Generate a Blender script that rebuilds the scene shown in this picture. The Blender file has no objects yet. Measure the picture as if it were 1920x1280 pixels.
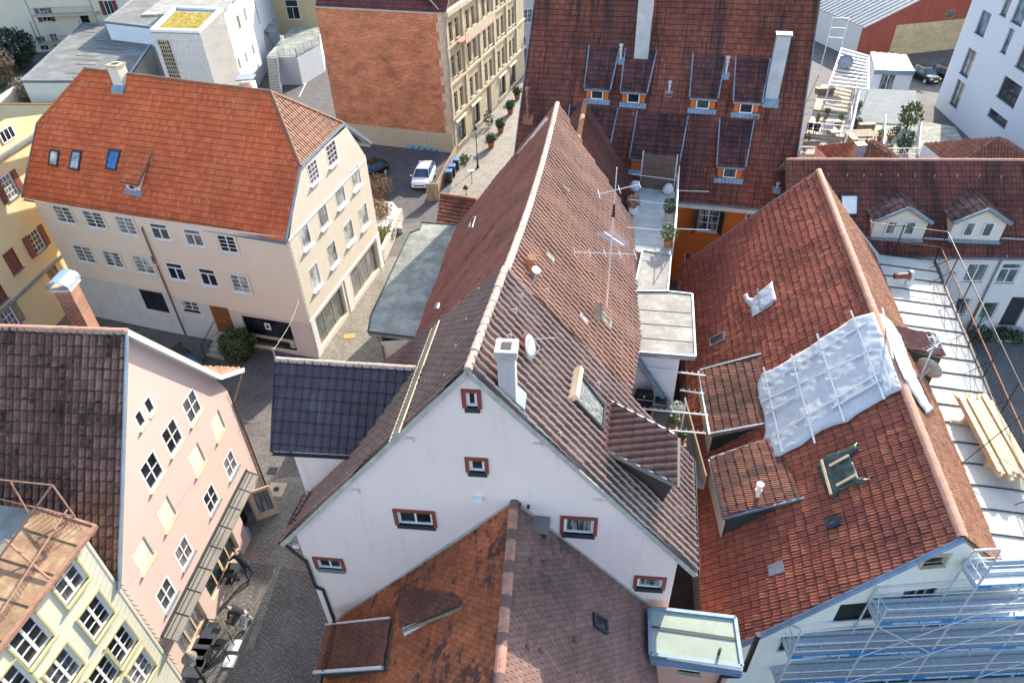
import bpy, bmesh, math, random
import numpy as np
from mathutils import Vector, Matrix, noise as mnoise
random.seed(7)
rng = np.random.default_rng(7)
SC = bpy.context.scene
COL = SC.collection
# ------------------------------------------------------------------ camera, light
FPX, CAMH = 1280.0, 28.0
_g = np.array([56.0, 1612.0, FPX]); _g /= np.linalg.norm(_g)
_Z = -_g; _f = np.array([0, 0, 1.0]); _Y = _f - (_f @ _Z) * _Z; _Y /= np.linalg.norm(_Y); _X = np.cross(_Y, _Z)
R = np.array([_X, _Y, _Z]); CAM = np.array([0, 0, CAMH])
cd = bpy.data.cameras.new('camera'); cam = bpy.data.objects.new('camera', cd); COL.objects.link(cam)
cx, cy, cz = R @ np.array([1., 0, 0]), R @ np.array([0, -1., 0]), R @ np.array([0, 0, -1.])
cam.matrix_world = Matrix(((cx[0], cy[0], cz[0], 0), (cx[1], cy[1], cz[1], 0), (cx[2], cy[2], cz[2], CAMH), (0, 0, 0, 1)))
cd.sensor_width = 36; cd.lens = 36 * FPX / 1920; cd.clip_end = 2000; cd.clip_start = .1
SC.camera = cam
SUN_AZ, SUN_EL = math.radians(28), math.radians(25)
w = bpy.data.worlds.new("World"); SC.world = w; w.use_nodes = True
nt = w.node_tree; bg = nt.nodes['Background']; sk = nt.nodes.new('ShaderNodeTexSky'); sk.sky_type = 'NISHITA'
sk.sun_disc = False; sk.sun_elevation = SUN_EL; sk.sun_rotation = SUN_AZ; sk.air_density = 1.0; sk.dust_density = 1.5; sk.ozone_density = 1.0
nt.links.new(sk.outputs[0], bg.inputs[0]); bg.inputs[1].default_value = .15
sl = bpy.data.lights.new('sun', 'SUN'); sl.energy = 3.3; sl.angle = math.radians(.5); sl.color = (1, .90, .75)
so = bpy.data.objects.new('sun', sl); COL.objects.link(so)
sdir = Vector((math.sin(SUN_AZ) * math.cos(SUN_EL), math.cos(SUN_AZ) * math.cos(SUN_EL), math.sin(SUN_EL)))
so.rotation_euler = sdir.to_track_quat('Z', 'Y').to_euler(); so.location = (60, 90, 80)
SC.view_settings.view_transform = 'Standard'; SC.view_settings.look = 'None'
SC.view_settings.exposure = 1.64; SC.view_settings.gamma = 1
# ------------------------------------------------------------------ survey helpers (photo pixel + known height / plane -> metres)
def ray(px, py): return R @ np.array([px - 960.0, py - 640.0, FPX])
def P(px, py, z=0.0):
    d = ray(px, py); return CAM + (z - CAMH) / d[2] * d
def onp(px, py, p0, n):
    d = ray(px, py); return CAM + ((np.array(p0) - CAM) @ n) / (d @ n) * d
def V(*a): return np.array(a, float)
def hv(a): a = np.array(a, float); return np.array([a[0], a[1], 0])
def nrm(a): a = np.array(a, float); return a / np.linalg.norm(a)
def wn(A, B):
    d = nrm(hv(B) - hv(A)); return np.array([d[1], -d[0], 0])
def onw(px, py, A, B): return onp(px, py, hv(A), wn(A, B))
def pix(p):
    c = R.T @ (np.array(p) - CAM); return 960 + FPX * c[0] / c[2], 640 + FPX * c[1] / c[2]
def zat(px, py, xy):            # height at which the vertical through xy shows at pixel row py
    d = ray(px, py); k = d[:2] @ np.array(xy[:2]) / (d[:2] @ d[:2]); return CAMH + k * d[2]
def pn(a, b, c):
    n = nrm(np.cross(np.array(b) - a, np.array(c) - a)); return n if n[2] >= 0 else -n
def lerp(a, b, t): return np.array(a) * (1 - t) + np.array(b) * t
# ------------------------------------------------------------------ objects
def tag(o, label=None, cat=None, group=None, kind=None):
    if label: o['label'] = label
    if cat: o['category'] = cat
    if group: o['group'] = group
    if kind: o['kind'] = kind
    return o
def thing(name, label, cat, loc, group=None):
    o = bpy.data.objects.new(name, None); o.empty_display_size = .3; COL.objects.link(o); o.location = Vector([float(v) for v in loc])
    return tag(o, label, cat, group)
def origin(o):
    v = Vector((0, 0, 0))
    while o: v = v + o.location; o = o.parent
    return v
class MB:
    def __init__(s): s.v = []; s.f = []; s.m = []; s.uv = []
    def add(s, vs, fs, mi=0, uvs=None):
        k = len(s.v); s.v += [tuple(map(float, p)) for p in vs]
        for i, f in enumerate(fs):
            s.f.append([k + j for j in f]); s.m.append(mi)
        return s
    def poly(s, pts, mi=0): return s.add(pts, [list(range(len(pts)))], mi)
    def obox(s, o, a, b, c, mi=0):
        o, a, b, c = [np.array(t, float) for t in (o, a, b, c)]
        vs = [o, o + a, o + a + b, o + b, o + c, o + a + c, o + a + b + c, o + b + c]
        fs = [[0, 3, 2, 1], [4, 5, 6, 7], [0, 1, 5, 4], [1, 2, 6, 5], [2, 3, 7, 6], [3, 0, 4, 7]]
        if np.dot(np.cross(a, b), c) < 0: fs = [f[::-1] for f in fs]
        return s.add(vs, fs, mi)
    def cbox(s, c, a, b, d, mi=0):      # centre + full edge vectors
        a, b, d = [np.array(t, float) for t in (a, b, d)]
        return s.obox(np.array(c, float) - (a + b + d) / 2, a, b, d, mi)
    def box(s, c, x, y, z, mi=0): return s.cbox(c, (x, 0, 0), (0, y, 0), (0, 0, z), mi)
    def bar(s, p, q, w=.05, h=None, up=(0, 0, 1), mi=0):
        p = np.array(p, float); q = np.array(q, float); h = h or w; d = nrm(q - p); up = np.array(up, float)
        sd = np.cross(d, up)
        if np.linalg.norm(sd) < 1e-4: sd = np.cross(d, np.array([1., 0, 0]))
        sd = nrm(sd); u2 = np.cross(sd, d)
        return s.obox(p - sd * w / 2 - u2 * h / 2, q - p, sd * w, u2 * h, mi)
    def tube(s, p, q, r=.03, n=7, r2=None, mi=0, cap=True):
        p = np.array(p, float); q = np.array(q, float); r2 = r if r2 is None else r2; d = nrm(q - p)
        a = np.cross(d, (0, 0, 1.)) if abs(d[2]) < .95 else np.cross(d, (1., 0, 0)); a = nrm(a); b = np.cross(d, a)
        vs = []
        for i in range(n):
            t = 2 * math.pi * i / n; o = a * math.cos(t) + b * math.sin(t); vs += [p + o * r, q + o * r2]
        fs = [[2 * i, 2 * ((i + 1) % n), 2 * ((i + 1) % n) + 1, 2 * i + 1] for i in range(n)]
        if cap: fs += [[2 * i for i in range(n)][::-1], [2 * i + 1 for i in range(n)]]
        return s.add(vs, fs, mi)
    def path(s, pts, r=.03, n=6, mi=0):
        for a, b in zip(pts[:-1], pts[1:]): s.tube(a, b, r, n, mi=mi)
        return s
    def prism(s, pts, vec, mi=0):
        n = len(pts); pts = [np.array(p, float) for p in pts]; vec = np.array(vec, float); vs = pts + [p + vec for p in pts]
        nn = sum((np.cross(pts[i], pts[(i + 1) % n]) for i in range(n)), np.zeros(3))
        fs = [list(range(n)), list(range(n, 2 * n))[::-1]] + [[i, i + n, (i + 1) % n + n, (i + 1) % n] for i in range(n)]
        if nn @ vec > 0: fs = [f[::-1] for f in fs]
        return s.add(vs, fs, mi)
    def lathe(s, c, prof, n=14, mi=0):      # profile [(r,z)...] about the vertical
        vs = []; c = np.array(c, float)
        for r, z in prof:
            for i in range(n):
                t = 2 * math.pi * i / n; vs.append(c + (r * math.cos(t), r * math.sin(t), z))
        fs = []
        for k in range(len(prof) - 1):
            for i in range(n):
                j = (i + 1) % n; fs.append([k * n + i, k * n + j, (k + 1) * n + j, (k + 1) * n + i])
        fs.append(list(range(n))[::-1]); fs.append([(len(prof) - 1) * n + i for i in range(n)])
        return s.add(vs, fs, mi)
    def build(s, name, mats, root=None, smooth=False, bevel=0):
        if not isinstance(mats, (list, tuple)): mats = [mats]
        me = bpy.data.meshes.new(name); off = origin(root) if root else Vector((0, 0, 0))
        me.from_pydata([(a - off.x, b - off.y, c - off.z) for a, b, c in s.v], [], s.f)
        for m in mats: me.materials.append(m)
        if s.m: me.polygons.foreach_set('material_index', s.m)
        if smooth: me.polygons.foreach_set('use_smooth', [True] * len(me.polygons))
        me.update()
        o = bpy.data.objects.new(name, me); COL.objects.link(o)
        if root: o.parent = root
        if bevel:
            bv = o.modifiers.new('bevel', 'BEVEL'); bv.width = bevel; bv.segments = 2; bv.limit_method = 'ANGLE'
        return o
def bez(*pts, n=10):
    out = []; pts = [np.array(p, float) for p in pts]
    for i in range(n + 1):
        q = pts; t = i / n
        while len(q) > 1: q = [q[k] * (1 - t) + q[k + 1] * t for k in range(len(q) - 1)]
        out.append(q[0])
    return out
# ------------------------------------------------------------------ materials
def _new(name):
    m = bpy.data.materials.new(name); m.use_nodes = True; n = m.node_tree; return m, n, n.nodes['Principled BSDF'], n.links
def N(nt_, typ, **kw):
    x = nt_.nodes.new(typ)
    for k, v in kw.items(): setattr(x, k, v)
    return x
def ramp(nt_, fac, stops, interp='LINEAR'):
    r = nt_.nodes.new('ShaderNodeValToRGB'); r.color_ramp.interpolation = interp; e = r.color_ramp.elements
    while len(e) < len(stops): e.new(.5)
    for i, (p, c) in enumerate(stops):
        e[i].position = p; e[i].color = (*c, 1) if len(c) == 3 else c
    nt_.links.new(fac, r.inputs[0]); return r.outputs[0]
def mixc(nt_, fac, a, b, mode='MIX'):
    m = nt_.nodes.new('ShaderNodeMix'); m.data_type = 'RGBA'; m.blend_type = mode
    for sock, v in ((m.inputs[0], fac), (m.inputs[6], a), (m.inputs[7], b)):
        if isinstance(v, (int, float)): sock.default_value = v
        elif isinstance(v, tuple): sock.default_value = (*v, 1)
        else: nt_.links.new(v, sock)
    return m.outputs[2]
def math_(nt_, op, a, b=None, c=None):
    m = nt_.nodes.new('ShaderNodeMath'); m.operation = op
    for i, v in enumerate((a, b, c)):
        if v is None: continue
        if isinstance(v, (int, float)): m.inputs[i].default_value = v
        else: nt_.links.new(v, m.inputs[i])
    return m.outputs[0]
def noise(nt_, vec, scale, detail=4, rough=.6, dist=0):
    x = nt_.nodes.new('ShaderNodeTexNoise'); x.inputs['Scale'].default_value = scale; x.inputs['Detail'].default_value = detail
    x.inputs['Roughness'].default_value = rough; x.inputs['Distortion'].default_value = dist
    if vec is not None: nt_.links.new(vec, x.inputs['Vector'])
    return x.outputs['Fac']
def vscale(nt_, vec, s):
    m = nt_.nodes.new('ShaderNodeMapping'); m.inputs['Scale'].default_value = s; nt_.links.new(vec, m.inputs[0]); return m.outputs[0]
def bump(nt_, h, strength, dist=.02):
    b = nt_.nodes.new('ShaderNodeBump'); b.inputs['Strength'].default_value = strength; b.inputs['Distance'].default_value = dist
    nt_.links.new(h, b.inputs['Height']); return b.outputs[0]
def geo(nt_): return nt_.nodes.new('ShaderNodeNewGeometry').outputs['Position']
def mat_plain(name, c, rough=.6, metal=0., var=.08, vs=1.5, bmp=.0, bs=60, spec=.5):
    m, n, b, L = _new(name); p = geo(n)
    f = noise(n, p, vs, 5, .65); col = ramp(n, f, [(.3, tuple(x * (1 - var) for x in c)), (.7, tuple(min(1, x * (1 + var)) for x in c))])
    L.new(col, b.inputs['Base Color']); b.inputs['Roughness'].default_value = rough; b.inputs['Metallic'].default_value = metal
    b.inputs['Specular IOR Level'].default_value = spec
    if bmp: L.new(bump(n, noise(n, p, bs, 3), bmp), b.inputs['Normal'])
    return m
def mat_plaster(name, c, dirt=(.30, .27, .23), d=.25, var=.06, zdirt=None):
    m, n, b, L = _new(name); p = geo(n)
    f = noise(n, p, .9, 6, .7); col = ramp(n, f, [(.3, tuple(x * (1 - var) for x in c)), (.7, tuple(min(1, x * (1 + var)) for x in c))])
    st = noise(n, vscale(n, p, (2.2, 2.2, .18)), 1.3, 5, .7)
    col = mixc(n, math_(n, 'MULTIPLY', ramp(n, st, [(.55, (0, 0, 0)), (.8, (1, 1, 1))]), d), col, dirt)
    sp = noise(n, p, 5.0, 4, .8)
    col = mixc(n, math_(n, 'MULTIPLY', ramp(n, sp, [(.62, (0, 0, 0)), (.75, (1, 1, 1))]), d * .6), col, dirt)
    L.new(col, b.inputs['Base Color']); b.inputs['Roughness'].default_value = .9; b.inputs['Specular IOR Level'].default_value = .2
    L.new(bump(n, noise(n, p, 28, 4, .7), .25, .01), b.inputs['Normal'])
    return m
def mat_tile(name, cols, broad=.25, stain=None, stain2=None, rough=.75, moss=None, stretch=(.9, .22), joint=(.45, .5), groove=None):
    """cols: list of linear colours, one per tile at random. stain=(colour, scale, lo, hi, amount)."""
    m, n, b, L = _new(name); uv = n.nodes.new('ShaderNodeUVMap').outputs[0]; p = geo(n)
    fl = N(n, 'ShaderNodeVectorMath', operation='FLOOR'); L.new(uv, fl.inputs[0])
    wnz = N(n, 'ShaderNodeTexWhiteNoise', noise_dimensions='2D'); L.new(fl.outputs[0], wnz.inputs['Vector'])
    k = len(cols); col = ramp(n, wnz.outputs['Value'], [(i / k, c) for i, c in enumerate(cols)], 'CONSTANT')
    lo = noise(n, p, .35, 5, .6); col = mixc(n, 1.0, col, ramp(n, lo, [(.38, (1 - broad,) * 3), (.62, (1 + broad * .5,) * 3)]), 'MULTIPLY')
    fine = noise(n, p, 14, 4, .75); col = mixc(n, 1.0, col, ramp(n, fine, [(.25, (.72,) * 3), (.7, (1.15,) * 3)]), 'MULTIPLY')
    for stn, seed in ((stain, 0.), (stain2, 31.)):
        if not stn: continue
        sc, lo_, hi_, amt = stn[1:5]
        mp = N(n, 'ShaderNodeMapping'); mp.inputs['Scale'].default_value = (stretch[0], stretch[1], 1); mp.inputs['Location'].default_value = (seed, seed, 0); L.new(uv, mp.inputs[0])
        a = noise(n, mp.outputs[0], sc, 6, .75)
        bb = noise(n, mp.outputs[0], sc * .16, 4, .6)
        s_ = math_(n, 'ADD', math_(n, 'MULTIPLY', a, 1.0), math_(n, 'MULTIPLY_ADD', bb, .9, -.45))
        msk = ramp(n, s_, [(lo_, (0, 0, 0)), (hi_, (1, 1, 1))])
        col = mixc(n, math_(n, 'MULTIPLY', msk, amt), col, stn[0])
    fr0 = N(n, 'ShaderNodeVectorMath', operation='FRACTION'); L.new(uv, fr0.inputs[0]); sf = N(n, 'ShaderNodeSeparateXYZ'); L.new(fr0.outputs[0], sf.inputs[0])
    gn = ramp(n, noise(n, p, 1.1, 4, .7), [(.35, (.75,) * 3), (.55, (1,) * 3)])          # darkening varies along joints and grooves
    if joint[1]: col = mixc(n, math_(n, 'MULTIPLY', math_(n, 'MULTIPLY', ramp(n, sf.outputs['Y'], [(.74, (0,) * 3), (.9, (1,) * 3)]), gn), joint[1]), col, (.03, .02, .018))
    if joint[0]: col = mixc(n, math_(n, 'MULTIPLY', math_(n, 'MULTIPLY', ramp(n, sf.outputs['X'], [(.0, (1,) * 3), (.035, (1,) * 3), (.10, (0,) * 3), (.93, (0,) * 3), (1, (1,) * 3)]), gn), joint[0]), col, (.03, .02, .018))
    if groove:                   # grime in the hollow, shade painted up the near side of the roll: (start, width, amount)
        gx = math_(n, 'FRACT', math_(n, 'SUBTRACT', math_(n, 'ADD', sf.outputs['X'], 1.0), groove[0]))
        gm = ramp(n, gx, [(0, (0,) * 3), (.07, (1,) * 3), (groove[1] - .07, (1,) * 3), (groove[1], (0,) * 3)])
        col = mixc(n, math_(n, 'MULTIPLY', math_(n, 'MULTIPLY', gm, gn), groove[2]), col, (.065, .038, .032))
    if moss:                     # lichen on the foot of each tile
        fr = N(n, 'ShaderNodeVectorMath', operation='FRACTION'); L.new(uv, fr.inputs[0])
        sx = N(n, 'ShaderNodeSeparateXYZ'); L.new(fr.outputs[0], sx.inputs[0])
        g = ramp(n, sx.outputs['Y'], [(0, (1, 1, 1)), (moss[1], (0, 0, 0))])
        msk = math_(n, 'MULTIPLY', g, ramp(n, noise(n, p, 3.5, 5, .8), [(.4, (0, 0, 0)), (.6, (1, 1, 1))]))
        col = mixc(n, math_(n, 'MULTIPLY', msk, moss[2]), col, moss[0])
    L.new(col, b.inputs['Base Color']); b.inputs['Roughness'].default_value = rough; b.inputs['Specular IOR Level'].default_value = .3
    L.new(bump(n, noise(n, p, 35, 4, .7), .3, .008), b.inputs['Normal'])
    return m
def mat_brick(name, c1, c2, mortar, sx=1.0, sz=1.0, dirv=(1, 0), rough=.85, bw=.25, bh=.075, ms=.012, var=.35):
    """masonry on a vertical wall that runs along dirv"""
    m, n, b, L = _new(name); p = geo(n)
    dot = N(n, 'ShaderNodeVectorMath', operation='DOT_PRODUCT'); L.new(p, dot.inputs[0]); dot.inputs[1].default_value = (dirv[0], dirv[1], 0)
    sx_ = N(n, 'ShaderNodeSeparateXYZ'); L.new(p, sx_.inputs[0]); cb = N(n, 'ShaderNodeCombineXYZ'); L.new(dot.outputs['Value'], cb.inputs[0]); L.new(sx_.outputs['Z'], cb.inputs[1])
    br = N(n, 'ShaderNodeTexBrick'); L.new(cb.outputs[0], br.inputs['Vector']); br.inputs['Scale'].default_value = 1
    br.inputs['Brick Width'].default_value = bw; br.inputs['Row Height'].default_value = bh; br.inputs['Mortar Size'].default_value = ms
    br.inputs['Color1'].default_value = (*c1, 1); br.inputs['Color2'].default_value = (*c2, 1); br.inputs['Mortar'].default_value = (*mortar, 1); br.inputs['Bias'].default_value = 0
    f = noise(n, vscale(n, p, (1, 1, 2.2)), .5, 7, .7); col = mixc(n, 1.0, br.outputs['Color'], ramp(n, f, [(.3, (1 - var,) * 3), (.7, (1 + var * .6,) * 3)]), 'MULTIPLY')
    f2 = noise(n, p, 6, 4, .8); col = mixc(n, 1.0, col, ramp(n, f2, [(.3, (.75,) * 3), (.7, (1.2,) * 3)]), 'MULTIPLY')
    L.new(col, b.inputs['Base Color']); b.inputs['Roughness'].default_value = rough; b.inputs['Specular IOR Level'].default_value = .2
    L.new(bump(n, br.outputs['Fac'], -.4, .01), b.inputs['Normal'])
    return m
def mat_glass(name, c=(.015, .02, .028), rough=.06, curtain=None, vary=True):
    m, n, b, L = _new(name)
    if curtain:
        f = noise(n, vscale(n, geo(n), (5, 5, .8)), 1.2, 3); L.new(ramp(n, f, [(.45, c), (.6, curtain)]), b.inputs['Base Color'])
    else:
        f = noise(n, geo(n), 1.1, 3); dk = ramp(n, f, [(.35, tuple(x * .4 for x in c)), (.65, tuple(x * 1.8 for x in c))])
        oi = n.nodes.new('ShaderNodeObjectInfo'); fold = ramp(n, noise(n, vscale(n, geo(n), (6, 6, .7)), 1.3, 3), [(.4, (.10, .11, .12)), (.62, (.30, .31, .31))])
        L.new(mixc(n, ramp(n, oi.outputs['Random'], [(.5, (0,) * 3), (.52, (.35,) * 3), (.75, (.35,) * 3), (.77, (.9,) * 3)], 'CONSTANT'), dk, fold) if vary else dk, b.inputs['Base Color'])
    b.inputs['Roughness'].default_value = rough; b.inputs['Specular IOR Level'].default_value = .8
    L.new(bump(n, noise(n, geo(n), .8, 2), .06, .2), b.inputs['Normal'])
    return m
def mat_felt(name, c, dark=.6, seam=None, light=None, scale=.7):
    """bitumen felt, zinc or gravel flat roof with weather marks"""
    m, n, b, L = _new(name); p = geo(n)
    f = noise(n, p, scale, 7, .72, .4); col = ramp(n, f, [(.28, tuple(x * dark for x in c)), (.5, c), (.75, tuple(min(1, x * 1.25) for x in (light or c)))])
    col = mixc(n, 1.0, col, ramp(n, noise(n, p, 30, 3, .8), [(.3, (.8,) * 3), (.7, (1.15,) * 3)]), 'MULTIPLY')
    L.new(col, b.inputs['Base Color']); b.inputs['Roughness'].default_value = .85; b.inputs['Specular IOR Level'].default_value = .25
    L.new(bump(n, noise(n, p, 20, 5, .7), .3, .01), b.inputs['Normal'])
    return m
M = {}
M['zinc'] = mat_plain('zinc', (.30, .34, .38), .45, .6, .2, 2)
M['zinc_blue'] = mat_plain('blue grey zinc', (.24, .32, .40), .5, .3, .2, 2)
M['galv'] = mat_plain('galvanised steel', (.56, .60, .64), .4, .25, .15, 6)
M['white'] = mat_plain('white paint', (.78, .78, .76), .5, 0, .05, 3)
M['dark'] = mat_plain('anthracite paint', (.030, .036, .042), .5, 0, .2, 3)
M['black'] = mat_plain('black', (.012, .012, .013), .6, 0, .2, 3)
M['iron'] = mat_plain('dark iron', (.035, .035, .038), .5, .5, .3, 8)
M['rust'] = mat_plain('rusty primer', (.34, .18, .12), .8, 0, .3, 6)
M['redwood'] = mat_plain('red brown window paint', (.24, .055, .035), .55, 0, .2, 6)
M['copper'] = mat_plain('copper pipe', (.30, .17, .11), .45, .6, .3, 3)
M['wood'] = mat_plain('weathered wood', (.26, .20, .14), .8, 0, .35, 4, .3)
M['newwood'] = mat_plain('new timber', (.66, .50, .30), .7, 0, .15, 3, .15)
M['door'] = mat_plain('brown door wood', (.22, .085, .03), .5, 0, .3, 5, .2)
M['concrete'] = mat_plain('concrete', (.42, .40, .36), .9, 0, .25, 3, .3)
M['stone'] = mat_plain('sandstone', (.50, .43, .30), .85, 0, .2, 2, .3)
M['glass'] = mat_glass('window glass')
M['glass_c'] = mat_glass('window glass with curtain', (.03, .04, .045), .08, (.30, .31, .30))
M['glass_g'] = mat_glass('green grey glass', (.10, .13, .12), .08)
M['glass_w'] = mat_glass('pale blind behind glass', (.36, .40, .38), .12)
M['blue'] = mat_plain('blue paint', (.05, .22, .55), .5, 0, .1, 3)
M['foliage'] = mat_plain('box leaves', (.045, .085, .025), .6, 0, .5, 9)
M['foliage_l'] = mat_plain('light green leaves', (.13, .17, .04), .6, 0, .5, 9)
M['twig'] = mat_plain('dry twigs', (.28, .19, .11), .8, 0, .4, 6)
M['terra'] = mat_plain('terracotta pot', (.36, .15, .07), .8, 0, .2, 5)
# ------------------------------------------------------------------ roof tiles
def inside_mask(u, v, poly, mar):
    ok = np.ones(u.shape, bool); n = len(poly)
    ar = sum(poly[i][0] * poly[(i + 1) % n][1] - poly[(i + 1) % n][0] * poly[i][1] for i in range(n))
    sg = 1 if ar > 0 else -1
    for i in range(n):
        a, b = poly[i], poly[(i + 1) % n]; d = np.array([b[0] - a[0], b[1] - a[1]]); l = np.hypot(*d)
        ok &= sg * (d[0] * (v - a[1]) - d[1] * (u - a[0])) / l > -mar
    return ok
PROF = {
 'pan': ([0, .10, .16, .24, .34, .5, .8, .97], [.012, .045, .060, .055, .012, 0, 0, .004], .038),
 's': ([0, .14, .28, .42, .56, .72, .88], [.006, .035, .052, .040, .012, 0, 0], .022),
 'hollow': ([0, .10, .22, .34, .46, .58, .76, .92], [.02, .085, .118, .09, .018, -.010, -.018, -.004], .024),
 'flat': ([0, .06, .12, .5, .56, .62, .94], [.034, .034, 0, 0, .02, 0, 0], .040),
 'plain': ([0, .02, .04, .27, .5, .73, .96, .98], [-.02, -.02, .0, .003, .004, .003, .0, -.02], .024),
 'rib': ([0, .18, .26, .44, .52, .68, .76, .94], [-.01, -.01, .034, .034, 0, 0, .034, .034], .046),
}
def tiles(name, root, poly, eave, tw, tl, prof, mat, under=None, wave=.03, thick=.12, jit=.006, warp=None, slab=True, lift=0.0):
    """tile skin over a convex planar polygon (3-D points); eave = direction of the tile courses"""
    poly = [np.array(p, float) for p in poly]; o = poly[0]
    n = np.zeros(3)
    for i in range(len(poly)): n += np.cross(poly[i], poly[(i + 1) % len(poly)])
    n = nrm(n); n = n if n[2] > 0 else -n
    e = np.array(eave, float); e = nrm(e - (e @ n) * n); s = np.cross(n, e)
    if s[2] < 0: e = -e; s = -s
    p2 = [((p - o) @ e, (p - o) @ s) for p in poly]
    u0, u1 = min(a for a, _ in p2), max(a for a, _ in p2); v0, v1 = min(b for _, b in p2), max(b for _, b in p2)
    sx, hx, step = PROF[prof]; K = len(sx)
    nc = int(math.ceil((u1 - u0) / tw)) + 2; nr = int(math.ceil((v1 - v0) / tl)) + 2
    sx = np.array(sx); hx = np.array(hx)
    us = (np.arange(nc)[:, None] + sx[None, :]).reshape(-1); us = np.append(us, nc); hs = np.append(np.tile(hx, nc), hx[0])
    cidx = np.append(np.repeat(np.arange(nc), K), nc - 1)
    Mn = len(us); verts = []; faces = []; uvs = []
    seed = random.random() * 90
    for r in range(nr):
        off = (.5 if (prof == 'plain' and r % 2) else 0.0) - .5
        tj = rng.normal(0, jit, nc); tv = rng.normal(0, jit * 1.3, nc); fr = us - np.floor(us)
        U = u0 + (us + off) * tw
        bul = np.zeros(Mn)
        if prof == 'plain': bul = -.30 * tl * np.sqrt(np.clip(1 - (2 * fr - 1) ** 2, 0, 1))
        vb = v0 + (r - .3) * tl + bul + tv[cidx]; vt = np.full(Mn, v0 + (r + .7) * tl)
        hb = hs + step + tj[cidx]; ht = hs * .9
        k = len(verts) and verts[-1] is not None and sum(len(x) for x in verts)
        base = k or 0
        for vv, hh, fv in ((vb, hb - step - .02, .02), (vb, hb, .02), (vt + tl * .05, ht, .98)):
            verts.append(np.stack([U, vv, hh], 1)); uvs.append(np.stack([us, np.full(Mn, r + fv)], 1))
        cu = (U[:-1] + U[1:]) / 2; cv = np.full(Mn - 1, v0 + (r + .2) * tl)
        keep = np.nonzero(inside_mask(cu, cv, p2, max(tw, tl) * 1.5))[0]
        for ln in (0, 1):
            a = base + ln * Mn + keep
            faces.append(np.stack([a, a + 1, a + 1 + Mn, a + Mn], 1))
    vs = np.concatenate(verts); fs = np.concatenate(faces); uvn = np.concatenate(uvs)
    used = np.unique(fs); remap = np.full(len(vs), -1); remap[used] = np.arange(len(used)); vs = vs[used]; uvn = uvn[used]; fs = remap[fs]
    if wave:
        ph = seed
        vs[:, 2] += wave * (np.sin(vs[:, 0] * .9 + ph) * np.sin(vs[:, 1] * .7 + ph * 1.3) + .5 * np.sin(vs[:, 0] * 2.3 + ph * 2 + vs[:, 1] * .8))
    vs[:, 2] += lift
    me = bpy.data.meshes.new(name); me.from_pydata(vs.tolist(), [], fs.tolist())
    ul = me.uv_layers.new(name='UVMap'); li = np.zeros(len(me.loops), int); me.loops.foreach_get('vertex_index', li); ul.data.foreach_set('uv', uvn[li].reshape(-1))
    bm = bmesh.new(); bm.from_mesh(me)
    ar = sum(p2[i][0] * p2[(i + 1) % len(p2)][1] - p2[(i + 1) % len(p2)][0] * p2[i][1] for i in range(len(p2))); sg = 1 if ar > 0 else -1
    for i in range(len(p2)):
        a, b = p2[i], p2[(i + 1) % len(p2)]; nn = Vector((sg * (b[1] - a[1]), -sg * (b[0] - a[0]), 0))
        bmesh.ops.bisect_plane(bm, geom=bm.verts[:] + bm.edges[:] + bm.faces[:], plane_co=(a[0], a[1], 0), plane_no=nn, clear_outer=True, dist=1e-5)
    if slab and warp is None:
        top = [bm.verts.new((a, b, -.012 - 1.6 * wave)) for a, b in p2]; bot = [bm.verts.new((a, b, -thick - 1.6 * wave)) for a, b in p2]
        q = len(p2); fl = [top if sg > 0 else top[::-1], bot[::-1] if sg > 0 else bot]
        for i in range(q):
            j = (i + 1) % q; fl.append([bot[i], bot[j], top[j], top[i]] if sg > 0 else [bot[j], bot[i], top[i], top[j]])
        for f in fl: bm.faces.new(f).material_index = 1
    off = np.array(origin(root)) if root else np.zeros(3)
    for v in bm.verts:
        w_ = o + e * v.co.x + s * v.co.y + n * v.co.z
        if warp is not None: w_ = w_ + warp(w_)
        v.co = Vector(w_ - off)
    bm.to_mesh(me); bm.free()
    me.materials.append(mat); me.materials.append(under or M['wood'])
    ob = bpy.data.objects.new(name, me); COL.objects.link(ob)
    if root: ob.parent = root
    return ob
def ridge_tiles(root, pts, mat, r=.13, l=.36, name='ridge_cap', drop=.05, bands=None):
    """overlapping half-round ridge tiles along a polyline"""
    mb = MB()
    for a, b in zip(pts[:-1], pts[1:]):
        a = np.array(a, float); b = np.array(b, float); L_ = np.linalg.norm(b - a); k = max(1, int(round(L_ / l))); d = (b - a) / k
        sd = nrm(np.cross(d, (0, 0, 1.))); up = np.cross(sd, nrm(d))
        for i in range(k):
            p0 = a + d * i + rng.normal(0, .006, 3); p1 = a + d * (i + 1.08); rr = r * (1 + rng.normal(0, .012)); vs = []
            for q, rad in ((p0, rr * 1.04), (p1, rr * .97)):
                for j in range(7):
                    t = math.pi * j / 6; vs.append(q + sd * math.cos(t) * rad + up * (math.sin(t) * rad * .85 - drop))
            mb.add(vs, [[j, j + 1, j + 8, j + 7] for j in range(6)] + [list(range(7))], (1 if bands and i % bands == 0 else 0))
    return mb.build(name, mat if isinstance(mat, list) else [mat, mat], root)
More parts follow.
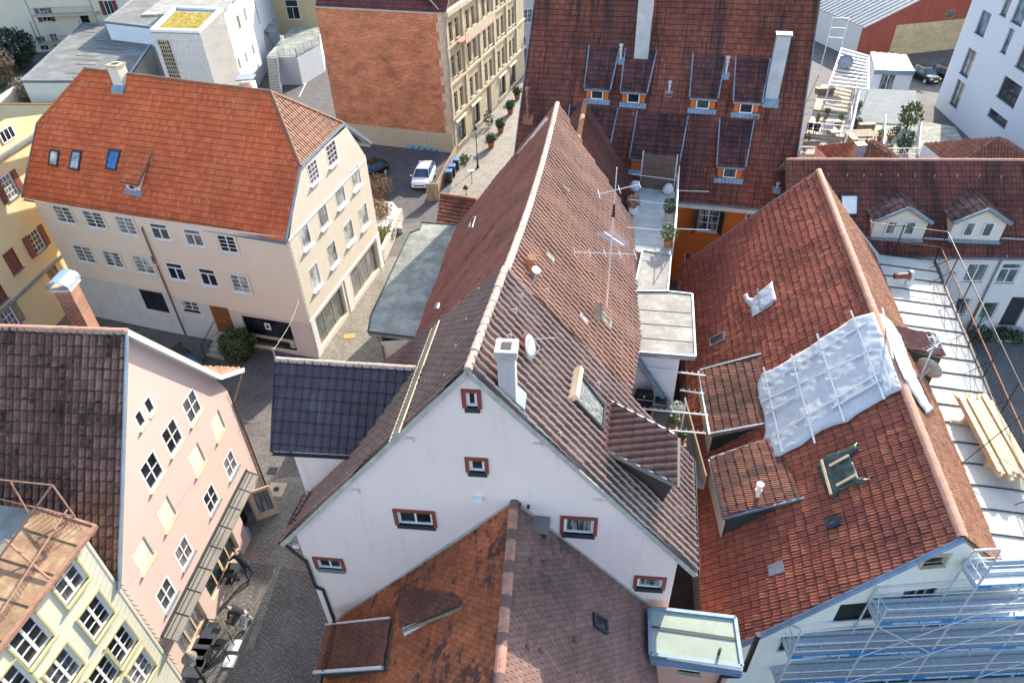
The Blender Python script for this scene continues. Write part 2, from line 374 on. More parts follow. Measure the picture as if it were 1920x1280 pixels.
# ------------------------------------------------------------------ walls and windows
def wall(root, A, B, poly, holes, mat, name='wall', reveal=.14, thick=.22, rmat=None):
    """vertical wall through A->B (left to right as seen from outside); poly, holes in (u, z); holes = (u, z, w, h) centre"""
    A, B = hv(A), hv(B); d = nrm(B - A); n = wn(A, B)
    us = sorted({round(x, 4) for p in poly for x in (p[0],)} | {round(h[0] + sg * h[2] / 2, 4) for h in holes for sg in (-1, 1)})
    zs = sorted({round(x, 4) for p in poly for x in (p[1],)} | {round(h[1] + sg * h[3] / 2, 4) for h in holes for sg in (-1, 1)})
    bm = bmesh.new(); cache = {}
    def vt(i, j):
        if (i, j) not in cache: cache[(i, j)] = bm.verts.new((us[i], zs[j], 0))
        return cache[(i, j)]
    for i in range(len(us) - 1):
        for j in range(len(zs) - 1):
            cu, cz_ = (us[i] + us[i + 1]) / 2, (zs[j] + zs[j + 1]) / 2
            if any(abs(cu - h[0]) < h[2] / 2 and abs(cz_ - h[1]) < h[3] / 2 for h in holes): continue
            bm.faces.new([vt(i, j), vt(i + 1, j), vt(i + 1, j + 1), vt(i, j + 1)])
    ar = sum(poly[i][0] * poly[(i + 1) % len(poly)][1] - poly[(i + 1) % len(poly)][0] * poly[i][1] for i in range(len(poly))); sg = 1 if ar > 0 else -1
    for i in range(len(poly)):
        a, b = poly[i], poly[(i + 1) % len(poly)]
        bmesh.ops.bisect_plane(bm, geom=bm.verts[:] + bm.edges[:] + bm.faces[:], plane_co=(a[0], a[1], 0), plane_no=(sg * (b[1] - a[1]), -sg * (b[0] - a[0]), 0), clear_outer=True, dist=1e-5)
    def q(pts): bm.faces.new([bm.verts.new(p) for p in pts])
    for h in holes:
        u0, u1, z0, z1 = h[0] - h[2] / 2, h[0] + h[2] / 2, h[1] - h[3] / 2, h[1] + h[3] / 2; r_ = -reveal
        q([(u0, z0, 0), (u0, z1, 0), (u0, z1, r_), (u0, z0, r_)]); q([(u1, z1, 0), (u1, z0, 0), (u1, z0, r_), (u1, z1, r_)])
        q([(u0, z1, 0), (u1, z1, 0), (u1, z1, r_), (u0, z1, r_)]); q([(u1, z0, 0), (u0, z0, 0), (u0, z0, r_), (u1, z0, r_)])
    off = np.array(origin(root)) if root else np.zeros(3)
    for v in bm.verts:
        v.co = Vector(A + d * v.co.x + V(0, 0, 1) * v.co.y + n * v.co.z - off)
    me = bpy.data.meshes.new(name); bm.to_mesh(me); bm.free(); me.materials.append(mat)
    o = bpy.data.objects.new(name, me); COL.objects.link(o)
    if root: o.parent = root
    return o
def rectpx(A, B, x0, y0, x1, y1):
    """pixel box of an opening -> (u, z, w, h) on the wall A->B"""
    A, B = hv(A), hv(B); d = nrm(B - A)
    c = onw((x0 + x1) / 2, (y0 + y1) / 2, A, B); l = onw(x0, (y0 + y1) / 2, A, B); r = onw(x1, (y0 + y1) / 2, A, B)
    u = (c - A) @ d; w_ = abs((r - l) @ d)
    zt, zb = zat((x0 + x1) / 2, y0, c), zat((x0 + x1) / 2, y1, c)
    return u, c[2], w_, abs(zt - zb)
def uz(A, B, px, py):
    c = onw(px, py, A, B); return (c - hv(A)) @ nrm(hv(B) - hv(A)), c[2]
def window(root, A, B, u, z, w_, h_, frame='white', pane='glass', nx=2, nz=1, recess=.1, sill='white', sill_d=.12, surround=None, sw=.09, shutters=None, fw=.07, bw=.035, blind=None, top=None, sill_h=.05, name='window', open_sh=True):
    A, B = hv(A), hv(B); d = nrm(B - A); n = wn(A, B); up = V(0, 0, 1); c = A + d * u + up * z - n * recess
    mb = MB(); t = .06
    def fb(u0, u1, z0, z1, dep=t, off=0): mb.obox(c + d * u0 + up * z0 + n * off, d * (u1 - u0), up * (z1 - z0), n * dep)
    fb(-w_ / 2, w_ / 2, -h_ / 2, -h_ / 2 + fw); fb(-w_ / 2, w_ / 2, h_ / 2 - fw, h_ / 2)
    fb(-w_ / 2, -w_ / 2 + fw, -h_ / 2 + fw, h_ / 2 - fw); fb(w_ / 2 - fw, w_ / 2, -h_ / 2 + fw, h_ / 2 - fw)
    iw, ih = w_ - 2 * fw, h_ - 2 * fw; zb, zt = -h_ / 2 + fw, h_ / 2 - fw
    if top:                          # transom light above the casements
        zt2 = zt - ih * top; fb(-iw / 2, iw / 2, zt2 - .04, zt2 + .04, t * 1.1)
    else: zt2 = zt
    for i in range(1, nx):
        x = -iw / 2 + iw * i / nx; ww = bw * (1.9 if nx % 2 == 0 and i == nx // 2 else 1); fb(x - ww / 2, x + ww / 2, zb, zt2, t * .9)
    for j in range(1, nz):
        y = zb + (zt2 - zb) * j / nz; fb(-iw / 2, iw / 2, y - bw / 2, y + bw / 2, t * .8)
    o = mb.build(name, M[frame], root)
    MB().obox(c - d * iw / 2 + up * zb + n * .015, d * iw, up * ih, n * .012).build('pane', M[pane], o)
    if blind: MB().obox(c - d * iw / 2 + up * (zt - ih * blind) + n * .03, d * iw, up * ih * blind, n * .01).build('blind', M['white'], o)
    if sill:
        s = MB(); s.obox(A + d * (u - w_ / 2 - .06) + up * (z - h_ / 2 - sill_h) - n * recess * .6, d * (w_ + .12), up * sill_h, n * (sill_d + recess * .6)); s.build('sill', M[sill], o)
    if surround:
        s = MB(); k = A + d * u + up * z
        s.obox(k + d * (-w_ / 2 - sw) - up * (h_ / 2) + n * .002, d * sw, up * (h_ + sw), n * .05); s.obox(k + d * (w_ / 2) - up * (h_ / 2) + n * .002, d * sw, up * (h_ + sw), n * .05)
        s.obox(k + d * (-w_ / 2) + up * (h_ / 2) + n * .002, d * w_, up * sw, n * .05); s.build('surround', M[surround], o)
    if shutters:
        for sg in (-1, 1):
            s = MB(); k = A + d * (u + sg * (w_ / 2 + .02)) + up * (z - h_ / 2) + n * .03; lw = w_ * .5 * sg
            s.obox(k, d * lw, up * h_, n * .04)
            for j in range(2): s.obox(k + d * lw * .14 + up * (h_ * (.06 + .48 * j)) + n * .04, d * lw * .72, up * h_ * .4, n * .012)
            s.build('shutter', M[shutters], o)
    return o
def facade(root, A, B, poly, wins, mat, name='wall', reveal=.14, extra=()):
    """wall with windows: wins = [(u, z, w, h, {options})]"""
    wall(root, A, B, poly, [x[:4] for x in wins] + list(extra), mat, name, reveal)
    for x in wins:
        kw = dict(recess=reveal * .85); kw.update(x[4] if len(x) > 4 else {}); window(root, A, B, *x[:4], **kw)
def gutter(root, a, b, r=.07, mat='zinc_blue', name='gutter'):
    a = np.array(a, float); b = np.array(b, float); d = nrm(b - a); sd = nrm(np.cross(d, (0, 0, 1.))); up = V(0, 0, 1); mb = MB(); vs = []
    for q in (a, b):
        for rr in (r, r * .82):
            for j in range(7):
                t = math.pi + math.pi * j / 6; vs.append(q + sd * math.cos(t) * rr + up * math.sin(t) * rr)
    fs = [[j, j + 1, j + 15, j + 14] for j in range(6)] + [[j + 7, j + 21, j + 22, j + 8] for j in range(6)] + [[0, 14, 21, 7], [6, 13, 27, 20]]
    mb.add(vs, fs); return mb.build(name, M[mat], root)
def pipe(root, pts, r=.05, mat='zinc', name='downpipe'): 
    return MB().path(pts, r, 8).build(name, M[mat], root)
def slab_roof(root, pts, mat, name='flat_roof', thick=.25, edge=None, eh=.06, ew=.08):
    pts = [np.array(p, float) for p in pts]; o = MB().prism(pts, (0, 0, -thick)).build(name, mat, root)
    if edge:
        mb = MB(); k = len(pts)
        for i in range(k):
            a, b = pts[i], pts[(i + 1) % k]; mb.bar(a + V(0, 0, .003), b + V(0, 0, .003), ew, eh * 2)
        mb.build('roof_edge', M[edge], root)
    return o
# ================================================================== SETTING
def sheet(name, pts, z, mat, kind='structure'):
    o = MB().poly([(p[0], p[1], z) for p in pts]).build(name, mat); o['kind'] = kind; return o
def mat_cobble(name, c, arc=True, cell=.11):
    m, n, b, L = _new(name); p = geo(n); sp = N(n, 'ShaderNodeSeparateXYZ'); L.new(p, sp.inputs[0])
    x, y = sp.outputs['X'], sp.outputs['Y']
    if arc:                     # segmental-arc setts
        W_ = 1.25; t = math_(n, 'SUBTRACT', math_(n, 'FRACT', math_(n, 'DIVIDE', x, W_)), .5)
        y2 = math_(n, 'ADD', y, math_(n, 'MULTIPLY', math_(n, 'POWER', math_(n, 'ABSOLUTE', t), 2.0), 2.2))
        xx = math_(n, 'MULTIPLY', x, 1.0)
    else: y2, xx = y, x
    cb = N(n, 'ShaderNodeCombineXYZ'); L.new(xx, cb.inputs[0]); L.new(y2, cb.inputs[1])
    wob = N(n, 'ShaderNodeTexNoise'); wob.inputs['Scale'].default_value = 3.; L.new(p, wob.inputs['Vector'])
    va = N(n, 'ShaderNodeVectorMath', operation='MULTIPLY_ADD'); L.new(wob.outputs['Color'], va.inputs[0]); va.inputs[1].default_value = (.06, .06, 0); L.new(cb.outputs[0], va.inputs[2])
    br = N(n, 'ShaderNodeTexBrick'); L.new(va.outputs[0], br.inputs['Vector']); br.inputs['Scale'].default_value = 1
    br.inputs['Brick Width'].default_value = cell * 1.15; br.inputs['Row Height'].default_value = cell; br.inputs['Mortar Size'].default_value = cell * .11
    br.inputs['Color1'].default_value = (*[k * .75 for k in c], 1); br.inputs['Color2'].default_value = (*[k * 1.2 for k in c], 1); br.inputs['Mortar'].default_value = (*[k * (.28 if arc else .5) for k in c], 1)
    col = mixc(n, 1., br.outputs['Color'], ramp(n, noise(n, p, .6, 6, .7), [(.3, (.7,) * 3), (.7, (1.25,) * 3)]), 'MULTIPLY')
    L.new(col, b.inputs['Base Color']); b.inputs['Roughness'].default_value = .7; L.new(bump(n, br.outputs['Fac'], -.5, .015), b.inputs['Normal'])
    return m
M['cobble'] = mat_cobble('basalt setts', (.165, .155, .145))
M['cobble_lit'] = mat_cobble('sunlit tone setts', (.27, .25, .205))
M['asphalt'] = mat_plain('asphalt', (.095, .092, .092), .9, 0, .3, 1.2, .3)
M['slabs'] = mat_cobble('small sett paving', (.27, .25, .21), False, .17)
sheet('ground', [(-220, -60), (220, -60), (220, 320), (-220, 320)], 0, M['asphalt'])
# ================================================================== tile materials
T = {}
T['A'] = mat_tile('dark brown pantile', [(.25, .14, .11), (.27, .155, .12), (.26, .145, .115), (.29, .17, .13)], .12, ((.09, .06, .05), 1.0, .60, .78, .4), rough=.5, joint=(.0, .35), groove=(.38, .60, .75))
T['Ar'] = mat_tile('sunlit tone brown pantile', [(.66, .48, .40), (.69, .505, .42), (.64, .465, .39), (.71, .52, .435)], .08, ((.14, .09, .08), 1.0, .66, .84, .35), rough=.42, joint=(.0, .2), groove=(.41, .71, .94))  # right slope copy of the pantile, sunlight put into its paler colour
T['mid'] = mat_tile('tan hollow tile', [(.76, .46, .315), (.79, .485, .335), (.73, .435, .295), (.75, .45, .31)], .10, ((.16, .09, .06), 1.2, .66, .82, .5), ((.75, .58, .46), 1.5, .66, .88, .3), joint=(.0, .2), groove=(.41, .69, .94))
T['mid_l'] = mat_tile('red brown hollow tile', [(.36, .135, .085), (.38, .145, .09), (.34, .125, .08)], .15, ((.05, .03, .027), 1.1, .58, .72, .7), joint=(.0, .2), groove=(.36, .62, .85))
T['cream'] = mat_tile('orange tile', [(.76, .175, .056), (.80, .195, .064), (.71, .155, .05), (.83, .22, .075), (.75, .17, .056)], .10, ((.42, .10, .045), .9, .58, .78, .45), ((.82, .28, .12), .6, .60, .8, .4), rough=.6, joint=(.25, .5))
T['orange'] = mat_tile('weathered red tile', [(.27, .08, .048), (.30, .09, .054), (.24, .07, .045), (.32, .10, .06)], .25, ((.045, .026, .024), 1.3, .475, .62, .80), ((.12, .06, .055), .5, .48, .66, .5), stretch=(1.1, .10), joint=(.3, .6))
T['E'] = mat_tile('red clay tile', [(.40, .125, .075), (.43, .14, .08), (.36, .11, .068), (.38, .115, .075), (.47, .16, .085), (.41, .13, .08)], .18, ((.13, .06, .05), .9, .56, .74, .45), ((.46, .19, .09), .5, .64, .8, .35), joint=(.5, .75))
T['E_r'] = mat_tile('tan clay tile', [(.38, .19, .12), (.42, .21, .13), (.34, .16, .10)], .2, ((.14, .09, .06), 1.0, .55, .7, .4))
T['F'] = mat_tile('rust plain tile', [(.38, .105, .04), (.42, .12, .045), (.35, .095, .038), (.33, .095, .04), (.44, .135, .055)], .3, ((.05, .03, .026), .55, .52, .61, .85), ((.44, .18, .075), .35, .60, .74, .5), stretch=(.5, .5), joint=(.3, .4))
T['F_r'] = mat_tile('purple brown plain tile', [(.22, .13, .11), (.24, .14, .115), (.205, .12, .105), (.26, .155, .125)], .25, ((.08, .05, .05), .6, .57, .70, .6), ((.36, .16, .09), .3, .62, .72, .6), stretch=(.5, .5), joint=(.3, .4))
T['P'] = mat_tile('mossy brown tile', [(.30, .15, .11), (.34, .18, .13), (.26, .13, .095), (.36, .20, .15)], .3, ((.030, .024, .020), 2.2, .50, .68, .85), ((.36, .38, .37), 3.0, .68, .76, .5), stretch=(1.0, .8), joint=(.2, .8), groove=(.50, .48, .85))
T['dark'] = mat_tile('anthracite tile', [(.088, .064, .074), (.098, .072, .082), (.082, .06, .07)], .15, ((.22, .23, .27), 1.6, .60, .74, .5), rough=.38, stretch=(1., .2), joint=(.6, .7))
T['long'] = mat_tile('red brown long tile', [(.21, .07, .05), (.24, .08, .056), (.19, .065, .048)], .25, ((.04, .028, .026), 1.3, .5, .62, .7), stretch=(1.1, .12))
T['purple'] = mat_tile('plum tile', [(.16, .06, .055), (.18, .07, .06), (.14, .055, .052)], .2, ((.06, .035, .04), 1., .55, .68, .6))
T['small'] = mat_tile('small lean-to tile', [(.29, .10, .05), (.25, .085, .045), (.22, .075, .045)], .3, ((.06, .035, .028), 1.2, .5, .62, .75))
T['dorm'] = mat_tile('patched dormer tile', [(.30, .12, .08), (.24, .10, .075), (.34, .15, .09), (.21, .10, .08), (.27, .11, .07)], .35, ((.07, .05, .04), 1.3, .5, .64, .7))
# ================================================================== A: pink gable house
M['pinkA'] = mat_plaster('pale pink render', (.83, .675, .63), d=.26, var=.03)
EL, ER = P(527, 1018, 7.4), P(1305, 1075, 7.4)
AP = onw(876, 692, EL, ER); J = P(947, 503, AP[2])
nAr, nAl = pn(AP, J, ER), pn(AP, J, EL)
ERb = onp(1298, 862, AP, nAr); _x = onp(720, 683, AP, nAl); ELb = J + (_x - J) * (J[2] - EL[2]) / (J[2] - _x[2])
houseA = thing('gable_house', 'pale pink gable house with red framed windows in the middle of the photo', 'house', (lerp(EL, ER, .5)[0], lerp(EL, ER, .5)[1], 0))
dA = nrm(hv(ER) - hv(EL)); nA = wn(EL, ER)
GA0, GA1 = hv(EL) - nA * .14, hv(ER) - nA * .14          # gable wall line
uL = (onw(571, 1045, GA0, GA1) - GA0) @ dA; uR = (onw(1268, 1066, GA0, GA1) - GA0) @ dA
uA = (hv(AP) - hv(EL)) @ dA; wA = np.linalg.norm(hv(ER) - hv(EL))
zr = lambda u: (EL[2] + (AP[2] - EL[2]) * u / uA if u < uA else ER[2] + (AP[2] - ER[2]) * (wA - u) / (wA - uA)) - .10
gpoly = [(uL, 0), (uR, 0), (uR, zr(uR)), (uA, AP[2] - .12), (uL, zr(uL))]
sty = dict(surround='redwood', sill='dark', nx=1, sw=.12, sill_d=.06, sill_h=.16, fw=.09)
wa = []
for (x0, y0, x1, y1), o_ in (((874, 735, 895, 764), {}), ((880, 862, 909, 885), {}), ((746, 960, 811, 984), dict(nx=2)), ((1057, 972, 1113, 1001), dict(pane='glass_c')), ((596, 1047, 640, 1068), dict(nx=2, sill='zinc')), ((1194, 1083, 1242, 1103), dict(pane='glass_c'))):
    u, z, ww, hh = rectpx(GA0, GA1, x0, y0, x1, y1); wa.append((u, z, ww, max(hh, ww * .6), {**sty, **o_}))
facade(houseA, GA0, GA1, gpoly, wa, M['pinkA'])
# side and rear walls
LW0 = GA0 + dA * uL; RW0 = GA0 + dA * uR; bk = hv(J) - hv(AP)
wall(houseA, LW0 + bk, LW0, [(0, 0), (np.linalg.norm(bk), 0), (np.linalg.norm(bk), zr(uL)), (0, zr(uL))], [], M['pinkA'])
wall(houseA, RW0, RW0 + bk, [(0, 0), (np.linalg.norm(bk), 0), (np.linalg.norm(bk), zr(uR)), (0, zr(uR))], [], M['pinkA'])
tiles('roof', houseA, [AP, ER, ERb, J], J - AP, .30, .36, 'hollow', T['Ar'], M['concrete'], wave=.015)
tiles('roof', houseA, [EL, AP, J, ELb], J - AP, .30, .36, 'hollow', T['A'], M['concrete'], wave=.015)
M['mortar'] = mat_plain('lime mortar ridge', (.47, .35, .285), .9, 0, .35, 7, .3)
ridge_tiles(houseA, [AP + V(0, 0, .02), J + V(0, 0, .05)], [M['mortar'], M['mortar']], .125, .38)
mbv = MB()
for a, b in ((EL, AP), (AP, ER)): MB().bar(a - V(0, 0, .11) + nA * .015, b - V(0, 0, .11) + nA * .015, .05, .16).build('verge_board', M['concrete'], houseA)
gutter(houseA, ER + dA * .06 - V(0, 0, .05), ERb + dA * .06 - V(0, 0, .05), .075, 'dark')
gutter(houseA, EL - dA * .06 - V(0, 0, .05), EL - dA * .06 + (ELb - EL) * .35 - V(0, 0, .05), .075, 'dark')
_t = onw(572, 1040, GA0, GA1) + nA * .08; pipe(houseA, [EL + V(0, .1, -.1), _t + V(0, 0, -.3), V(_t[0], _t[1], 4.6), V(_t[0] + .25, _t[1], 4.4), V(_t[0] + .25, _t[1], .1)], .06, 'dark')
# cross wing (dark roof) on the left slope
zb = onp(785, 690, AP, nAl); ZL = P(517, 673, zb[2]); ze = onp(664, 853, AP, nAl); ZEl = P(510, 845, ze[2])
wing = [ZL, ZEl, ze, zb]
nz = pn(ZL, zb, ze); ZEl = onp(510, 845, ZL, nz)
tiles('cross_roof', houseA, [ZL, ZEl, ze, zb], zb - ZL, .30, .40, 'pan', T['dark'], M['dark'], wave=.004, jit=.002)
zback = 2 * zb - ze; dz = hv(zb) - hv(ZL); backdir = hv(zb) - hv(ze); 
zp = nrm(np.cross(dz, (0, 0, 1.))); zp = zp if zp[1] > 0 else -zp; hw = abs((hv(ze) - hv(zb)) @ zp)
ZBl = ZL + zp * hw + V(0, 0, ze[2] - zb[2]); ZBr = zb + zp * hw + V(0, 0, ze[2] - zb[2])
tiles('cross_roof', houseA, [ZL, zb, ZBr, ZBl], zb - ZL, .30, .40, 'pan', T['dark'], M['dark'], wave=.004, jit=.002)
ridge_tiles(houseA, [ZL + V(0, 0, .02), zb + V(0, 0, .02)], [M['mortar'], M['mortar']], .12, .36)
gutter(houseA, ZEl - zp * .06 - V(0, 0, .06), ze - zp * .06 - V(0, 0, .06), .08, 'dark')
wl = P(550, 852, ze[2] - .12); wl = onw(550, 852, hv(ZEl) + zp * .25, hv(ze) + zp * .25); wr = hv(ze) + zp * .25
wall(houseA, wl, wr + nrm(dz) * 1.5, [(0, 0), (np.linalg.norm(hv(wr) - hv(wl)) + 1.5, 0), (np.linalg.norm(hv(wr) - hv(wl)) + 1.5, ze[2] - .1), (0, ze[2] - .1)], [], M['pinkA'])
wlen = 2 * (hw - .25)
wall(houseA, hv(wl) + zp * wlen, wl, [(0, 0), (wlen, 0), (wlen, ze[2] - .1), (wlen / 2, zb[2] - .15), (0, ze[2] - .1)], [], M['pinkA'])
for q_ in (ZEl, ZBl): MB().bar(ZL - V(0, 0, .07) - nrm(dz) * .03, q_ - V(0, 0, .07) - nrm(dz) * .03, .05, .22).build('verge_board', M['dark'], houseA)
mbv = MB(); mbv.bar(ze + nAl * .03, zb + nAl * .03, .3, .03, nAl); mbv.build('valley_gutter', M['dark'], houseA)
# ================================================================== middle house (older roof behind A, same ridge)
houseM = thing('old_house', 'old house with long sagging tan tiled roof directly behind the pink gable', 'house', (3, 30, 0))
J2 = J - V(0, 0, .16); FM = P(1045, 194, 14.7); FRb = P(1228, 480, 7.2)
nMr = pn(J2, FM, FRb); MRn = onp(1178, 735, J2, nMr)
rdm = nrm(FM - J2); FRn = FRb + rdm * -np.linalg.norm(hv(FM) - hv(J2)) * 1.02
FLb = P(857, 427, 6.2); nMl = pn(J2, FM, FLb); FLn = FLb - (FM - J2) * 1.02
def warpM(p):
    t = (p[1] - J2[1]) / (FM[1] - J2[1]); t = min(1, max(0, t)); k = max(0, (p[2] - 6.5) / 8.5)
    return V(0, 0, -.55 * k * math.sin(math.pi * t))
MRn = onp(1181, 738, J2, nMr)
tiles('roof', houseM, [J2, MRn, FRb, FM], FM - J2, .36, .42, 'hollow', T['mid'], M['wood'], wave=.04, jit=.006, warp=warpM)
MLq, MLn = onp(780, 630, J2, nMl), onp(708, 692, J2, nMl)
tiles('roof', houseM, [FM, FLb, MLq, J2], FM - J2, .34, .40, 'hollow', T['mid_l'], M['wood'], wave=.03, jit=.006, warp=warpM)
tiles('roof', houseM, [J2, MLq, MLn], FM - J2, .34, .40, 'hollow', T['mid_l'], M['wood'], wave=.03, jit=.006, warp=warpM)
for a, b in ((FLb, MLq), (MLq, MLn)):
    L_ = np.linalg.norm(hv(b) - hv(a)); off_ = V(.12, 0, 0); wall(houseM, hv(a) + off_, hv(b) + off_, [(0, 0), (L_, 0), (L_, b[2] - .3), (0, a[2] - .3)], [], M['pinkA'])
rp = [J2 + (FM - J2) * i / 16 for i in range(17)]; rp = [p + warpM(p) + V(0, 0, .05) for p in rp]
ridge_tiles(houseM, rp, [M['mortar'], M['mortar']], .135, .40)
for a, b, apx in ((FRb, FLb, FM),):
    A_, B_ = hv(FRb) + rdm * -.25, hv(FLb) - rdm * .25; A_[2] = B_[2] = 0; L_ = np.linalg.norm(B_ - A_); ua = (hv(FM) - A_) @ nrm(B_ - A_)
    wall(houseM, A_, B_, [(0, 0), (L_, 0), (L_, 6.1), (ua, FM[2] - .2), (0, 7.0)], [], M['pinkA'])
k_ = hv(FM) - hv(J2); L_ = np.linalg.norm(k_)
_r0 = hv(FRn) - nrm(V(k_[1], -k_[0], 0)) * .3; wall(houseM, _r0, _r0 + k_, [(0, 0), (L_, 0), (L_, 7.), (0, 7.)], [], M['pinkA'])
# rear house
houseR = thing('rear_house', 'small red brown tiled gable roof peeking out behind the old sagging roof', 'house', (6, 40, 0))
R1 = P(1097, 192, 12.6); R0 = R1 - rdm * 7; RRb = P(1190, 345, 6.8); nRr = pn(R1, R0, RRb); RRn = RRb - rdm * 7
rl = nrm(V(-rdm[1], rdm[0], 0)); RLb = R1 + rl * 5 + V(0, 0, RRb[2] - R1[2]); RLn = RLb - rdm * 7
tiles('roof', houseR, [R0, RRn, RRb, R1], rdm, .22, .34, 'pan', T['long'], M['wood'])
tiles('roof', houseR, [R1, RLb, RLn, R0], rdm, .22, .34, 'pan', T['long'], M['wood'])
ridge_tiles(houseR, [R0, R1], [M['terra'], M['terra']], .16, .42)
A_, B_ = hv(RRb) - rdm * .2, hv(RLb) - rdm * .2; A_[2] = B_[2] = 0; L_ = np.linalg.norm(B_ - A_)
wall(houseR, A_, B_, [(0, 0), (L_, 0), (L_, RLb[2]), ((hv(R1) - A_) @ nrm(B_ - A_), R1[2] - .15), (0, RRb[2])], [], M['pinkA'])
k_ = rdm * 7; k_[2] = 0; A_ = hv(RRn) + rl * .3; wall(houseR, A_, A_ + k_, [(0, 0), (7, 0), (7, 6.7), (0, 6.7)], [], M['pinkA'])
# ================================================================== B: cream house, orange roof
M['cream'] = mat_plaster('cream render', (.77, .66, .52), d=.06, var=.03)
M['cream_l'] = mat_plaster('light cream render', (.70, .65, .54), d=.06, var=.03)
M['base_w'] = mat_plaster('flaking white plinth render', (.60, .59, .57), (.36, .30, .24), d=.7, var=.08)
houseB = thing('cream_house', 'large cream house with a bright orange half hipped roof and ground floor shop', 'house', (-20, 40, 0))
BC = P(598, 671); BR_ = P(719, 499); BE = BC + nrm(BR_ - BC) * 11.4; BLc = P(205, 598); BPp = P(350, 628); BLc = BPp + (BLc - BPp) * 1.22
ezl = P(42, 371, 8.75); ezr = P(535, 453, 8.7); RgR = P(507, 172, 15.0); RgL = P(160, 129, 15.0)
nBf = pn(ezl, ezr, RgR); RgL = onp(160, 129, RgR, nBf)
hF = onp(563, 312, RgR, nBf); hL = onp(70, 232, RgR, nBf)
bkr = RgR - ezr; bkh = hv(RgR) - hv(hF); tow = nrm(hv(BE) - hv(BC))
hBk = P(645, 232, hF[2]); eBk = hv(hBk) + (hv(hBk) - hv(hF)) * (hF[2] - 8.7) / (RgR[2] - hF[2]) * .5; eBk = P(696, 268, 9.4)
tiles('roof', houseB, [ezl, ezr, hF, RgR, RgL, hL], ezr - ezl, .235, .37, 'flat', T['cream'], M['zinc_blue'], wave=.006, jit=.004)
T['cream_h'] = mat_tile('buff orange tile', [(.46, .23, .14), (.50, .26, .16), (.42, .20, .12)], .15, ((.2, .1, .06), 1., .55, .7, .4))
tiles('roof', houseB, [RgR, hF, hBk], hBk - hF, .235, .37, 's', T['cream_h'], M['zinc_blue'], wave=.004)
eBl = ezl + (eBk - ezr); tiles('roof', houseB, [RgR, hBk, eBk, eBl + V(0, 0, 0), RgL], ezr - ezl, .235, .37, 'flat', T['cream'], M['zinc_blue'], wave=.004)
hLb = hL + (hBk - hF); tiles('roof', houseB, [RgL, hLb, hL], hL - hLb, .235, .37, 's', T['cream'], M['zinc_blue'], wave=.004)
ridge_tiles(houseB, [RgL + V(0, 0, .03), RgR + V(0, 0, .03)], [T['cream_h'], T['cream_h']], .14, .38)
ridge_tiles(houseB, [hF + V(0, 0, .05), RgR + V(0, 0, .03)], [T['cream_h'], T['cream_h']], .13, .38); ridge_tiles(houseB, [hBk + V(0, 0, .05), RgR + V(0, 0, .03)], [T['cream_h'], T['cream_h']], .13, .38)
ridge_tiles(houseB, [hL + V(0, 0, .05), RgL + V(0, 0, .03)], [T['cream'], T['cream']], .13, .38)
gutter(houseB, ezl + V(0, -.05, -.08), ezr + V(0, -.05, -.08), .09)
mbv = MB(); mbv.bar(ezr + V(.03, 0, 0), hF + V(.03, 0, 0), .05, .2); mbv.bar(hF + V(.05, 0, 0), hBk + V(.05, 0, 0), .05, .16); mbv.bar(hBk, eBk, .06, .24); MB().bar(ezl, hL, .05, .2).build('verge_board', M['zinc_blue'], houseB); mbv.build('verge_board', M['zinc_blue'], houseB)
# right (sunny) face
LB = np.linalg.norm(BE - BC); uu = lambda p: (hv(p) - BC) @ tow
gp = [(0, 0), (LB, 0), (LB, 8.9), (uu(hBk) + 0, hBk[2] - .2), (max(.2, uu(hF)), hF[2] - .2), (0, 8.5)]
wB = []
so_ = dict(frame='white', pane='glass_w', nx=1, sill_d=.16, fw=.08, recess=.05, sill_h=.08)
for bx in ((577, 303, 598, 342), (612, 267, 633, 308)): wB.append((*rectpx(BC, BE, *bx), dict(frame='white', nx=3, nz=4, fw=.07, sill_d=.16, recess=.05)))
for bx in ((563, 424, 583, 464), (596, 384, 616, 425), (628, 347, 648, 386), (658, 313, 677, 352), (581, 497, 601, 540), (614, 455, 633, 497), (645, 416, 664, 455), (673, 385, 691, 426)): wB.append((*rectpx(BC, BE, *bx), so_))
shopw = dict(frame='stone', pane='glass_g', nx=1, sill=None, fw=.06, recess=.22)
s1 = rectpx(BC, BE, 594, 540, 650, 620); s2 = rectpx(BC, BE, 657, 460, 707, 560)
U = lambda px, py: uz(BC, BE, px, py)[0]
sh1 = (U(589, 600), U(640, 532), .35, 2.62); sh2 = (U(655, 508), U(702, 446), .35, 2.62)
for a, b, z0, z1 in (sh1, sh2): wB.append(((a + b) / 2, (z0 + z1) / 2, b - a, z1 - z0, dict(shopw, nx=3, nz=1)))
facade(houseB, BC, BE, gp, wB, M['cream_l'], reveal=.25)
nB = wn(BC, BE)
MB().obox(BC + tow * -.02 + V(0, 0, 2.78) + nB * .002, tow * LB, V(0, 0, .16), nB * .05).build('trim_band', M['white'], houseB); MB().obox(BC + V(0, 0, uz(BC, BE, 590, 401)[1]) + nB * .002, tow * LB * .99, V(0, 0, .10), nB * .05).build('trim_band', M['white'], houseB)
for a in (0, (sh1[1] + sh2[0]) / 2 - .3, LB - .62): MB().obox(BC + tow * a + nB * .002, tow * .6, V(0, 0, 2.77), nB * .04).build('pilaster', M['white'], houseB)
